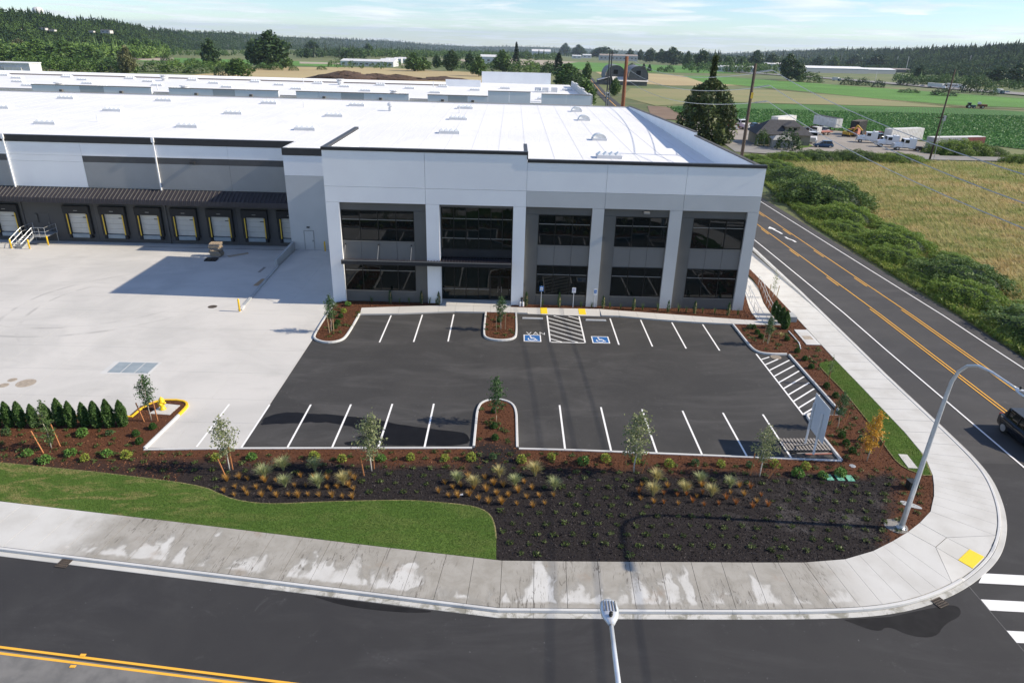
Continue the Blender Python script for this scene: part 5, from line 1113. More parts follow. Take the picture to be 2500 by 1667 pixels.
# ---------------------------------------------------------------- dark car on the side road
def car(name, lab, loc, rz, paintm, L=4.65, Wd=1.86, Hh=1.68, grp=None):
    o = thing(name, lab, 'car', loc, rz, grp); s = Wd/2
    # lower body: sections along y (rear -> front), half width / bottom / shoulder height
    sec = [(-L/2, .72*s, .42, .90), (-L/2+.10, .92*s, .30, 1.02), (-L/2+.6, s, .22, 1.05), (-.2, s, .20, 1.02), (L/2-1.1, s, .22, .98), (L/2-.35, .95*s, .26, .86), (L/2-.05, .82*s, .34, .72), (L/2, .70*s, .42, .62)]
    m = MB()
    for y, w, b, t_ in sec: m.v += [(-w*.92, y, b), (-w, y, b+.18), (-w, y, t_-.16), (-w*.90, y, t_), (w*.90, y, t_), (w, y, t_-.16), (w, y, b+.18), (w*.92, y, b)]
    for i in range(len(sec)-1):
        for k in range(8): a = i*8+k; b = i*8+(k+1) % 8; m.f.append((a, b, b+8, a+8))
    m.f.append(tuple(range(8))); m.f.append(tuple(range((len(sec)-1)*8, len(sec)*8))[::-1]); bd = m.build('body', paintm, o, True)
    cab = [(-L/2+.22, .80*s, 1.02, 1.03), (-L/2+.62, .80*s, 1.02, Hh-.08), (-L/2+1.2, .78*s, 1.02, Hh), (.25, .77*s, 1.0, Hh-.02), (1.25, .84*s, .97, .99)]
    m = MB()
    for y, w, b, t_ in cab: m.v += [(-w*1.1, y, b), (-w*.88, y, t_), (w*.88, y, t_), (w*1.1, y, b)]
    for i in range(len(cab)-1):
        for k in range(4): a = i*4+k; b = i*4+(k+1) % 4; m.f.append((a, b, b+4, a+4))
    m.f.append((0, 1, 2, 3)); m.build('cabin', 'glass', o, False)
    m = MB(); y0, y1 = -L/2+.6, .3; m.box(-.70*s, .70*s, y0, y1, Hh-.03, Hh+.02); m.build('roof', paintm, o)
    for sx in (-1, 1):
        for yy in (-L/2+.66, -.55, .32): MB().beam((sx*.87*s, yy, 1.03), (sx*.71*s, yy-.02, Hh-.03), .09, .05).build('pillar', paintm, o)
        for yy in (-L/2+.9, L/2-.95):
            w = MB().lathe([(.36, -.11), (.37, 0), (.36, .11)], 20, (sx*(s-.10), yy, .36), 'x').build('wheel', 'tyre', o, True); MB().lathe([(.24, -.115), (.24, .115)], 14, (sx*(s-.10)+sx*.012, yy, .36), 'x').build('rim', 'rim', w)
        BX(sx*.62*s-.14, sx*.62*s+.14, L/2-.12, L/2-.02, .62, .74).build('headlight', 'lamp_clear', o); BX(sx*.66*s-.15, sx*.66*s+.15, -L/2+.0, -L/2+.1, .86, 1.0).build('tail_light', 'lamp_red', o); BX(sx*(s+.02)-.1, sx*(s+.02)+.1, .72, .86, .98, 1.1).build('mirror', paintm, o)
        for yy in (-.55, .42): BX(sx*s*.99-.02, sx*s*.99+.02, yy-.16, yy, .82, .86).build('door_handle', 'frame_dark', o)
    return o
car('parked_car', 'black sport utility car at the right edge, in the near lane', (33.8, 38.35, .006), pi, 'car_paint')

# ================================================================ POLES AND WIRES
def sag(a, b, s, n=26):
    a = Vector(a); b = Vector(b); return [a.lerp(b, i/n)-Vector((0, 0, 4*s*(i/n)*(1-i/n))) for i in range(n+1)]
pA = thing('utility_pole', 'tall dark wooden power pole with three side insulators beside the warehouse corner', 'utility pole', (26, 80, -.4)); MB().tube([(0, 0, 0), (.0, .2, 21.4)], [.24, .15], 12).build('pole', 'pole_wood', pA, True)
arms = []
for z, y in ((20.75, 80.1), (19.2, 80.1), (17.6, 80.1)):
    MB().tube([(.12, .15, z-.2), (1.9, .15, z+.05)], .035, 6).build('arm', 'insulator', pA)
    m = MB()
    for k in range(9): m.lathe([(.05, -.03), (.11, 0), (.05, .03)], 8, (.6+k*.14, .15, z-.13+k*.02), 'x')
    m.build('insulator', 'insulator', pA); arms.append((27.95, 80.15, z-.4+.02))
BX(-.12, .12, -.24, -.2, 17.9, 18.5).build('number_plate', 'yellow_dull', pA)
pB = thing('utility_pole', 'rust-brown steel power pole standing behind the main roof by the road', 'utility pole', (26, 171.4, -2.2)); MB().tube([(0, 0, 0), (0, 0, 21.4)], [.52, .38], 14).build('pole', 'pole_rust', pB, True)
for z in (20.6, 18.2, 15.9): MB().tube([(.1, 0, z), (1.4, 0, z+.1)], .06, 6).build('insulator', 'insulator', pB)
pC = thing('utility_pole', 'leaning-looking wooden pole with crossarms beside the gravel truck yard', 'utility pole', (101.84, 172.86, -2.19)); MB().tube([(0, 0, 0), (.5, 0, 20.5)], [.24, .15], 10).build('pole', 'pole_wood', pC, True)
for z, w in ((17.0, 1.6), (9.8, 1.1)): MB().beam((-w+.4, 0, z), (w+.4, 0, z), .14, .18).build('crossarm', 'pole_wood', pC)
for sx in (-1, 1): MB().beam((.4, 0, 15.4), (.4+sx*1.2, 0, 16.95), .06).build('arm_brace', 'pole_wood', pC); MB().lathe([(.07, 0), (.1, .12), (.05, .3)], 8, (.4+sx*1.3, 0, 17.1)).build('insulator', 'insulator', pC)
MB().tube([(1.3, .6, 0), (1.05, .3, 9.2)], .07, 6).build('conduit', 'galvanized', pC); BX(.75, 1.25, -.2, .3, 9.0, 10.2).build('transformer', 'metal_gray', pC)
pD = []
for i, (b, top, lab) in enumerate((((29.52, 263.56), 0, 'black wooden pole left of the pair behind the rear building'), ((30.27, 263.77), 0, 'black wooden pole right of the pair behind the rear building'))):
    x, y = (37.6, 292.0) if i == 0 else (39.0, 296.); o = thing('utility_pole', lab, 'utility pole', (x, y, tz1(x, y)), 0, 'pair of poles along the far road'); MB().tube([(0, 0, 0), (0, 0, 22.5+i*.3)], [.3, .22], 8).build('pole', 'cap_black', o); MB().tube([(0, -.2, 0), (0, -.2, 8)], .12, 6).build('marker_sleeve', 'metal_gray', o)
ENDS = [(27.9, -22, 20.6), (27.9, -22, 19.3), (27.9, -22, 18.0)]
for i, (a, e, s) in enumerate(zip(arms, ENDS, (3.6, 3.55, 3.3))):
    o = tag(MB().tube(sag(a, e, s), .030, 5).build('power_line', 'wire_metal'), ('top', 'middle', 'lowest')[i]+' power line running from the dark pole over the road to the right edge', 'power line')
for i, (a, z, s) in enumerate(zip(arms, (18.4, 16.0, 13.7), (1.9, 1.9, 1.9))):
    o = tag(MB().tube(sag((27.4, 171.4, z), a, s), .035, 5).build('power_line', 'wire_metal'), ('top', 'middle', 'lowest')[i]+' power line sagging between the rust-brown pole and the dark pole', 'power line')

# ================================================================ PLANTS ON THE SITE
def young_tree(h, spread, leafm, nleaf, seed, bark='bark_young', low=.22, shape=1.0, lsize=.085):
    """slender planted tree: trunk, thin limbs, loose leaves; returns meshes (trunk, crown)"""
    r = np.random.default_rng(seed); rr = random.Random(seed); m = MB(); n = 7
    tr = [Vector((0, 0, 0))]
    for i in range(1, n+1): tr.append(Vector((rr.uniform(-.035, .035)*i/2, rr.uniform(-.035, .035)*i/2, h*.97*i/n)))
    m.tube(tr, [.034*(1-.8*i/n)*max(1, h/3) for i in range(n+1)], 7); P = []
    nb = int(15*h/3)
    for b in range(nb):
        f = low+(.93-low)*(b+.5)/nb; z = f*h; base = tr[0].lerp(tr[-1], f); i = min(n-1, int(f*n)); base = tr[i].lerp(tr[i+1], f*n-i)
        a = b*2.4+rr.uniform(-.4, .4); g = sin(pi*min(1, max(.05, ((f-low)/(1-low))*.80+.16)))**shape; L = spread*g*rr.uniform(.65, 1.1)
        d = Vector((cos(a), sin(a), rr.uniform(.25, .75))).normalized(); e = base+d*L; mid = base+d*L*.5+Vector((0, 0, -.03)); m.tube([base, mid, e], [.011, .008, .003], 4)
        k = max(6, int(nleaf/nb*(.5+g)))
        t_ = r.random(k)**.6; Q = np.array(base)[None]*(1-t_)[:, None]+np.array(e)[None]*t_[:, None]+r.normal(size=(k, 3))*(.05+.07*spread/.6)*np.array([1, 1, .8]); P.append(Q)
    k = int(nleaf*.08); P.append(np.array(tr[-1])[None]+r.normal(size=(k, 3))*np.array([.06, .06, .12])*spread/.5); P = np.concatenate(P)
    me = m.mesh('trunk', True); me.materials.append(MATS[bark])
    q = cloud('crown', leaf_quads(P, lsize, .25, 1.5, r), leafm); mc = q.data; bpy.data.objects.remove(q); return me, mc
VAR = {}
def tree_var(key, *a, **k):
    if key not in VAR: VAR[key] = young_tree(*a, **k)
    return VAR[key]
def plant_tree(x, y, h, kind, lab, stakes, rz=0., lean=(0, 0), stake_mat='stake_wood'):
    KD = {'gray': (3.2, .86, 'leaf_gray', 900, 1, 'birch_bark', .28), 'green': (3.2, .58, 'leaf_deep', 760, 2, 'bark_young', .36), 'gray2': (3.3, .78, 'leaf_gray', 760, 3, 'birch_bark', .30), 'lime': (3.2, .50, 'leaf_young', 700, 4, 'bark_young', .12), 'gold': (3.2, .60, 'leaf_gold', 900, 5, 'bark_young', .22), 'thin': (3.2, .42, 'leaf_young', 200, 6, 'bark_young', .3), 'pale': (3.2, .45, 'leaf_gray', 150, 8, 'birch_bark', .3)}
    p = KD[kind]; me, mc = tree_var(kind, *p[:5], bark=p[5], low=p[6]); o = thing('young_tree', lab, 'tree', (x, y, .1), rz, 'newly planted staked trees'); s = h/p[0]
    t_ = link('trunk', me, None, o); c = link('crown', mc, None, o)
    for q in (t_, c): q.scale = (s, s, s); q.rotation_euler = (lean[1], lean[0], rnd.uniform(0, 6))
    for sx, sy, sh, tx, ty in stakes: MB().beam((sx, sy, -.05), (sx+tx, sy+ty, sh), .055).build('stake', stake_mat, o)
    if len(stakes) > 1:
        a, b = stakes[0], stakes[1]; MB().tube([(a[0]+a[3]*.8, a[1]+a[4]*.8, a[2]*.85), (0, 0, 1.05), (b[0]+b[3]*.8, b[1]+b[4]*.8, b[2]*.85)], .009, 4).build('tie', 'frame_dark', o)
    return o
S2 = lambda d=.42, h=1.35, dy=.05: [(-d, -dy, h, -.03, 0), (d, dy, h, .03, 0)]
for (b, top, kind, lab, stk) in (
    ((-26.83, 35.22, 3.11, 0.06), 0, 'lime', 'staked young tree with yellow-green leaves in front of the evergreen hedge', [(-.16, -.5, 1.45, -.45, .1), (.32, .3, 1.5, -.2, 0)]),
    ((-22.55, 38.66, 3.20, 0.07), 0, 'green', 'staked young tree left of the yellow fire hydrant', [(-.42, -.1, 1.35, -.28, 0), (.4, 0, 1.45, -.06, 0)]),
    ((-15.62, 33.41, 3.39, 0.03), 0, 'gray2', 'staked gray-leaved young tree below the concrete end of the lot', [(-.1, -.45, 1.05, -.25, 0), (.14, .1, 1.5, -.05, 0)]),
    ((-7.56, 33.63, 3.62, -0.09), 0, 'gray', 'large gray-leaved young tree in front of the wet parking stalls', [(-.35, -.45, 1.15, -.12, 0), (.1, .25, 1.5, 0, 0)]),
    ((-0.54, 39.40, 3.25, -0.04), 0, 'green', 'staked young tree on the lower parking island', [(0, -.25, 1.3, 0, 0), (0, .35, 1.3, 0, 0)]),
    ((-0.48, 54.99, 2.96, 0.03), 0, 'green', 'staked young tree on the middle island by the entrance', [(-.38, -.15, 1.35, -.02, 0), (.38, 0, 1.5, .0, 0)]),
    ((-14.64, 53.72, 3.19, 0.02), 0, 'green', 'staked young tree on the island at the office left corner', [(-.1, -.3, 1.6, -.1, 0), (.15, .1, 1.6, 0, 0)]),
    ((7.62, 34.08, 3.97, -0.02), 0, 'gray', 'gray-leaved young tree with two stakes right of the lower island', [(-.5, 0, 1.4, 0, 0), (.45, -.05, 1.4, .28, 0)]),
    ((14.93, 33.96, 3.22, -0.03), 0, 'gray2', 'gray-leaved young tree with two stakes left of the blank sign', [(-.5, .1, 1.5, .02, 0), (.45, -.15, 1.3, .55, 0)]),
    ((21.84, 53.22, 2.47, -0.09), 0, 'green', 'staked young tree at the upper right corner of the lot', [(-.25, .3, 1.5, .0, 0), (.1, .1, 1.7, .12, 0)]),
    ((21.95, 39.72, 2.61, -0.01), 0, 'green', 'staked young tree beside the end of the striped corner', [(-.3, .25, 1.55, 0, 0), (.2, -.2, 1.35, .2, 0)]),
    ((22.06, 35.80, 3.31, -0.02), 0, 'gold', 'golden-orange young tree with two stakes by the corner lawn', [(-.45, .05, 1.5, .05, 0), (.4, -.2, 1.6, .2, 0)]),
    ((24.02, 46.27, 2.17, -0.04), 0, 'thin', 'sparse young tree at the left edge of the corner lawn', [(.0, -.05, 1.0, 0, 0)]),
    ((26.22, 64.79, 2.70, -0.08), 0, 'pale', 'nearly bare staked sapling between handrail and road sidewalk', [(-.3, .2, 1.3, 0, 0), (.3, -.2, 1.3, .1, 0)])):
    plant_tree(b[0], b[1], b[2], kind, lab, stk, lean=(b[3]*.5, 0), stake_mat='stake_wood' if b[1] < 50 else 'pale_stake')

def shape_cloud(n, fn, seed, size, mat, name='foliage', up=.2, aspect=1.5, outward=None):
    r = np.random.default_rng(seed); P = fn(r, n); q = cloud(name, leaf_quads(P, size, up, aspect, r, outward(P) if outward else None), mat); me = q.data; bpy.data.objects.remove(q); return me
# evergreen hedge
def cedar_fn(h, w):
    def f(r, n):
        t_ = r.random(n)**.85; rad = w*np.clip(np.sin(pi*np.minimum(1, t_*.80+.2))**.8, .04, 1)*(.55+.5*r.random(n)**.5); a = r.random(n)*2*pi
        rad = rad*(1+.12*np.sin(5*a+7*t_)); return np.stack([rad*np.cos(a), rad*np.sin(a), h*t_+.02], 1)
    return f
ced = [shape_cloud(2400, cedar_fn(1.72, .31), 20+i, .085, 'leaf_cedar', up=.9) for i in range(3)]
core = MB().lathe([(.17, .05), (.22, .4), (.19, .9), (.1, 1.4), (.02, 1.6)], 8).mesh('core'); core.materials.append(MATS['leaf_box'])
ROW = list(zip([(-31.64, 37.46), (-30.86, 37.53), (-30.18, 37.61), (-29.33, 37.56), (-28.52, 37.66), (-27.86, 37.86), (-27.07, 37.69), (-26.28, 37.76), (-25.52, 37.72), (-24.77, 37.79), (-24.02, 37.93)], range(11)))
for p, i in ROW:
    n_ = len(ROW)-i; lab = 'rightmost upright evergreen shrub of the hedge row' if n_ == 1 else 'upright evergreen shrub, %s from the right end of the hedge row' % ('', '', 'second', 'third', 'fourth', 'fifth', 'sixth', 'seventh', 'eighth', 'ninth', 'tenth', 'eleventh')[n_]
    o = thing('evergreen_shrub', lab, 'shrub', (p[0], p[1]+.1, .1), 0, 'evergreen hedge row in front of the truck yard'); a = link('foliage', ced[i % 3], None, o); b = link('core', core, None, o); s = rnd.uniform(.92, 1.1)
    for q in (a, b): q.scale = (s, s, s*rnd.uniform(.97, 1.05)); q.rotation_euler = (0, 0, rnd.uniform(0, 6))
for i, (p, s, lab) in enumerate((((24.54, 56.76), .95, 'nearest evergreen of the clump at the side walk end'), ((24.67, 57.99), .9, 'second evergreen of the clump at the side walk end'), ((24.63, 58.89), .85, 'third evergreen of the clump at the side walk end'), ((24.70, 59.93), .85, 'farthest evergreen of the clump at the side walk end'))):
    o = thing('evergreen_shrub', lab, 'shrub', (p[0], p[1], .1), 0, 'evergreen clump beside the side walk'); a = link('foliage', ced[i % 3], None, o); b = link('core', core, None, o)
    for q in (a, b): q.scale = (s*1.15, s*1.15, s)
# fountain grasses
def tuft(n, h, spread, w, seed, mat, droop=.5, seg=3):
    r = np.random.default_rng(seed); V = []
    for i in range(n):
        a = r.random()*2*pi; l = spread*(.25+.9*r.random()); hh = h*(.6+.5*r.random()); d = np.array([cos(a), sin(a), 0]); s_ = np.array([-sin(a), cos(a), 0])*w; p0 = np.array([cos(a), sin(a), 0])*.05*r.random()
        pts = [p0+d*l*t_**1.6+np.array([0, 0, hh*(t_*1.6-droop*1.2*t_*t_) if droop else hh*t_]) for t_ in np.linspace(0, 1, seg+1)]
        for k in range(seg):
            w0 = 1-k/seg*.9; w1 = 1-(k+1)/seg*.9; V.append([pts[k]-s_*w0, pts[k]+s_*w0, pts[k+1]+s_*w1, pts[k+1]-s_*w1])
    q = cloud('blades', np.array(V), mat); me = q.data; bpy.data.objects.remove(q); return me
gt = [tuft(330, .80, .52, .014, 31, 'blade_green', .55), tuft(330, .78, .48, .014, 32, 'blade_green', .55), tuft(330, .80, .50, .014, 33, 'blade_straw', .55)]
GT = [(13, 455, 520, 0), (13, 602, 455, 0), (13, 845, 460, 1), (13, 620, 580, 0), (13, 870, 590, 1), (13, 1062, 565, 2), (13, 1935, 555, 1), (13, 2065, 590, 2), (13, 2255, 510, 2),
      (14, 150, 480, 1), (14, 275, 415, 2), (14, 400, 505, 1), (14, 1050, 455, 2), (14, 1030, 540, 2), (14, 1232, 525, 2), (14, 1328, 465, 1), (14, 1402, 545, 2), (14, 1520, 490, 1)]
GP = [(-13.42, 32.71), (-12.60, 33.55), (-10.78, 33.54), (-12.02, 31.96), (-10.18, 31.94), (-8.87, 32.25), (-2.55, 32.67), (-1.59, 32.24), (-0.21, 33.29), (0.69, 32.47), (1.82, 33.51), (2.87, 32.20), (8.75, 33.15), (8.33, 31.87), (10.16, 32.19), (11.23, 33.12), (11.59, 31.93), (12.86, 32.78)]
GL = ['left fountain grass of the cluster nearest the lawn tip', 'upper fountain grass of the left cluster, touching the tree shade', 'upper right fountain grass of the left cluster', 'lower middle fountain grass of the left cluster', 'lower right fountain grass of the left cluster', 'rightmost straw-green fountain grass of the left cluster', 'green fountain grass left in the middle cluster', 'fountain grass with orange base in the middle cluster', 'straw-coloured fountain grass, upper one of the middle cluster', 'narrow green fountain grass right in the middle cluster', 'upper right fountain grass of the middle cluster', 'lone wide fountain grass at the right of the middle cluster', 'upper left straw fountain grass of the right cluster', 'lower left straw fountain grass of the right cluster', 'central straw fountain grass of the right cluster', 'upper central fountain grass of the right cluster', 'lower right fountain grass of the right cluster', 'rightmost green fountain grass in the front bed']
for (n_, x, y, k), p, lab in zip(GT, GP, GL):
    o = tag(link('fountain_grass', gt[k], None), lab, 'grass', 'fountain grasses in the black mulch'); place(o, (p[0], p[1], .1), rnd.uniform(0, 6), rnd.uniform(.88, 1.1))
ot = [tuft(110, .27, .25, .008, 41, 'blade_orange', .1, 2), tuft(90, .25, .24, .008, 42, 'blade_orange', .1, 2), tuft(90, .25, .22, .008, 43, 'blade_rust', .1, 2)]
OR1 = [(-15.39, 32.39), (-14.77, 32.60), (-14.26, 32.49), (-14.68, 31.74), (-15.15, 31.34), (-14.08, 31.46), (-13.53, 31.72), (-13.80, 31.12), (-14.47, 31.01), (-13.00, 31.03), (-13.26, 32.34), (-12.67, 32.42), (-12.69, 31.57), (-12.19, 31.02), (-11.49, 31.98), (-11.59, 31.14), (-11.05, 31.04), (-10.88, 32.00), (-10.62, 32.75), (-9.88, 32.71), (-9.64, 31.82), (-10.54, 31.18), (-9.94, 31.14), (-9.14, 31.94), (-9.23, 31.11), (-8.65, 31.07), (-8.12, 31.05), (-8.52, 32.08), (-8.71, 33.14), (-8.35, 32.77), (-8.19, 31.79), (-11.43, 32.91), (-10.20, 32.02)]
OR2 = [(-3.52, 31.72), (-3.25, 32.52), (-2.76, 32.11), (-2.93, 31.33), (-2.42, 31.32), (-1.82, 31.48), (-1.96, 33.20), (-2.33, 32.31), (-1.60, 32.15), (-1.02, 33.10), (-0.91, 31.93), (-1.27, 31.15), (-0.75, 30.88), (-0.52, 32.56), (-0.32, 31.66), (-0.02, 30.85), (0.04, 32.39), (0.33, 31.50)]
OR2 += [(-0.50, 32.55), (0.03, 32.42), (-0.33, 31.61), (0.32, 31.49), (-0.03, 30.82), (0.79, 30.77), (0.86, 31.89), (1.22, 32.76), (1.63, 32.21), (1.33, 31.38), (2.02, 31.51), (1.63, 30.61), (2.29, 30.86), (2.80, 31.62)]
OR3 = [(7.85, 32.73), (7.59, 32.10), (7.57, 31.46), (8.25, 31.20), (8.95, 32.01), (8.79, 31.18), (9.30, 32.68), (9.68, 31.89), (9.56, 31.11), (10.20, 31.98), (10.40, 31.35), (10.74, 31.76), (10.51, 32.65), (11.27, 32.82), (10.96, 31.06), (11.79, 31.19), (12.33, 31.67), (12.74, 32.21), (11.15, 32.16), (12.75, 31.26), (13.41, 32.83), (13.44, 32.05), (14.01, 32.74), (13.58, 30.98), (13.95, 31.44), (14.39, 32.03), (14.47, 31.14)]
for L_, lab, ks in ((OR1, 'low orange tuft plant in the left cluster beside the lawn tip', (0, 1)), (OR2, 'low orange tuft plant in the middle cluster below the lower island', (0, 1)), (OR3, 'low rust-red tuft plant in the right cluster of the front bed', (2, 1, 2))):
    for p in L_:
        o = tag(link('orange_tuft', ot[rnd.choice(ks)], None), lab, 'plant', lab.replace('low ', '').replace('tuft plant', 'tufts')); place(o, (p[0], p[1], .1), rnd.uniform(0, 6), rnd.uniform(.65, 1.1))
# low ground cover seedlings
def sprout(seed, mat='leaf_cover', n=34, s=.10):
    r = np.random.default_rng(seed); P = np.clip(r.normal(size=(n, 3)), -1.5, 1.5)*np.array([s, s, .035]); P[:, 2] = np.abs(P[:, 2])+.05
    q = cloud('leaves', leaf_quads(P, .070, .9, 1.7, r), mat); me = q.data; bpy.data.objects.remove(q); return me
sp = [sprout(50+i) for i in range(4)]
FRONT = [(-34, 38.4), (-24.6, 38.3), (-21.9, 35.1), (-1.6, 35.9), (1.1, 35.9), (20.7, 35.4), (23.0, 35.4), (24.2, 33.6), (23.2, 31.2), (21.2, 29.6), (18.4, 27.9), (14.7, 27.05), (.1, 26.8), (-.0, 28.5), (-.3, 30.2), (-1.8, 31.0), (-5.6, 31.3), (-9.8, 31.0), (-13, 30.75), (-15, 31.2), (-16.4, 32.1), (-23, 33.4), (-34, 34.7)]
spots = []; busy = [tuple(p) for p in GP]+[tuple(p) for p in OR1+OR2+OR3]
y = 26.9; row = 0
while y < 38:
    x = -34+(row % 2)*.42
    while x < 24.5:
        px, py = x+rnd.uniform(-.16, .16), y+rnd.uniform(-.14, .14)
        if in_poly(np.array([px]), np.array([py]), FRONT)[0] and all(hypot(px-a, py-b) > .45 for a, b in busy): spots.append((px, py))
        x += .92
    y += .80; row += 1
E2 = [(23.4, 41.6), (24.2, 41.6), (24.35, 49.4), (26.0, 50.5), (26.1, 53), (24.9, 53), (25.0, 57), (20.5, 57.2), (20.5, 53.2), (21, 51.8), (23.3, 51.6)]
E3 = [(20.8, 36), (23.7, 35.4), (24.0, 39.5), (24.2, 41.3), (20.9, 41.2)]
for po, n in ((E2, 46), (E3, 30), (ib1[:-5], 26), (ib2, 14)):
    xx, yy = scatter(po, n, np.random.default_rng(5)); spots += list(zip(xx, yy))
xx, yy = scatter([(-1.6, 37), (.6, 37), (.6, 41.2), (-.5, 42.3), (-1.6, 41.2)], 16, np.random.default_rng(6)); spots += list(zip(xx, yy))
spots.sort(key=lambda p: hypot(p[0], p[1])); 
for i, p in enumerate(spots[:300]):
    o = tag(link('ground_cover_plant', sp[i % 4], None), 'tiny green ground cover seedling planted in rows in the mulch', 'plant', 'ground cover seedlings of the front bed'); place(o, (float(p[0]), float(p[1]), .09), rnd.uniform(0, 6), rnd.uniform(.7, 1.2))
rest = []
for i, p in enumerate(spots[300:]):
    r = np.random.default_rng(900+i); P = r.normal(size=(22, 3))*np.array([.1, .1, .03]); P[:, 2] = np.abs(P[:, 2])+.14; P[:, :2] += p; rest.append(leaf_quads(P, .085, .9, 1.7, r))
stuff(cloud('ground_cover', np.concatenate(rest), 'leaf_cover'), 'scattered small ground cover plants in the farther red bark', 'ground cover')
# shrubs
def ball_fn(rx, rz_):
    def f(r, n):
        d = r.normal(size=(n, 3)); d /= np.linalg.norm(d, axis=1)[:, None]; d[:, 2] = np.abs(d[:, 2]); q = (.7+.35*r.random(n))[:, None]; return d*q*np.array([rx, rx, rz_])+np.array([0, 0, .05])
    return f
bx_ = shape_cloud(700, ball_fn(.24, .34), 60, .05, 'leaf_box'); lm = shape_cloud(170, ball_fn(.30, .42), 61, .085, 'leaf_lime'); bg_ = shape_cloud(220, ball_fn(.34, .40), 62, .09, 'leaf_bright'); gg = shape_cloud(150, ball_fn(.26, .38), 63, .08, 'leaf_deep')
def shrub(p, me, s, lab, grp, name='shrub'): o = tag(link(name, me, None), lab, 'shrub', grp); place(o, (p[0], p[1], .1), rnd.uniform(0, 6), s)
for p, lab in (((-22.01, 37.74), 'round clipped shrub right of the hydrant tree'), ((-22.65, 36.88), 'round clipped shrub, upper of the two below the hydrant tree'), ((-22.02, 36.03), 'round clipped shrub nearest the lot corner by the hydrant bed'), ((-0.68, 40.76), 'round dark shrub at the top of the lower island'), ((-0.63, 38.74), 'round shrub in the middle of the lower island'), ((-0.55, 37.35), 'round shrub lowest on the lower island'),
    ((-14.53, 54.39), 'round shrub lowest on the left island'), ((-14.55, 55.47), 'round shrub in the middle of the left island'), ((-14.58, 56.85), 'round shrub upper on the left island'), ((-0.65, 56.75), 'round shrub behind the middle island tree'), ((21.71, 38.53), 'round shrub above the two below it, right of the sign'), ((21.60, 37.66), 'round shrub in the middle right of the sign'), ((21.60, 36.76), 'round shrub lowest of three right of the sign'), ((21.71, 54.50), 'dark round shrub left of the corner tree'), ((21.70, 55.49), 'dark round shrub farther left of the corner tree'), ((21.73, 56.59), 'dark round shrub nearest the walk at the corner'), ((23.80, 54.12), 'dark round shrub beside the straw grass at the corner'), ((23.81, 50.20), 'dark shrub beside the east kerb, upper'), ((23.74, 48.73), 'dark shrub beside the east kerb, lower'), ((23.63, 45.58), 'dark shrub under the sparse lawn-edge tree'), ((23.64, 44.03), 'dark shrub between the sparse tree and the hatched corner end'), ((23.76, 51.71), 'dark shrub near the white pipe end')): shrub(p, bx_, 1.0, lab, 'round clipped shrubs')
for p, me, lab in (((-27.78, 34.51), bg_, 'bright green shrub at the far left near the lawn'), ((-26.38, 33.84), bg_, 'bright green shrub nearest the lawn edge at left'), ((-25.33, 34.61), bg_, 'wide bright green shrub left of the lime shrub'), ((-24.24, 34.14), lm, 'lime-yellow shrub in the left bed by the lawn'), ((-23.22, 34.61), bg_, 'small green shrub right of the lime shrub'), ((-22.05, 34.51), lm, 'taller lime shrub left of the concrete corner'), ((-25.93, 36.83), bg_, 'small green shrub below the hedge middle'), ((-24.30, 36.90), gg, 'blue-green shrub below the hedge right part'), ((-30.50, 36.72), gg, 'small shrub below the hedge at far left'),
    ((-16.82, 34.48), lm, 'lime shrub left of the gray tree at the concrete end'), ((-14.78, 34.63), bg_, 'green shrub below the stall line at left'), ((-11.15, 34.77), lm, 'yellowish shrub above the grass cluster'), ((-9.48, 34.63), lm, 'lime shrub left of the large gray tree'), ((-7.22, 34.79), bg_, 'bright shrub right of the large gray tree'), ((-5.50, 34.95), lm, 'lime shrub below the wet stalls'), ((-3.47, 34.98), lm, 'orange-tipped shrub left of the lower island foot'), ((-1.92, 35.04), lm, 'lime shrub at the left foot of the lower island'), ((-0.63, 35.19), gg, 'gray-green shrub at the foot of the lower island'), ((1.07, 34.96), lm, 'lime shrub right of the lower island foot'), ((2.86, 35.36), lm, 'pale shrub under the first right stall line'), ((4.74, 34.94), bg_, 'green shrub below the second right stall'), ((6.11, 35.24), lm, 'lime shrub left of the right gray tree'), ((7.92, 35.14), lm, 'small shrub right of the right gray tree trunk'), ((9.83, 34.84), lm, 'lime shrub below the middle right stall'), ((11.41, 35.00), gg, 'green shrub below the fourth right stall'), ((12.95, 35.01), lm, 'lime shrub left of the staked tree near the sign'), ((14.65, 34.96), gg, 'green shrub beside the left stake near the sign'), ((16.18, 35.05), lm, 'brownish shrub right of the staked tree near the sign'), ((17.98, 34.92), lm, 'lime shrub right below the sign pallet'), ((17.22, 34.15), bg_, 'leafy shrub left of the green box lids'), ((18.64, 34.01), bg_, 'leafy shrub before the middle green box lid'), ((19.77, 34.29), bg_, 'leafy shrub before the right green box lid'),
    ((22.76, 38.07), gg, 'silvery shrub left of the golden tree'), ((21.36, 56.56), gg, 'silvery shrub at the corner bed near the walk'), ((-14.60, 59.84), bg_, 'green shrub at the left wall corner'), ((-14.59, 58.09), lm, 'yellow shrub on the left island top')): shrub(p, me, rnd.uniform(.85, 1.1), lab, 'mixed shrubs of the beds')
for p, lab in (((23.19, 56.05), 'straw grass left behind the corner tree'), ((23.50, 54.69), 'straw grass right of the corner tree'), ((22.63, 54.94), 'small straw grass below the corner tree')): o = tag(link('fountain_grass', gt[2], None), lab, 'grass', 'straw grasses at the lot corner'); place(o, (p[0], p[1], .1), rnd.uniform(0, 6), .6)
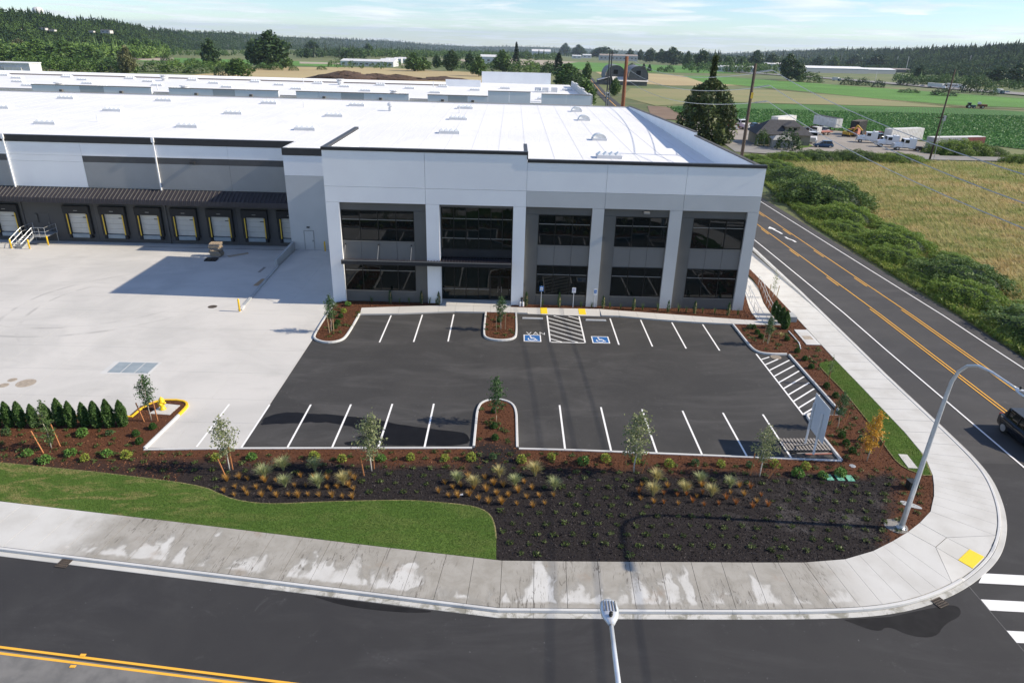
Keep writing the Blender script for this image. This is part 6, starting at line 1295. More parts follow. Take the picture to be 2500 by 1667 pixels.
# foundation planting along the office
clm = shape_cloud(420, cedar_fn(1.35, .16), 70, .07, 'leaf_deep', up=.4); FP = [(-10.85, 60.75), (-8.05+.1, 60.8), (-5.45-.9, 60.7), (1.78, 60.85), (4.85, 60.8), (8.95, 60.7), (11.75, 60.45), (17.3, 59.9), (20.35, 59.7)]
for i, (x, y) in enumerate(FP):
    lab = ('staked narrow shrub before the left office window, left one', 'staked narrow shrub before the left office window, right one', 'staked narrow shrub at the pier left of the entrance', 'staked narrow shrub beside the fire connection', 'staked narrow shrub between blue and purple signs', 'staked narrow shrub right of the wheelchair sign pier', 'staked narrow shrub before the second right window', 'staked narrow shrub before the last window', 'staked narrow shrub at the right corner pier')[i]
    o = thing('column_shrub', lab, 'shrub', (x, y, .1), 0, 'staked columnar shrubs along the office wall'); f = link('foliage', clm, None, o); f.rotation_euler = (0, 0, i); f.scale = (1, 1, rnd.uniform(.85, 1.1)); MB().beam((.06, -.06, -.05), (.05, -.05, 1.05), .05).build('stake', 'pale_stake', o)
o = tag(link('column_shrub', clm, None), 'dark conical shrub before the third pier from the right, without stake', 'shrub', 'staked columnar shrubs along the office wall'); place(o, (14.9, 60.1, .1), 0, .85)
sgm = tuft(50, .5, .2, .012, 71, 'leaf_young', .2, 2)
for i, x in enumerate((-12.6, -10.0, -9.1, -7.2, -6.6, 3.3, 6.9, 7.9, 9.6, 10.6, 12.6, 14.0, 15.9, 16.6, 18.1, 19.2, 21.3)):
    y = 60.8 if x < 9 else 60.75-(x-9)*.075; o = tag(link('grass_plant', sgm, None), 'small grassy plant in the bark along the office wall', 'plant', 'small grasses along the office wall'); place(o, (x, y, .1), i, rnd.uniform(.8, 1.2))

# ================================================================ BEYOND THE SITE
def terrain_sheet(name, poly, mat, dz=.05, step=25, parent=None):
    """field draped on the valley floor: cut into strips along y so that it follows the slope"""
    m = MB(); m.sheet([(p[0], p[1], tz1(*p[:2])+dz) for p in poly]); return struct(m.build(name, mat, parent))
MEADOW = [(44.2, 40), (44.0, 61), (45.5, 100), (52, 140), (58, 166), (100, 170.5), (140, 169), (140, 61), (120, 40)]
m = MB()
for a in ([(43.6, 5), (160, 5), (160, 61), (43.6, 61)],): m.sheet([(p[0], p[1], -.03) for p in a])
m.sheet([(p[0], p[1], tz1(*p)-.03) for p in [(43.6, 61), (160, 61), (160, 168.5), (100, 171), (60, 168), (52, 140), (45.5, 100)]]); struct(m.build('meadow', 'dry_meadow'))
m = MB(); m.sheet([(p[0], p[1], -.05) for p in [(42.4, -10), (45, -10), (45, 61), (42.4, 61)]]); m.sheet([(p[0], p[1], tz1(*p)-.04) for p in [(42.4, 61), (46, 61), (60, 168), (52, 240), (60, 325), (78, 435), (55, 435), (49.2, 325), (43.9, 200), (42.7, 115)]]); struct(m.build('verge', 'wild_ground'))
# tall dry grass, thinner with distance
r = np.random.default_rng(77); X = []; 
x, y = scatter(MEADOW, 90000, r); d = np.hypot(x, y); k = r.random(len(x)) < np.clip(95/d, .25, 1)*(x/y < .95); x, y = x[k], y[k]
P = np.stack([x, y, TZ(x, y)-.03], 1); wind = np.stack([np.full(len(x), -.75)+.4*r.normal(size=len(x)), .25+.4*r.normal(size=len(x)), np.zeros(len(x))], 1)
stuff(cloud('meadow_grass', blade_tris(P, .55, .16, .5, r, wind), 'meadow_blade', nv=3), 'tall dry grass of the meadow across the side road', 'grass')
def leaf_mass(n, fn, seed, size, mat, name, up=.4): return shape_cloud(n, fn, seed, size, mat, name, up, 1.4)
VG = [(42.7, 45), (44.6, 45), (44.8, 61), (46.5, 100), (53, 140), (58, 163), (56.5, 166), (49, 140), (43.6, 100), (42.9, 61)]
x, y = scatter(VG, 46000, r); P = np.stack([x, y, TZ(x, y)], 1); P[:, 2] += .05+.25*r.random(len(x)); stuff(cloud('verge_weeds', leaf_quads(P, .26, .3, 2.4, r), 'weed'), 'green weeds along the far edge of the side road', 'weeds')
# bramble thickets: each a mound of leaves over a dark core
def mound_fn(r, n):
    d = r.normal(size=(n, 3)); d /= np.linalg.norm(d, axis=1)[:, None]; d[:, 2] = np.abs(d[:, 2]); lump = 1+.16*np.sin(4*d[:, 0]*3+1)*np.cos(3*d[:, 1]*3)+.10*np.sin(9*d[:, 0]+5*d[:, 1]); return d*((.86+.22*r.random(n))*lump)[:, None]
MND = [leaf_mass(13000, mound_fn, 80+i, .042, mt, 'foliage', .5) for i, mt in enumerate(('bramble', 'bramble_light', 'bramble_light'))]
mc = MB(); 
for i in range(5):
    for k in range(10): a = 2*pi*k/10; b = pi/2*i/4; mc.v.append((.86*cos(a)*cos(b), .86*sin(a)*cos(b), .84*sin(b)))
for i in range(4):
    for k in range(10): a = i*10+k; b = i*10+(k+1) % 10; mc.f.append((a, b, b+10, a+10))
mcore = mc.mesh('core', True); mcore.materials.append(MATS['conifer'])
BR = [((47.6, 56.0), 4.2, 6.5, 1.8, 0, 'nearest dark bramble thicket at the right edge'), ((46.4, 66.0), 3.0, 4.6, 1.7, 1, 'light green bramble mound right after the nearest thicket'), ((49.0, 72.0), 4.4, 5.4, 2.2, 0, 'big dark bramble thicket opposite the turn lane'), ((46.6, 80.5), 2.7, 4.2, 1.5, 1, 'small lime bramble patch between two thickets'), ((49.5, 86.5), 4.0, 4.6, 2.2, 2, 'dark rounded bramble thicket in the middle of the row'), ((47.0, 95.0), 2.6, 4.2, 1.3, 1, 'light green bramble strip beyond the rounded thicket'), ((49.8, 102.0), 4.2, 5.0, 2.2, 2, 'purple-brown topped bramble beyond the middle'), ((52.0, 116.0), 7.0, 8.5, 3.6, 0, 'largest bramble hill along the far meadow edge'), ((54.5, 133.0), 5.0, 8.0, 2.6, 0, 'dark bramble hill farther up the road'), ((56.5, 150.0), 4.0, 8.0, 1.8, 1, 'low green scrub beside the meadow far corner'), ((51.5, 61.0), 2.6, 4.0, 1.1, 1, 'lime scrub on the field side of the nearest thicket'), ((44.8, 71.5), 1.3, 4.5, .8, 1, 'narrow lime scrub strip at the road edge before the big thicket'), ((53.0, 79.5), 2.4, 3.6, 1.0, 1, 'lime scrub on the field side of the small patch'), ((45.2, 88.0), 1.5, 4.5, .9, 1, 'narrow lime scrub strip before the rounded thicket'), ((53.3, 95.0), 2.2, 4.0, 1.0, 1, 'lime scrub on the field side past the rounded thicket'), ((46.2, 106.0), 1.6, 6.0, 1.0, 1, 'narrow scrub strip at the road edge before the largest hill'), ((59.5, 125.0), 2.6, 5.0, 1.3, 1, 'lime scrub on the field side of the largest bramble hill')]
for (x, y), rx, ry, h, k, lab in BR:
    o = thing('bramble_thicket', lab, 'bramble', (x, y, tz1(x, y)-.1), 0, 'brambles along the side road'); f = link('foliage', MND[k], None, o); c = link('core', mcore, None, o)
    for q in (f, c): q.scale = (rx, ry, h)
for i, (p, rx, ry, h, k) in enumerate((((56.81, 167.31, -2.08), 3, 4, 1.2, 1), ((65.33, 170.04, -2.14), 5, 4, 1.6, 1), ((72.08, 171.24, -2.16), 6, 3.5, 2.0, 0), ((81.40, 171.68, -2.17), 7, 3.2, 2.2, 0), ((90.88, 170.94, -2.15), 7, 3, 1.9, 1), ((116.58, 185.84, -2.45), 8.5, 4, 3.2, 1), ((122.49, 185.57, -2.44), 6, 3, 2.2, 0), ((123.45, 171.81, -2.17), 5, 2.5, 1.8, 1))):
    lab = ('low scrub at the meadow corner near the dark pole', 'light scrub left below the house lane', 'dark scrub below the small lawn', 'dark scrub clump below the gravel yard', 'reddish scrub left of the crossarm pole', 'large bush in front of the red container', 'bush right of the red container bush', 'small bush by the lane at the right edge')[i]
    o = thing('roadside_bush', lab, 'bush', (p[0], p[1]-(3 if i < 5 else 0), p[2]-.1), 0, 'bushes along the lane'); f = link('foliage', MND[k], None, o); c = link('core', mcore, None, o)
    for q in (f, c): q.scale = (rx, ry, h)
# lane, gravel yard, fields
lane = terrain_sheet('lane', [(56, 178), (70, 174), (85, 172.2), (104, 172.6), (140, 174.5), (180, 178), (180, 186), (140, 181.5), (106, 180.5), (80, 183), (58, 196)], 'lane_asphalt', .06)
terrain_sheet('gravel_yard', [(60, 183), (80, 180), (108, 179), (114, 192), (136, 203), (122, 212), (112, 232), (98, 256), (84, 262), (66, 258), (58, 232)], 'gravel', .05)
terrain_sheet('house_lawn', [(74.20, 186.21, -2.45)[:2], (81.71, 193.62, -2.60)[:2], (83.39, 201.93, -2.76)[:2], (81.40, 203.18, -2.79)[:2]][::-1], 'turf', .08)
CROP = [(64, 262), (86, 264), (100, 260), (113, 234), (124, 214), (140, 206), (150, 190), (200, 184), (420, 205), (420, 372), (255, 364), (231, 378), (108, 373), (70, 330)]
terrain_sheet('crop_field', CROP, 'crop_near', .04); terrain_sheet('soil_path', [(52, 270), (64, 262), (72, 330), (62, 335)], 'soil_strip', .045)
terrain_sheet('mown_field', [(66, 335), (108, 376), (231, 381), (255, 384), (213, 476), (188, 535), (147, 514), (80, 500), (60, 400)], 'mown_field', .05)
terrain_sheet('far_crop_field', [(236, 402), (420, 380), (420, 480), (350, 503), (270, 740), (232, 855), (190, 830), (165, 640), (197, 560)], 'crop_far', .05)
terrain_sheet('field_track', [(231, 382), (420, 366), (420, 378), (236, 399), (197, 556), (188, 552), (213, 478)], 'wild_ground', .05)
terrain_sheet('tan_field', [(84, 600), (120, 560), (190, 600), (165, 640), (190, 830), (160, 900), (100, 900)], 'tan_field', .05); terrain_sheet('west_meadow', [(-220, 470), (-60, 470), (20, 560), (20, 720), (-150, 830), (-250, 760)], 'tan_field', .05)
terrain_sheet('green_field', [(-240, 1050), (-185, 815), (-420, 830), (-470, 1040)], 'crop_far', .06); terrain_sheet('pale_field', [(-260, 915), (-120, 960), (-140, 1000), (-290, 1020)], 'pale_strip', .07); terrain_sheet('pale_field', [(-400, 890), (-470, 1040), (-520, 1010), (-430, 870)], 'pale_strip', .08)
terrain_sheet('north_field', [(100, 900), (300, 1000), (420, 1500), (150, 1700), (60, 1200)], 'crop_far', .05); terrain_sheet('north_pale_field', [(40, 1150), (150, 1700), (0, 2000), (-150, 1500)], 'pale_strip', .06)
# crop plants near enough to be seen as rows
r = np.random.default_rng(88); V = []
ca, sa = cos(.5), sin(.5)
for row in np.arange(-330, 330, 1.5):
    t_ = np.arange(-330, 330, 1.1)+r.uniform(-.3, .3, 600); xx = 200+ca*row-sa*t_; yy = 270+sa*row+ca*t_; k = in_poly(xx, yy, CROP) & (xx/yy < .93) & (yy < 330); V.append(np.stack([xx[k], yy[k]], 1))
V = np.concatenate(V); 
if len(V) > 30000: V = V[r.permutation(len(V))[:30000]]
P = np.repeat(V, 3, 0)+r.normal(size=(len(V)*3, 2))*.22; P = np.concatenate([P, (TZ(P[:, 0], P[:, 1])+.12+.22*r.random(len(P)))[:, None]], 1); stuff(cloud('crop_plants', leaf_quads(P, .55, .9, 1.3, r), 'crop_leaf'), 'rows of leafy green crop in the field beyond the truck yard', 'crop')

# ---------------------------------------------------------------- house, outbuildings, barns
hs = thing('farm_house', 'low tan house with a dark hipped roof and dormer behind the bushes', 'house', (74.5, 199, -2.75), -.06)
BX(-7.5, 6.5, -4.5, 5, 0, 3.0).build('wall', 'siding_tan', hs)
MB().add([(-8.3, -5.4, 2.95), (7.3, -5.4, 2.95), (7.3, 5.8, 2.95), (-8.3, 5.8, 2.95), (-3.5, .2, 6.3), (3.0, .2, 6.3)], [(0, 1, 5, 4), (1, 2, 5), (2, 3, 4, 5), (3, 0, 4), (0, 3, 2, 1)]).build('roof', 'shingle', hs)
BX(-.2, 3.6, -3.6, -.8, 3.6, 4.95).build('dormer', 'siding_tan', hs); MB().add([(-.7, -4.1, 4.95), (4.1, -4.1, 4.95), (4.1, .6, 5.2), (-.7, .6, 5.2), (1.7, -2.4, 6.0), (1.7, .6, 6.1)], [(0, 1, 4), (1, 2, 5, 4), (3, 0, 4, 5), (0, 3, 2, 1)]).build('dormer_roof', 'shingle', hs)
for x in (.7, 2.0): BX(x, x+.8, -3.66, -3.605, 3.9, 4.6).build('window', 'glass', hs)
for x in (-6.5, -3.6, 2.5): BX(x, x+1.5, -4.56, -4.505, 1.0, 2.3).build('window', 'glass', hs)
BX(-8.0, -4.5, -6.6, -4.6, 0, .3).build('porch', 'siding_tan', hs)
for x in (-7.9, -6.2, -4.6): BX(x, x+.18, -6.5, -6.3, .3, 2.7).build('porch_post', 'metal_white', hs)
sh = thing('garden_shed', 'small gray shed between two bushes in front of the house', 'shed', (71.6, 190.0, -2.5), -.1); BX(-2.5, 2.5, -1.8, 1.8, 0, 2.1).build('wall', 'metal_gray', sh); MB().add([(-2.9, -2.2, 2.05), (2.9, -2.2, 2.05), (2.9, 2.2, 2.35), (-2.9, 2.2, 2.35), (-1.6, 0, 3.0), (1.6, 0, 3.0)], [(0, 1, 5, 4), (1, 2, 5), (2, 3, 4, 5), (3, 0, 4)]).build('roof', 'wall_mid_gray', sh)
def barn(x, y, z, rz, lab, Wd=14, L=26, h=5, rh=9):
    o = thing('barn', lab, 'barn', (x, y, z), rz, 'two gambrel barns beyond the mown field'); BX(-Wd/2, Wd/2, -L/2, L/2, 0, h).build('wall', 'barn_wood', o); m = MB(); pr = []
    for k in range(11): a = pi*k/10; pr.append((-Wd*.54*cos(a), h-.3+rh*sin(a)**.8))
    for yy in (-L/2-.4, L/2+.4): m.v += [(p[0], yy, p[1]) for p in pr]
    for k in range(10): m.f.append((k, k+1, 12+k, 11+k))
    m.build('roof', 'barn_roof', o); f = MB(); f.v = [(p[0]*.97, -L/2-.05, p[1]-.15) for p in pr]; f.f = [tuple(range(11))]; f.build('gable', 'barn_wood', o); BX(-1.6, 1.6, -L/2-.4, -L/2-.06, h+2.5, h+5.5).build('hay_door', 'pit_black', o)
    for xx in (-4, 4): BX(xx-1, xx+1, -L/2-.12, -L/2-.06, 0, 2.8).build('door', 'barn_white', o)
    return o
bz = tz1(0, 560)
barn(76.5, 566, bz, .0, 'left one of two gray round-roofed barns across the road'); barn(92.5, 560, bz, .0, 'right gray round-roofed barn with a dark hay door')
wl = thing('barn_annex', 'long low white-roofed barn wing joining the two round barns', 'barn', (84, 549, bz)); BX(-9, 15, -3, 3, 0, 3.2).build('wall', 'barn_wood', wl); MB().hexa([(-10, -4, 3.0), (16, -4, 3.0), (16, 4, 5.6), (-10, 4, 5.6), (-10, -4, 3.2), (16, -4, 3.2), (16, 4, 5.8), (-10, 4, 5.8)]).build('roof', 'barn_white', wl)
wl2 = thing('barn_annex', 'gray lean-to shed left of the round barns', 'barn', (68, 556, bz)); BX(-4, 4, -6, 6, 0, 3.).build('wall', 'barn_wood', wl2); MB().hexa([(-4.5, -6.5, 3.0), (4.5, -6.5, 5.5), (4.5, 6.5, 5.5), (-4.5, 6.5, 3.0), (-4.5, -6.5, 3.2), (4.5, -6.5, 5.7), (4.5, 6.5, 5.7), (-4.5, 6.5, 3.2)]).build('roof', 'barn_white', wl2)
def far_building(p, w, d, h, lab, mat='metal_white', roof='roof_trim', rz=0., bays=6):
    o = thing('far_building', lab, 'building', (p[0], p[1], p[2]-.3), rz); BX(-w/2, w/2, -d/2, d/2, 0, h).build('wall', mat, o)
    MB().hexa([(-w/2-.4, -d/2-.4, h), (w/2+.4, -d/2-.4, h), (w/2+.4, d/2+.4, h), (-w/2-.4, d/2+.4, h), (-w/2-.4, -d/2*.1, h+h*.28), (w/2+.4, -d/2*.1, h+h*.28), (w/2+.4, d/2*.1, h+h*.28), (-w/2-.4, d/2*.1, h+h*.28)]).build('roof', roof, o)
    for k in range(bays): x = -w/2+w*(k+.5)/bays; BX(x-w/bays*.22, x+w/bays*.22, -d/2-.15, -d/2-.02, h*.40, h*.66).build('window', 'wall_dark_gray', o)
    return o
T2V = [(-159.43, 939.33, -17.22), (-165.05, 1007.41, -18.55), (-158.12, 996.89, -18.34), (-163.50, 1074.57, -19.87), (-160.32, 1102.93, -20.42)]
far_building((-170.99, 899.28, -16.43), 62, 40, 6, 'long low white greenhouse shed beyond the tan meadow', bays=9)
for i, (a, w) in enumerate(((305, 10), (335, 9), (365, 9), (395, 10), (425, 11))): far_building(T2V[i], w, 14, 6.5, 'small white arched shed, %s to the right of the long greenhouse' % ('first', 'second', 'third', 'fourth', 'fifth')[i], bays=2)
far_building((-39.40, 1231.26, -22.94), 26, 20, 11, 'white box building between the mid-distance trees', bays=3); far_building((83.40, 2223.99, -42.39), 55, 25, 20, 'white hall on the far side of the north field', bays=4); far_building((307.02, 2191.13, -41.75), 110, 25, 14, 'long gray-roofed shed behind the north field', 'metal_gray', 'roof_tile_gray', bays=10); far_building((213.91, 2521.51, -48.23), 30, 20, 9, 'small white shed left of the far long one', bays=2); far_building((275.29, 2799.93, -53.68), 32, 20, 11, 'white-roofed shed at the far tree edge', bays=2)
far_building((512.46, 1242.29, -23.15), 130, 60, 8, 'large pale flat warehouse in front of the right hills', 'metal_gray', 'roof_white', 0.1, 0); far_building((601.47, 1279.55, -23.88), 92, 40, 7, 'second flat pale warehouse right of the larger one', 'metal_gray', 'roof_white', 0.1, 0); far_building((539.97, 1571.90, -29.61), 60, 40, 9, 'pale warehouse end beside the mast', 'metal_gray', 'roof_white', 0., 0); far_building((327.46, 1099.96, -20.36), 60, 16, 7, 'white shed row left of the dark trees', bays=6); far_building((737.53, 1441.50, -27.06), 50, 20, 6, 'dark flat shed under the highway lights', 'wall_dark_gray', 'roof_tile_gray', 0, 4); far_building((-591.77, 910.01, -16.64), 30, 14, 6, 'white farm shed at the far left edge', bays=3); far_building((-619.64, 927.01, -16.97), 10, 10, 6, 'small white hut at the far left edge', bays=1)
for i, (p, s) in enumerate((((-706.10, 1323.41, 9.94), 16), ((-682.16, 1106.64, 14.67), 10), ((-672.42, 1112.59, 13.41), 8), ((-681.22, 1048.07, 13.35), 9), ((-702.00, 1268.74, 11.42), 8))): far_building((p[0], p[1], p[2]-3.5), s, s*.7, s*.3, ('widest white house on the wooded left hillside', 'white house high on the left hill', 'tan house right of the high white one', 'white house at the left end of the hillside', 'small white house left of the widest one')[i], 'barn_white', 'shingle', bays=2)
wt = thing('water_tower', 'round white water tower among firs on the left hilltop', 'water tower', (-788.77, 1275.87, 36.15)); MB().lathe([(2, -16), (2, -6), (7, -2), (8.5, 2), (7, 6), (3, 8)], 16).build('tank', 'metal_white', wt, True)
# dirt heaps
def heap(p, rx, ry, h, seed, lab):
    r = random.Random(seed); m = MB(); n = 18; k = 6
    for i in range(k+1):
        for j in range(n):
            a = 2*pi*j/n; f = 1-i/k; w = f*(1+.25*r.uniform(-1, 1)); m.v.append((rx*w*cos(a), ry*w*sin(a), h*(1-f**1.7)*(1+.2*r.uniform(-1, 1))))
    for i in range(k):
        for j in range(n): a = i*n+j; b = i*n+(j+1) % n; m.f.append((a, b, b+n, a+n))
    m.f.append(tuple(k*n+j for j in range(n))); o = tag(m.build('dirt_heap', 'dirt', None, True), lab, 'dirt heap', 'dirt heaps behind the rear building'); o.location = p
heap((-117.96, 521.22, -9.02), 24, 10, 5.0, 1, 'tall brown dirt heap at the left behind the rear roof'); heap((-111.72, 525.43, -9.10), 14, 8, 4.6, 4, 'narrow brown dirt heap right of the tallest'); heap((-96.22, 530.59, -9.20), 26, 8, 3.6, 2, 'brown dirt heap in the middle behind the rear roof'); heap((-83.27, 533.97, -9.27), 22, 8, 3.4, 5, 'low brown dirt heap beside the green scrub'); heap((-51.09, 547.22, -9.53), 24, 8, 2.6, 3, 'rightmost low reddish dirt heap')

# ---------------------------------------------------------------- vehicles in the gravel yard
def wheel_pair(o, y, s, r=.5, w=.3):
    for sx in (-1, 1):
        q = MB().lathe([(r, -w/2), (r, w/2)], 14, (sx*s, y, r), 'x').build('wheel', 'tyre', o); MB().lathe([(r*.55, -w/2-.02), (r*.55, w/2+.02)], 10, (sx*s, y, r), 'x').build('rim', 'rim', q)
def semi(lab, loc, rz, mat='truck_white', sleeper=True, deck='chassis', grp='semi tractors parked in the gravel yard'):
    """conventional truck tractor, nose towards -y"""
    o = thing('semi_truck', lab, 'truck', loc, rz, grp); BX(-.5, .5, -3.6, 3.6, .6, .95).build('chassis', 'chassis', o)
    MB().hexa([(-.95, -3.9, .75), (.95, -3.9, .75), (1.1, -1.7, .75), (-1.1, -1.7, .75), (-.8, -3.7, 1.75), (.8, -3.7, 1.75), (1.0, -1.7, 2.05), (-1.0, -1.7, 2.05)]).build('hood', mat, o); BX(-.7, .7, -3.97, -3.91, .8, 1.7).build('grille', 'rim', o); BX(-1.15, 1.15, -4.1, -3.92, .45, .8).build('bumper', 'rim', o)
    BX(-1.2, 1.2, -1.68, .1, .85, 3.0).build('cab', mat, o); MB().hexa([(-1.1, -1.78, 2.1), (1.1, -1.78, 2.1), (1.1, -1.70, 2.1), (-1.1, -1.70, 2.1), (-1.05, -1.75, 2.85), (1.05, -1.75, 2.85), (1.05, -1.70, 2.85), (-1.05, -1.70, 2.85)]).build('windscreen', 'glass', o)
    for sx in (-1, 1):
        BX(sx*1.21-.02, sx*1.21+.02, -1.4, -.4, 2.0, 2.75).build('side_window', 'glass', o); BX(sx*1.05-.25, sx*1.05+.25, -3.4, -2.0, .95, 1.25).build('fender', mat, o); MB().tube([(sx*1.1, .3, 1.0), (sx*1.1, .3, 3.6)], .09, 8).build('exhaust_stack', 'rim', o); MB().lathe([(.33, -.7), (.33, .7)], 12, (sx*.95, .6, .75), 'y').build('fuel_tank', 'rim', o); BX(sx*.7-.15, sx*.7+.15, -3.98, -3.9, 1.2, 1.45).build('headlight', 'lamp_clear', o)
    if sleeper: BX(-1.2, 1.2, .12, 1.4, .95, 3.2).build('sleeper', mat, o)
    for y in (-2.9,): wheel_pair(o, y, 1.0)
    for y in (2.0, 3.3): wheel_pair(o, y, .95, .5, .55)
    BX(-.6, .6, 1.9, 3.4, .96, 1.15).build('fifth_wheel', deck, o); return o
def box_trailer(lab, loc, rz, L, mat, h0=1.1, h1=3.9, roofm='container_white', ribs=True, name='semi_trailer', wheels=True, two=None):
    o = thing(name, lab, 'trailer' if wheels else 'container', loc, rz); w = 1.27
    BX(-w, w, -L/2, L/2, h0, h1).build('body', mat, o); BX(-w-.02, w+.02, -L/2-.02, L/2+.02, h1+.004, h1+.06).build('roof', roofm, o)
    if ribs:
        n = int(L/.62); me = BX(-w-.05, w+.05, -.09, .09, h0+.1, h1-.12).mesh('rib')
        for k in range(n):
            y = -L/2+L*(k+.5)/n; q = link('rib', me if not (two and y > two[0]) else TWO.setdefault(two[1], (lambda mm: mm)(BX(-w-.05, w+.05, -.09, .09, h0+.1, h1-.12).mesh('rib'))), two[1] if two and y > two[0] else mat, o); q.location = (0, y, 0)
        if two: BX(-w-.03, w+.03, two[0], L/2-.03, h0+.02, h1-.02).build('painted_side', two[1], o)
    for sx in (-.6, .6): BX(sx-.55, sx+.55, -L/2-.06, -L/2-.025, h0+.1, h1-.15).build('door', mat, o)
    if wheels:
        for y in (L/2-1.2, L/2-2.4): wheel_pair(o, y, .95, .48, .5)
        BX(-.9, -.7, -L/2+2.5, -L/2+2.7, .1, h0).build('landing_leg', 'chassis', o); BX(.7, .9, -L/2+2.5, -L/2+2.7, .1, h0).build('landing_leg', 'chassis', o)
    return o
TWO = {}
semi('white semi tractor, left of three in a row, nose to the left', (103.2, 206.0, -2.85), -1.95, deck='salmon'); semi('white semi tractor in the middle of the three', (104.2, 196.4, -2.66), -1.80); semi('white semi tractor nearest the lane, with a black rear deck', (105.6, 190.3, -2.54), -1.75)
semi('old white tractor unit beside the house, seen from behind', (85.2, 203.5, -2.8), -.35, sleeper=False); semi('old white truck at the left end of the yard, right of the red one', (75.5, 238.5, -3.5), .25, sleeper=False); semi('old red truck next to the large cedar', (71.2, 236.2, -3.45), .25, 'truck_red', False)
box_trailer('long white ribbed container trailer behind the white tractors', (116.2, 213.5, -3.0), -1.17, 13.2, 'container_white', .3, 3.6, wheels=True); box_trailer('gray container whose far part is dark red, behind the crossarm pole', (122.5, 198.0, -2.7), -1.30, 17.5, 'container_gray', .3, 3.1, wheels=False, name='shipping_container', two=(2.5, 'container_red')); box_trailer('white open-top trailer parked at the back of the yard', (106.0, 243.5, -3.6), .25, 11.5, 'container_white', 1.2, 4.1, 'chassis', False); box_trailer('white box trailer half hidden behind the house', (91.0, 243, -3.6), -.9, 11, 'container_white', 1.2, 4.0, ribs=False); box_trailer('dark rusty dump body behind the excavator', (109.5, 228.5, -3.3), -.75, 7.5, 'chassis', .9, 4.3, 'cast_iron', True)
box_trailer('white cargo body at the left behind the red truck', (69.5, 243.5, -3.55), .2, 6, 'container_gray', 1.0, 3.4, ribs=False)
ex = thing('excavator', 'yellow tracked excavator in the middle of the gravel yard', 'excavator', (103.6, 221.5, -3.15), .5); ex.scale = (.8, .8, .72)
for sx in (-1, 1): MB().prism([(sx*1.0-.28, -1.9), (sx*1.0+.28, -1.9), (sx*1.0+.28, 1.9), (sx*1.0-.28, 1.9)], .02, .8, True).build('track', 'chassis', ex)
BX(-1.25, 1.25, -1.3, 1.9, .95, 2.1).build('upper_body', 'excavator_yellow', ex); BX(-1.2, -.2, -1.6, -.1, 2.1, 3.2).build('cab', 'glass', ex); BX(-1.25, -.15, -1.65, -.05, 3.2, 3.3).build('cab_roof', 'excavator_yellow', ex)
for a, b, w in (((.3, -1.1, 1.6), (.3, -3.0, 5.0), .45), ((.3, -3.0, 5.0), (.3, -5.4, 3.2), .4)): MB().beam(a, b, w, w*1.1).build('boom' if w > .42 else 'arm', 'excavator_yellow', ex)
MB().hexa([(-.3, -5.9, 1.9), (.9, -5.9, 1.9), (.9, -5.0, 1.9), (-.3, -5.0, 1.9), (-.3, -5.7, 3.1), (.9, -5.7, 3.1), (.9, -5.2, 3.1), (-.3, -5.2, 3.1)]).build('bucket', 'chassis', ex)
ld = thing('loader_truck', 'old salmon-coloured truck beside the excavator', 'truck', (107.0, 223.0, -3.2), -.8); BX(-1.1, 1.1, -3, -.8, .8, 2.7).build('cab', 'salmon', ld); BX(-1.0, 1.0, -3.08, -3.01, 1.9, 2.5).build('windscreen', 'glass', ld); BX(-1.2, 1.2, -.7, 3.2, 1.0, 1.4).build('bed', 'chassis', ld); wheel_pair(ld, -2.2, 1.0); wheel_pair(ld, 2.0, 1.0)
fl = thing('flatbed_truck', 'cream flatbed truck with salmon frame left of the white trailer', 'truck', (96.5, 224.5, -3.25), -1.2); BX(-1.1, 1.1, -3, -1.2, .8, 2.6).build('cab', 'container_white', fl); BX(-1.0, 1.0, -3.08, -3.01, 1.8, 2.4).build('windscreen', 'glass', fl); BX(-1.2, 1.2, -1.1, 3.4, 1.0, 1.3).build('bed', 'salmon', fl); wheel_pair(fl, -2.2, 1.0); wheel_pair(fl, 2.0, 1.0)
car('parked_car', 'dark blue minivan parked in front of the old white tractor', (83.8, 192.3, -2.57), -1.75+pi, 'car_blue', 5.0, 1.95, 1.8)
for p, rz, mt, lab in (((97.5, 231.0), .4, 'car_paint', 'dark car between the flatbed and the white trailer'), ((100.6, 233.5), .4, 'metal_gray', 'gray car left of the dump body'), ((113.5, 222.5), -1.1, 'truck_red', 'red car behind the long white container'), ((88.5, 232.0), .3, 'truck_white', 'white car at the back of the yard near the house'), ((80.5, 241.0), .2, 'car_blue', 'blue car right of the old white truck'), ((111.0, 216.0), -1.2, 'car_paint', 'dark car against the white container'), ((66.5, 228.5), .6, 'metal_gray', 'gray car under the large cedar')):
    car('parked_car', lab, (*p, tz1(*p)+.06), rz, mt, grp='cars parked in the gravel yard')
for i, (x, y, s) in enumerate(((93.0, 236.5, 1.), (99.5, 238.5, 1.3), (112.5, 232.0, 1.1), (116.5, 225.0, 1.2), (87.0, 247.0, 1.4))): heap((x, y, tz1(x, y)), 2.2*s, 1.6*s, 1.1*s, 40+i, ('scrap heap behind the flatbed', 'scrap heap beside the white trailer', 'scrap heap behind the dump body', 'scrap heap at the crop edge', 'scrap heap behind the house')[i])
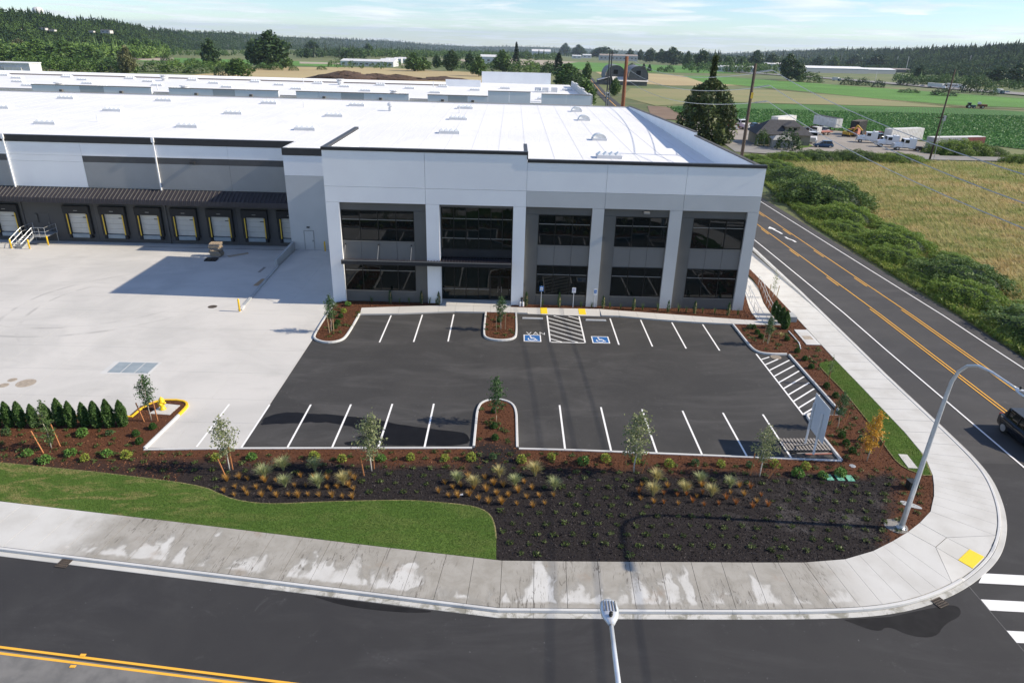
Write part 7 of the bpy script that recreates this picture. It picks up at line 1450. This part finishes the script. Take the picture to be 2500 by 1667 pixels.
# van and cars on the far road, traffic on the highway
vn = thing('white_van', 'white van driving away on the far stretch of the side road', 'van', (50.4, 388, tz1(0, 388)+.03), -.05); BX(-1.0, 1.0, -2.6, 1.6, .45, 2.5).build('body', 'truck_white', vn); MB().hexa([(-1, 1.6, .45), (1, 1.6, .45), (.9, 2.9, .5), (-.9, 2.9, .5), (-.9, 1.6, 2.4), (.9, 1.6, 2.4), (.85, 2.8, 1.2), (-.85, 2.8, 1.2)]).build('nose', 'truck_white', vn); BX(-.8, .8, -2.66, -2.61, 1.4, 2.2).build('rear_window', 'glass', vn); wheel_pair(vn, -1.7, .9, .36, .25); wheel_pair(vn, 1.7, .9, .36, .25)
tr = thing('tractor', 'dark blue-green farm tractor at the edge of the far crop', 'tractor', (236.66, 378.04, -6.21), 1.3)
wheel_pair(tr, .9, 1.0, .95, .5); wheel_pair(tr, -1.6, .8, .55, .35); BX(-.45, .45, -2.3, .4, .8, 1.7).build('hood', 'tractor_blue', tr); BX(-.8, .8, .1, 1.5, 1.2, 2.7).build('cab', 'glass', tr); BX(-.9, .9, 0, 1.6, 2.71, 2.85).build('cab_roof', 'tractor_blue', tr)
sp_ = thing('field_sprayer', 'rusty orange field implement right of the tractor', 'implement', (244.30, 380.61, -6.26), 1.3); BX(-1.2, 1.2, -2, 2, .9, 2.0).build('tank', 'pole_rust', sp_); BX(-.9, .9, 1.0, 2.2, 2.0, 3.0).build('drum', 'metal_white', sp_); wheel_pair(sp_, 0, 1.3, .7, .4)
hw = struct(MB().sheet([(p[0], p[1], p[2]+.6) for p in ((373.73, 515.76, -8.91), (377.95, 544.18, -9.47), (370.86, 670.06, -11.94), (359.30, 847.39, -15.41), (310.16, 1084.35, -20.06), (324.42, 1134.73, -21.05), (383.08, 904.20, -16.53), (401.65, 726.59, -13.05), (409.01, 589.78, -10.36), (404.61, 559.24, -9.77))]).build('highway', 'lane_asphalt'))
def hway(fn, p, lab, rz, big): 
    if big == 2: o = box_trailer(lab, p, rz, 15, 'container_white', 1.1, 4.1, ribs=False); BX(-1.2, 1.2, -L0-3.2, -L0-.6, .8, 3.4).build('cab', 'truck_white', o); BX(-1.0, 1.0, -L0-3.26, -L0-3.21, 2.0, 2.9).build('windscreen', 'glass', o); wheel_pair(o, -L0-2.2, 1.0)
    elif big == 1: o = thing('box_truck', lab, 'truck', p, rz); BX(-1.25, 1.25, -3, 4, 1.0, 3.8).build('box', 'container_white', o); BX(-1.15, 1.15, -5, -3.1, .7, 2.9).build('cab', 'tractor_blue', o); wheel_pair(o, -4, 1.0); wheel_pair(o, 2.5, 1.0)
    else: car('highway_car', lab, p, rz, ('truck_white', 'car_paint', 'metal_gray')[int(p[0]*7) % 3], grp='cars on the far highway')
L0 = 7.5
for p, lab, rz, big in (((375.32, 656.85, -11.68), 'white semi trailer on the highway, left of two', .35, 2), ((391.01, 654.87, -11.64), 'white semi trailer on the highway, right of two', .35, 2), ((341.29, 784.12, -14.17), 'white box truck on the left part of the highway', .5, 1), ((373.64, 567.92, -9.94), 'white semi cab on the highway near the right edge', .2, 1), ((395.17, 589.50, -10.36), 'dark car behind the semi cab at the right', .2, 0), ((536.10, 1028.96, -18.97), 'blue-white truck on the highway ramp', .3, 1), ((379.16, 685.31, -12.24), 'car just left of the highway trailers', .3, 0), ((348.24, 696.55, -12.46), 'small pale car on the highway in the middle', .4, 0), ((526.92, 1271.59, -23.73), 'car in front of the pale warehouse', .4, 0), ((324.61, 1076.03, -19.89), 'car at the far left of the highway', .4, 0), ((406.73, 575.05, -10.08), 'car near the right frame edge on the highway', .2, 0)): hway(None, p, lab, rz, big)
# light masts along the highway
for i, (a, b) in enumerate(zip(((929.12, 1999.23, -37.99), (776.86, 1476.30, -27.74), (911.39, 1498.14, -28.17), (515.90, 1545.47, -29.10), (1098.78, 2601.96, -49.80), (966.59, 1888.90, -35.83), (333.21, 682.40, -12.18), (385.99, 1298.63, -24.26), (354.27, 1266.38, -23.63)), (60, 85, 95, 115, 45, 70, 75, 60, 60))):
    d = hypot(a[0], a[1]); o = tag(MB().tube([(0, 0, 0), (0, 0, b*d/(1700*2.82))], d*.00022, 5).build('light_mast', 'metal_white'), ('light mast before the pale flat warehouses', 'light mast above the highway ramp trucks', 'tall light mast before the right hill', 'tallest mast left of the pale warehouses', 'short mast behind the pale warehouse', 'light mast left of the ramp', 'pole rising from the highway bushes', 'thin pole right of the white shed row', 'thin pole left of the white shed row')[i], 'light mast', 'highway light masts'); o.location = a

# ================================================================ TREES OF THE VALLEY
def lobe_fn(lobes):
    def f(r, n):
        w = np.array([l[3]*l[3]*l[4] for l in lobes]); k = r.choice(len(lobes), n, p=w/w.sum()); L = np.array(lobes)[k]
        d = r.normal(size=(n, 3)); d /= np.linalg.norm(d, axis=1)[:, None]; q = (.35+.70*r.random(n)**.6)[:, None]; return L[:, :3]+d*q*np.stack([L[:, 3], L[:, 3], L[:, 4]], 1)
    return f
def round_lobes(seed, n=9, tall=1.0, narrow=1.0):
    rr = random.Random(seed); out = []
    for i in range(n):
        f = (i+rr.random())/n; z = .15+.70*f; g = sin(pi*min(1, f*.70+.26)); a = i*2.4+rr.uniform(-.5, .5); d = .25*g*rr.uniform(.45, 1)*narrow; out.append((d*cos(a), d*sin(a), z, .21*narrow*(.55+.5*g), .14*(.75+.5*g)))
    out.append((0, 0, .88, .12*narrow, .12)); return out
def trunk_mesh(h=1., r=.022):
    m = MB().tube([(0, 0, 0), (.01, 0, .25), (-.01, .01, .6)], [r, r*.8, r*.3], 6)
    for a in (0, 2.1, 4.2): m.tube([(0, 0, .28), (.12*cos(a), .12*sin(a), .5)], [r*.5, r*.2], 5)
    me = m.mesh('trunk', True); me.materials.append(MATS['bark']); return me
TRK = trunk_mesh()
TM = {}
for i, mt in enumerate(('tree_dark', 'tree_mid', 'tree_mid', 'tree_dark', 'tree_light', 'tree_hazel')): TM['r%d' % i] = shape_cloud(2000, lobe_fn(round_lobes(100+i, 13)), 100+i, .062, mt, 'crown', .35, 1.3)
for i, mt in enumerate(('tree_dark', 'tree_mid')): TM['p%d' % i] = shape_cloud(1200, lobe_fn(round_lobes(110+i, 11, 1, .42)), 110+i, .05, mt, 'crown', .3, 1.3)
def conifer_fn(r, n):
    t_ = r.random(n)**.8; tier = (np.floor(t_*13)+.5)/13; rad = .17*(1-t_)**.85*(.35+.75*r.random(n)**.5)*(1.15-.5*((t_*13) % 1)); a = r.random(n)*2*pi; return np.stack([rad*np.cos(a), rad*np.sin(a), .06+.94*t_-.12*rad], 1)
TM['c0'] = shape_cloud(900, conifer_fn, 120, .045, 'conifer', 'crown', .6, 1.6)
TM['b0'] = shape_cloud(900, lambda r, n: (lambda q: np.stack([q[:, 0]*.5, q[:, 1]*.5, q[:, 2]*.95], 1))(mound_fn(r, n)), 121, .07, 'tree_mid', 'crown', .4, 1.3); TM['b1'] = shape_cloud(900, lambda r, n: (lambda q: np.stack([q[:, 0]*.5, q[:, 1]*.5, q[:, 2]*.95], 1))(mound_fn(r, n)), 122, .07, 'tree_dark', 'crown', .4, 1.3); TM['b2'] = shape_cloud(900, lambda r, n: (lambda q: np.stack([q[:, 0]*.5, q[:, 1]*.5, q[:, 2]*.95], 1))(mound_fn(r, n)), 123, .07, 'tree_light', 'crown', .4, 1.3)
def valley_tree(t_, kind, lab, grp='trees standing in the valley fields'):
    x, y, z, h, w = t_; nm = {'r': 'broadleaf_tree', 'p': 'poplar_tree', 'c': 'conifer_tree', 'b': 'field_bush'}[kind[0]]
    o = thing(nm, lab, 'bush' if kind[0] == 'b' else 'tree', (x, y, z-.2), 0, grp); c = link('crown', TM[kind], None, o); nat = {'r': .72, 'p': .34, 'c': .32, 'b': 1.0}[kind[0]]
    c.scale = (1.1*w/nat, 1.1*w/nat, h*1.1); c.rotation_euler = (0, 0, rnd.uniform(0, 6)); q = link('trunk', TRK, None, o); q.scale = (min(w, h)*1.1, min(w, h)*1.1, h)
VT = [
 ((-280.78, 698.64, -12.50, 23.71, 16.29), 'r0', 'dark round tree left of the big pair in the left fields'), ((-268.50, 777.60, -14.05, 24.17, 14.34), 'r3', 'slimmer dark tree at the left of the big pair'), ((-230.33, 714.55, -12.81, 31.26, 32.65), 'r0', 'largest dark tree of the left fields'), ((-222.27, 734.87, -13.21, 12.47, 12.14), 'r1', 'small tree at the right foot of the largest one'), ((-465.17, 1752.78, -33.16, 28.87, 33.83), 'r3', 'dark round tree on the field edge farther right'), ((-342.69, 1252.68, -23.36, 15.27, 8.72), 'p0', 'narrow small tree beside the dark round one'),
 ((-309.42, 498.65, -8.58, 12.26, 17.99), 'b0', 'broad green bush behind the far left white building'), ((-292.67, 506.63, -8.73, 10.26, 15.32), 'b0', 'round green bush right of the far left building'), ((-264.61, 514.38, -8.89, 17.23, 10.04), 'r5', 'pale half-bare tree behind the rear roof at left'), ((-284.76, 529.81, -9.19, 8.72, 17.56), 'b1', 'dark bush left of the half-bare tree'), ((-188.62, 511.78, -8.84, 11.74, 17.00), 'r1', 'rounded olive tree right behind the rear roof'), ((-357.10, 772.36, -13.94, 8.43, 8.99), 'b1', 'small dark bush in the left field'), ((-329.30, 771.93, -13.93, 5.38, 14.98), 'b0', 'low bush in the middle of the left field'), ((-271.40, 566.93, -9.92, 6.96, 17.67), 'b0', 'broad willow bush right of the half-bare tree'), ((-254.47, 563.50, -9.85, 6.39, 18.67), 'b2', 'pale willow bush in the shrub row'), ((-234.51, 562.87, -9.84, 5.85, 20.85), 'b0', 'long willow bush near the olive tree'), ((-203.93, 523.10, -9.06, 6.94, 9.19), 'b1', 'dark low bush left of the olive tree'), ((-226.04, 676.40, -12.06, 4.47, 13.16), 'b0', 'bush at the foot of the big pair'), ((-211.19, 666.69, -11.87, 5.66, 11.68), 'b0', 'bush right at the foot of the big pair'), ((-195.85, 667.36, -11.88, 4.16, 7.79), 'b0', 'small bush right of the big pair'), ((-181.60, 711.01, -12.74, 3.22, 8.30), 'b0', 'small lone bush in the tan meadow'),
 ((-698.40, 1042.93, -19.25, 25.38, 14.09), 'p0', 'dark slender tree at the far left edge'), ((-571.71, 874.95, -15.95, 18.87, 18.61), 'r5', 'bare-topped tree at the far left'), ((-477.16, 758.14, -13.66, 19.23, 29.38), 'r2', 'broad green tree of the left grove, first'), ((-450.97, 755.85, -13.62, 17.76, 32.23), 'r1', 'broad green tree of the left grove, second'), ((-424.91, 753.57, -13.57, 14.17, 26.30), 'r2', 'broad green tree of the left grove, third'), ((-579.41, 1063.74, -19.65, 24.52, 26.71), 'r0', 'tall dark tree above the left grove'), ((-503.79, 965.05, -17.72, 19.91, 26.13), 'r1', 'tall green tree above the left grove'), ((-493.78, 989.91, -18.21, 22.28, 21.06), 'r1', 'upright green tree right in the left grove'), ((-493.99, 1026.29, -18.92, 21.75, 21.83), 'r1', 'upright green tree at the right end of the left grove'), ((-499.42, 1072.25, -19.82, 19.10, 16.58), 'r0', 'last dark tree of the left grove'), ((-466.74, 686.09, -12.25, 16.78, 15.96), 'r2', 'green tree at the left frame edge'), ((-410.33, 629.24, -11.14, 14.22, 19.55), 'r2', 'green tree before the left grove'),
 ((-269.63, 1272.19, -23.74, 16.00, 38.15), 'b1', 'wide dark tree clump in the middle fields'), ((-336.67, 1759.20, -33.28, 26.36, 23.78), 'p1', 'slim tree right of the wide dark clump'), ((-97.84, 740.57, -13.32, 16.36, 18.02), 'r2', 'green tree at the left of the mid row'), ((-89.59, 758.65, -13.67, 12.89, 12.55), 'r1', 'smaller green tree touching the left mid one'), ((-87.66, 868.74, -15.83, 14.25, 10.47), 'r3', 'dark small tree in the mid row'), ((-63.02, 773.08, -13.96, 19.27, 15.80), 'r0', 'dark rounded tree in the mid row'), ((-47.31, 827.33, -15.02, 17.95, 11.59), 'r3', 'dark narrow tree in the mid row'), ((-29.34, 645.20, -11.45, 16.25, 13.22), 'r1', 'nearest green tree behind the rear parapet'), ((-10.87, 789.35, -14.28, 20.57, 19.21), 'r2', 'broad tree left of the fir'), ((4.36, 945.79, -17.34, 27.99, 10.29), 'c0', 'tall pointed fir in the middle distance'), ((33.61, 1949.65, -37.02, 19.02, 30.16), 'r2', 'tree right behind the fir'), ((14.12, 776.02, -14.01, 11.29, 30.99), 'b2', 'bright light green willow behind the rear building'), ((46.21, 755.93, -13.62, 18.58, 13.26), 'c0', 'dark fir left of the road trees'), ((36.88, 496.50, -8.54, 14.18, 18.51), 'r2', 'large olive tree left of the far road'), ((59.26, 590.67, -10.38, 14.02, 7.40), 'r1', 'slim tree beside the far poles'), ((34.16, 724.72, -13.01, 10.97, 12.72), 'b1', 'dark bush left of the road fir'), ((31.50, 319.71, -5.07, 10.77, 10.78), 'r1', 'dense green tree at the right end of the rear building'), ((24.33, 317.22, -5.02, 8.24, 5.66), 'b0', 'green bush beside the rear building corner'), ((38.38, 460.53, -7.83, 10.54, 10.86), 'b1', 'dark bush under the olive road tree'), ((57.00, 409.00, -6.82, 9.00, 6.05), 'r2', 'small leafy tree in front of the barns'),
 ((274.30, 3965.00, -76.52, 57.15, 57.39), 'r0', 'tall dark tree in the far line behind the barns, left'), ((301.22, 3462.03, -66.66, 47.98, 63.50), 'r0', 'round dark tree in the far line behind the barns'), ((358.68, 2999.92, -57.60, 40.48, 98.54), 'r3', 'wide dark tree mass in the far line'), ((390.21, 2509.29, -47.99, 32.95, 29.12), 'p0', 'poplar left of the far tree block'), ((399.00, 2359.22, -45.05, 30.99, 22.82), 'p0', 'poplar in the far tree block'), ((361.39, 1976.08, -37.54, 32.29, 38.27), 'r3', 'dark tree in the far block, left'), ((366.78, 1856.96, -35.20, 30.71, 28.78), 'r0', 'dark tree in the far block, middle'), ((356.44, 1679.51, -31.72, 34.43, 40.70), 'r0', 'largest dark tree of the far block'), ((158.65, 993.59, -18.28, 9.37, 11.60), 'r3', 'dark tree behind the barn roofs'), ((174.33, 994.63, -18.30, 8.82, 7.74), 'c0', 'small fir of the row behind the barns, first'), ((180.72, 987.10, -18.15, 8.20, 6.91), 'c0', 'small fir of the row behind the barns, second'), ((197.91, 996.20, -18.33, 5.64, 9.69), 'b1', 'small bush of the row behind the barns, left'), ((208.89, 992.93, -18.27, 7.87, 11.60), 'b1', 'small bush of the row behind the barns, right'),
 ((306.37, 1315.38, -24.59, 26.02, 15.33), 'r0', 'dark tree at the left of the right treeline'), ((307.94, 1219.29, -22.70, 29.42, 23.70), 'r3', 'tall dark tree behind the cedar'), ((337.32, 1249.15, -23.29, 23.55, 21.85), 'r3', 'dark tree right behind the cedar'), ((343.26, 1193.08, -22.19, 19.58, 18.56), 'r1', 'tree beside the white shed row'), ((404.31, 1317.26, -24.62, 19.87, 17.92), 'r1', 'tree right of the white shed row'), ((464.08, 1431.18, -26.86, 31.01, 29.19), 'r0', 'round dark tree before the mast'), ((544.88, 1577.29, -29.72, 28.22, 27.56), 'r3', 'dark tree right of the mast'), ((288.09, 779.60, -14.08, 24.24, 17.52), 'r0', 'tall dark tree left of the pale warehouse'), ((285.07, 741.35, -13.33, 17.16, 13.77), 'r3', 'dark tree touching the pale warehouse'), ((289.93, 724.14, -13.00, 8.25, 20.54), 'b0', 'round bush in front of the pale warehouse'), ((307.63, 682.25, -12.18, 5.83, 10.69), 'b1', 'dark bush right of the box truck'), ((318.70, 674.30, -12.02, 5.77, 11.23), 'b1', 'second dark bush by the highway'), ((316.58, 641.22, -11.37, 5.37, 9.43), 'b1', 'third dark bush by the highway'), ((376.94, 706.79, -12.66, 6.72, 16.62), 'b1', 'wide bush by the highway ramp'), ((474.36, 868.83, -15.83, 17.30, 12.74), 'r0', 'dark tree behind the highway ramp'), ((428.15, 735.36, -13.22, 9.78, 18.73), 'b0', 'broad green bush before the right hill'), ((356.44, 575.68, -10.09, 10.44, 13.02), 'b1', 'dark dense bush right of the trailers'), ((352.79, 545.68, -9.50, 6.78, 8.60), 'b0', 'green bush by the highway curve'), ((508.39, 749.07, -13.49, 21.37, 22.03), 'r0', 'big dark tree at the right edge'), ((507.21, 779.46, -14.08, 17.78, 19.85), 'r3', 'dark tree left of the big right one'), ((455.19, 720.57, -12.93, 9.59, 14.13), 'b0', 'green bush before the right edge trees'), ((432.76, 769.78, -13.89, 5.85, 13.56), 'b0', 'bush behind the highway trailers'), ((293.99, 546.82, -9.52, 2.61, 12.91), 'b0', 'low bush along the far crop edge'), ((301.49, 514.67, -8.89, 4.43, 14.20), 'b1', 'dark low bush below the trailers'), ((894.17, 1960.86, -37.24, 31.39, 41.87), 'r3', 'dark tree behind the flat warehouse'), ((868.87, 1789.55, -33.88, 33.72, 52.15), 'r3', 'dark tree group behind the second warehouse'), ((793.54, 1850.36, -35.07, 26.13, 25.15), 'r1', 'tree behind the pale warehouse roof'), ((722.09, 1771.89, -33.53, 25.03, 27.52), 'r0', 'dark tree behind the pale warehouse left part')]
for t_, k, lab in VT: valley_tree(t_, k, lab)
for t_, lab, k in (((67.28, 192.25, -2.57, 3.78, 3.31), 'dense green bush left of the garden shed', 'b0'), ((71.95, 185.78, -2.45, 4.39, 5.66), 'large dark bush right of the garden shed', 'b1')): valley_tree(t_, k, lab, 'bushes in front of the house')
# the big cedar beside the yard: dense, with a thin bare top
def cedar_big(r, n):
    t_ = r.random(n)**1.35; env = np.where(t_ < .76, .30*np.sqrt(np.clip(1-np.clip((t_-.22)/.54, 0, 1)**3.4, 0, 1))*np.clip(.72+t_, 0, 1)+.01, .016*(1-t_)/.24+.004); a = r.random(n)*2*pi
    rad = env*(.45+.6*r.random(n)**.5)*(1+.18*np.sin(6*a+11*t_)); k = t_ > .76; rad[k] *= (.4+.9*(np.sin(60*t_[k]) > 0)); return np.stack([rad*np.cos(a), rad*np.sin(a), t_-.25*rad], 1)
CB = shape_cloud(6500, cedar_big, 140, .030, 'cedar', 'crown', .2, 2.2); x, y, z, h, w = (52.68, 195.53, -2.64, 21.69, 11.48)
o = thing('cedar_tree', 'large dark cedar with a ragged thin top right behind the white roof', 'tree', (x, y, z-1)); c = link('crown', CB, None, o); c.scale = (w/.52, w/.52, h+1); q = link('trunk', TRK, None, o); q.scale = (h*.6, h*.6, h*1.5)
# ---------------------------------------------------------------- hills with forest
def ridge(name, crest, foot_f, lab):
    """crest: points (x, y, z); the slope runs down towards the camera to foot_f of the distance"""
    m = MB(); n = len(crest); k = 7; S = []
    for i, (x, y, z) in enumerate(crest):
        for j in range(k+1):
            f = j/k; s = foot_f+(1-foot_f)*f; X, Y = x*s, y*s; z0 = tz1(X, Y)-2; zz = z0+(z-z0)*(f**1.15) if f > 0 else z0; m.v.append((X, Y, zz))
        m.v.append((x*1.25, y*1.25, tz1(x*1.25, y*1.25)-5))
    q = k+2
    for i in range(n-1):
        for j in range(q-1): a = i*q+j; m.f.append((a, a+q, a+q+1, a+1))
    struct(m.build(name, 'hill_ground', None, True)); return np.array(m.v).reshape(n, q, 3)[:, :k+1]
def forest(S, n, seed, name, lab, hmin, hmax, mats=('conifer', 'tree_dark'), bias=1.3, nq=14, qs=.30, cmin=.02, cmax=.30):
    """low-poly trees over the slope grid S: spiky firs high up, rounded crowns low down"""
    r = np.random.default_rng(seed); I, J = S.shape[0]-1, S.shape[1]-1; u = r.random(n)*I; v = (r.random(n)**(1/bias))*J
    i = np.minimum(u.astype(int), I-1); j = np.minimum(v.astype(int), J-1); fu, fv = (u-i)[:, None], (v-j)[:, None]
    P = S[i, j]*(1-fu)*(1-fv)+S[i+1, j]*fu*(1-fv)+S[i, j+1]*(1-fu)*fv+S[i+1, j+1]*fu*fv
    cf = r.random(n) < cmin+cmax*(v/J)**3; h = r.uniform(hmin, hmax, n)*np.where(cf, 1.25, .8); w = h*np.where(cf, .17, .42)
    out = {0: [], 1: []}
    for kind, sel in ((0, cf), (1, ~cf)):
        p, hh, ww = P[sel], h[sel], w[sel]; N = len(p); 
        if kind == 0:
            for lev, (z0, z1, rr) in enumerate(((.08, .62, 1.), (.38, 1., .62))):
                a0 = r.random(N)*6.28
                for s in range(5):
                    a = a0+s*2*pi/5; b = a+2*pi/5; jit = r.uniform(.75, 1.25, (N, 2)); A = p+np.stack([ww*rr*np.cos(a)*jit[:, 0], ww*rr*np.sin(a)*jit[:, 0], hh*z0], 1); B = p+np.stack([ww*rr*np.cos(b)*jit[:, 1], ww*rr*np.sin(b)*jit[:, 1], hh*z0], 1); T = p+np.stack([0*hh, 0*hh, hh*z1], 1); out[0].append(np.stack([A, B, T], 1))
        else:
            d = r.normal(size=(N*nq, 3)); d /= np.linalg.norm(d, axis=1)[:, None]; d *= (.55+.5*r.random(N*nq))[:, None]; d[:, 2] += 1.12
            H_, W_ = np.repeat(hh, nq), np.repeat(ww, nq); Q = np.repeat(p, nq, 0)+np.stack([d[:, 0]*W_, d[:, 1]*W_, d[:, 2]*H_*.48], 1); out[1].append(leaf_quads(Q, hh.mean()*qs, .5, 1.2, r))
    for kind in (0, 1):
        if out[kind]: stuff(cloud(name, np.concatenate(out[kind]), mats[kind], nv=3 if kind == 0 else 4), lab+(' of dark firs' if kind == 0 else ' of rounded deciduous trees'), 'forest')
LC = [(-717.93, 898.38, 30.79), (-733.30, 1012.31, 31.01), (-750.18, 1122.38, 30.53), (-755.13, 1178.89, 29.27), (-773.20, 1261.97, 27.75), (-808.20, 1380.88, 23.16), (-829.13, 1541.12, 23.61), (-909.10, 1781.44, 17.79), (-999.77, 2071.34, 8.60), (-1136.72, 2667.93, -1.19), (-1142.11, 3096.06, -2.37), (-1191.75, 3818.34, -19.02), (-1146.37, 5072.06, -42.58)]
S1 = ridge('left_hill', LC, .74, ''); forest(S1, 13000, 201, 'hill_forest', 'forest on the left hills', 6, 13, ('hill_fir', 'hill_crown'), 1.0)
MC = [(-1606.17, 6298.43, -55.28), (-1502.65, 6631.90, -62.93), (-1201.24, 7099.09, -67.67), (-902.02, 7546.28, -94.71), (-444.72, 8187.93, -119.03), (193.46, 8597.82, -109.81), (890.81, 8955.81, -120.51), (1894.99, 8798.24, -139.65), (2312.25, 8179.46, -120.39), (2198.31, 6116.98, -61.64)]
S2_ = ridge('far_hill', MC, .62, ''); forest(S2_, 4000, 202, 'far_hill_forest', 'forest on the distant hills', 12, 24, ('hill_fir', 'hill_crown'), 1.5)
RC = [(1911.93, 7252.21, -117.87), (1757.14, 5317.19, -52.45), (1587.86, 3996.09, -18.49), (1366.44, 3003.80, -2.77), (1277.61, 2491.53, 2.59), (1188.21, 2085.22, 13.36), (1142.34, 1821.42, 18.49), (1118.61, 1657.93, 24.98), (1130.93, 1526.76, 30.04), (1170.59, 1432.55, 32.84)]
S3 = ridge('right_hill', RC, .60, ''); forest(S3, 13000, 203, 'right_hill_forest', 'forest on the right hills', 7, 15, ('hill_fir', 'hill_crown'), 1.0)
# treelines on the valley floor: far woods that read as one mass
def line_grid(pts, depth):
    return np.array([[(x*(1+depth*f), y*(1+depth*f), tz1(x*(1+depth*f), y*(1+depth*f))) for f in (0, .5, 1)] for x, y, z in pts])
forest(line_grid([(-352.22, 1230.95, -22.93), (-322.33, 1415.85, -26.56), (-314.23, 1577.65, -29.73), (-246.44, 1873.50, -35.53), (-130.89, 2410.61, -46.05), (69.75, 3045.77, -58.50), (326.88, 3263.01, -62.76), (426.87, 2695.64, -51.64), (435.04, 1916.56, -36.37)], .35), 1500, 204, 'valley_treeline', 'far treeline across the valley floor', 9, 20, ('conifer', 'tree_dark'), 1.0, 45, .17, .08, .0)
forest(line_grid([(380.54, 1837.84, -34.83), (435.40, 1702.38, -32.17), (545.81, 1793.74, -33.96), (701.60, 1935.38, -36.74), (869.39, 2066.03, -39.30), (1079.08, 2163.91, -41.22), (1263.36, 2190.62, -41.74), (1638.22, 2393.78, -45.72), (1927.78, 2631.38, -50.38)], .30), 1500, 205, 'highway_treeline', 'treeline behind the highway', 16, 30, ('conifer', 'tree_dark'), 1.0, 45, .17, .08, .0)
forest(line_grid([(390.87, 761.84, -13.74), (407.18, 723.66, -12.99), (434.19, 709.33, -12.71), (445.65, 643.55, -11.42), (452.36, 609.47, -10.75)], .28), 420, 206, 'highway_bushes', 'scrub belt behind the highway', 5, 11, ('tree_mid', 'tree_mid'), 1.0, 45, .17, .08, .0)
forest(line_grid([(-507.57, 702.56, -12.57), (-489.11, 736.29, -13.24), (-454.56, 749.69, -13.50), (-446.31, 814.50, -14.77), (-452.85, 925.16, -16.94), (-475.91, 1034.32, -19.08)], .45), 1500, 207, 'left_grove', 'dense grove at the foot of the left hill', 12, 22, ('tree_mid', 'tree_light'), 1.0, 45, .17, .05, .0)
forest(line_grid([(-519.30, 1129.39, -20.94), (-474.90, 1210.84, -22.54), (-445.43, 1414.90, -26.54), (-394.53, 1734.58, -32.80)], .25), 260, 208, 'field_hedge', 'hedge line between the left fields', 6, 14, ('tree_dark', 'tree_mid'), 1.0, 45, .17, .08, .0)
forest(line_grid([(-300.19, 649.30, -11.53), (-262.37, 649.13, -11.53), (-213.54, 599.73, -10.56)], .12), 90, 209, 'willow_belt', 'willow scrub belt in the left fields', 4, 9, ('tree_mid', 'tree_light'), 1.0, 45, .17, .0, .0)
forest(line_grid([(-322.85, 1414.57, -26.53), (-237.12, 1571.08, -29.60), (-123.01, 1670.76, -31.55), (7.02, 1893.65, -35.92), (113.55, 1837.58, -34.82)], .5), 900, 210, 'middle_belt', 'rounded tree belt across the middle fields', 12, 22, ('tree_dark', 'tree_mid'), 1.0, 45, .17, .05, .0)
forest(line_grid([(-57.30, 738.01, -13.27), (-26.62, 765.16, -13.80), (18.44, 779.72, -14.09), (39.74, 750.71, -13.52)], .22), 70, 211, 'garden_belt', 'leafy garden trees behind the rear building', 7, 14, ('tree_dark', 'tree_mid'), 1.0, 60, .15, .05, .0)
forest(line_grid([(225.00, 987.87, -18.17), (276.88, 1001.28, -18.43), (324.83, 1010.59, -18.61), (340.40, 964.63, -17.71)], .3), 160, 212, 'shed_belt', 'tree belt around the white shed row', 9, 18, ('tree_dark', 'tree_mid'), 1.0, 45, .17, .05, .0)
forest(line_grid([(-329.92, 496.72, -8.54), (-314.93, 516.71, -8.93), (-285.96, 518.76, -8.97), (-260.34, 517.88, -8.95)], .2), 160, 213, 'left_thicket', 'leafy thicket right behind the rear warehouse at left', 5, 12, ('tree_mid', 'tree_mid'), 1.0, 60, .15, .0, .0)
forest(line_grid([(-191.18, 769.01, -13.88), (-152.56, 762.45, -13.75), (-118.97, 785.26, -14.20), (-60.07, 814.83, -14.78)], .3), 120, 214, 'scrub_belt', 'scattered scrub in the tan meadow', 3, 9, ('tree_dark', 'tree_mid'), 1.0, 45, .17, .0, .0)
# irrigation spray is left to the haze: pale air over the fields
hz = MB().box(-16000, 16000, -500, 17000, -345, 62); ho = hz.build('haze', None)
t = NT('haze_air'); pv = t.n('ShaderNodeVolumePrincipled'); pv.inputs['Color'].default_value = (.66, .81, 1.0, 1); pv.inputs['Density'].default_value = .00004; pv.inputs['Anisotropy'].default_value = .2; t.l(pv.outputs[0], t.out.inputs['Volume'])
ho.data.materials.append(t.m); stuff(ho, 'thin blue haze filling the valley air', 'haze')
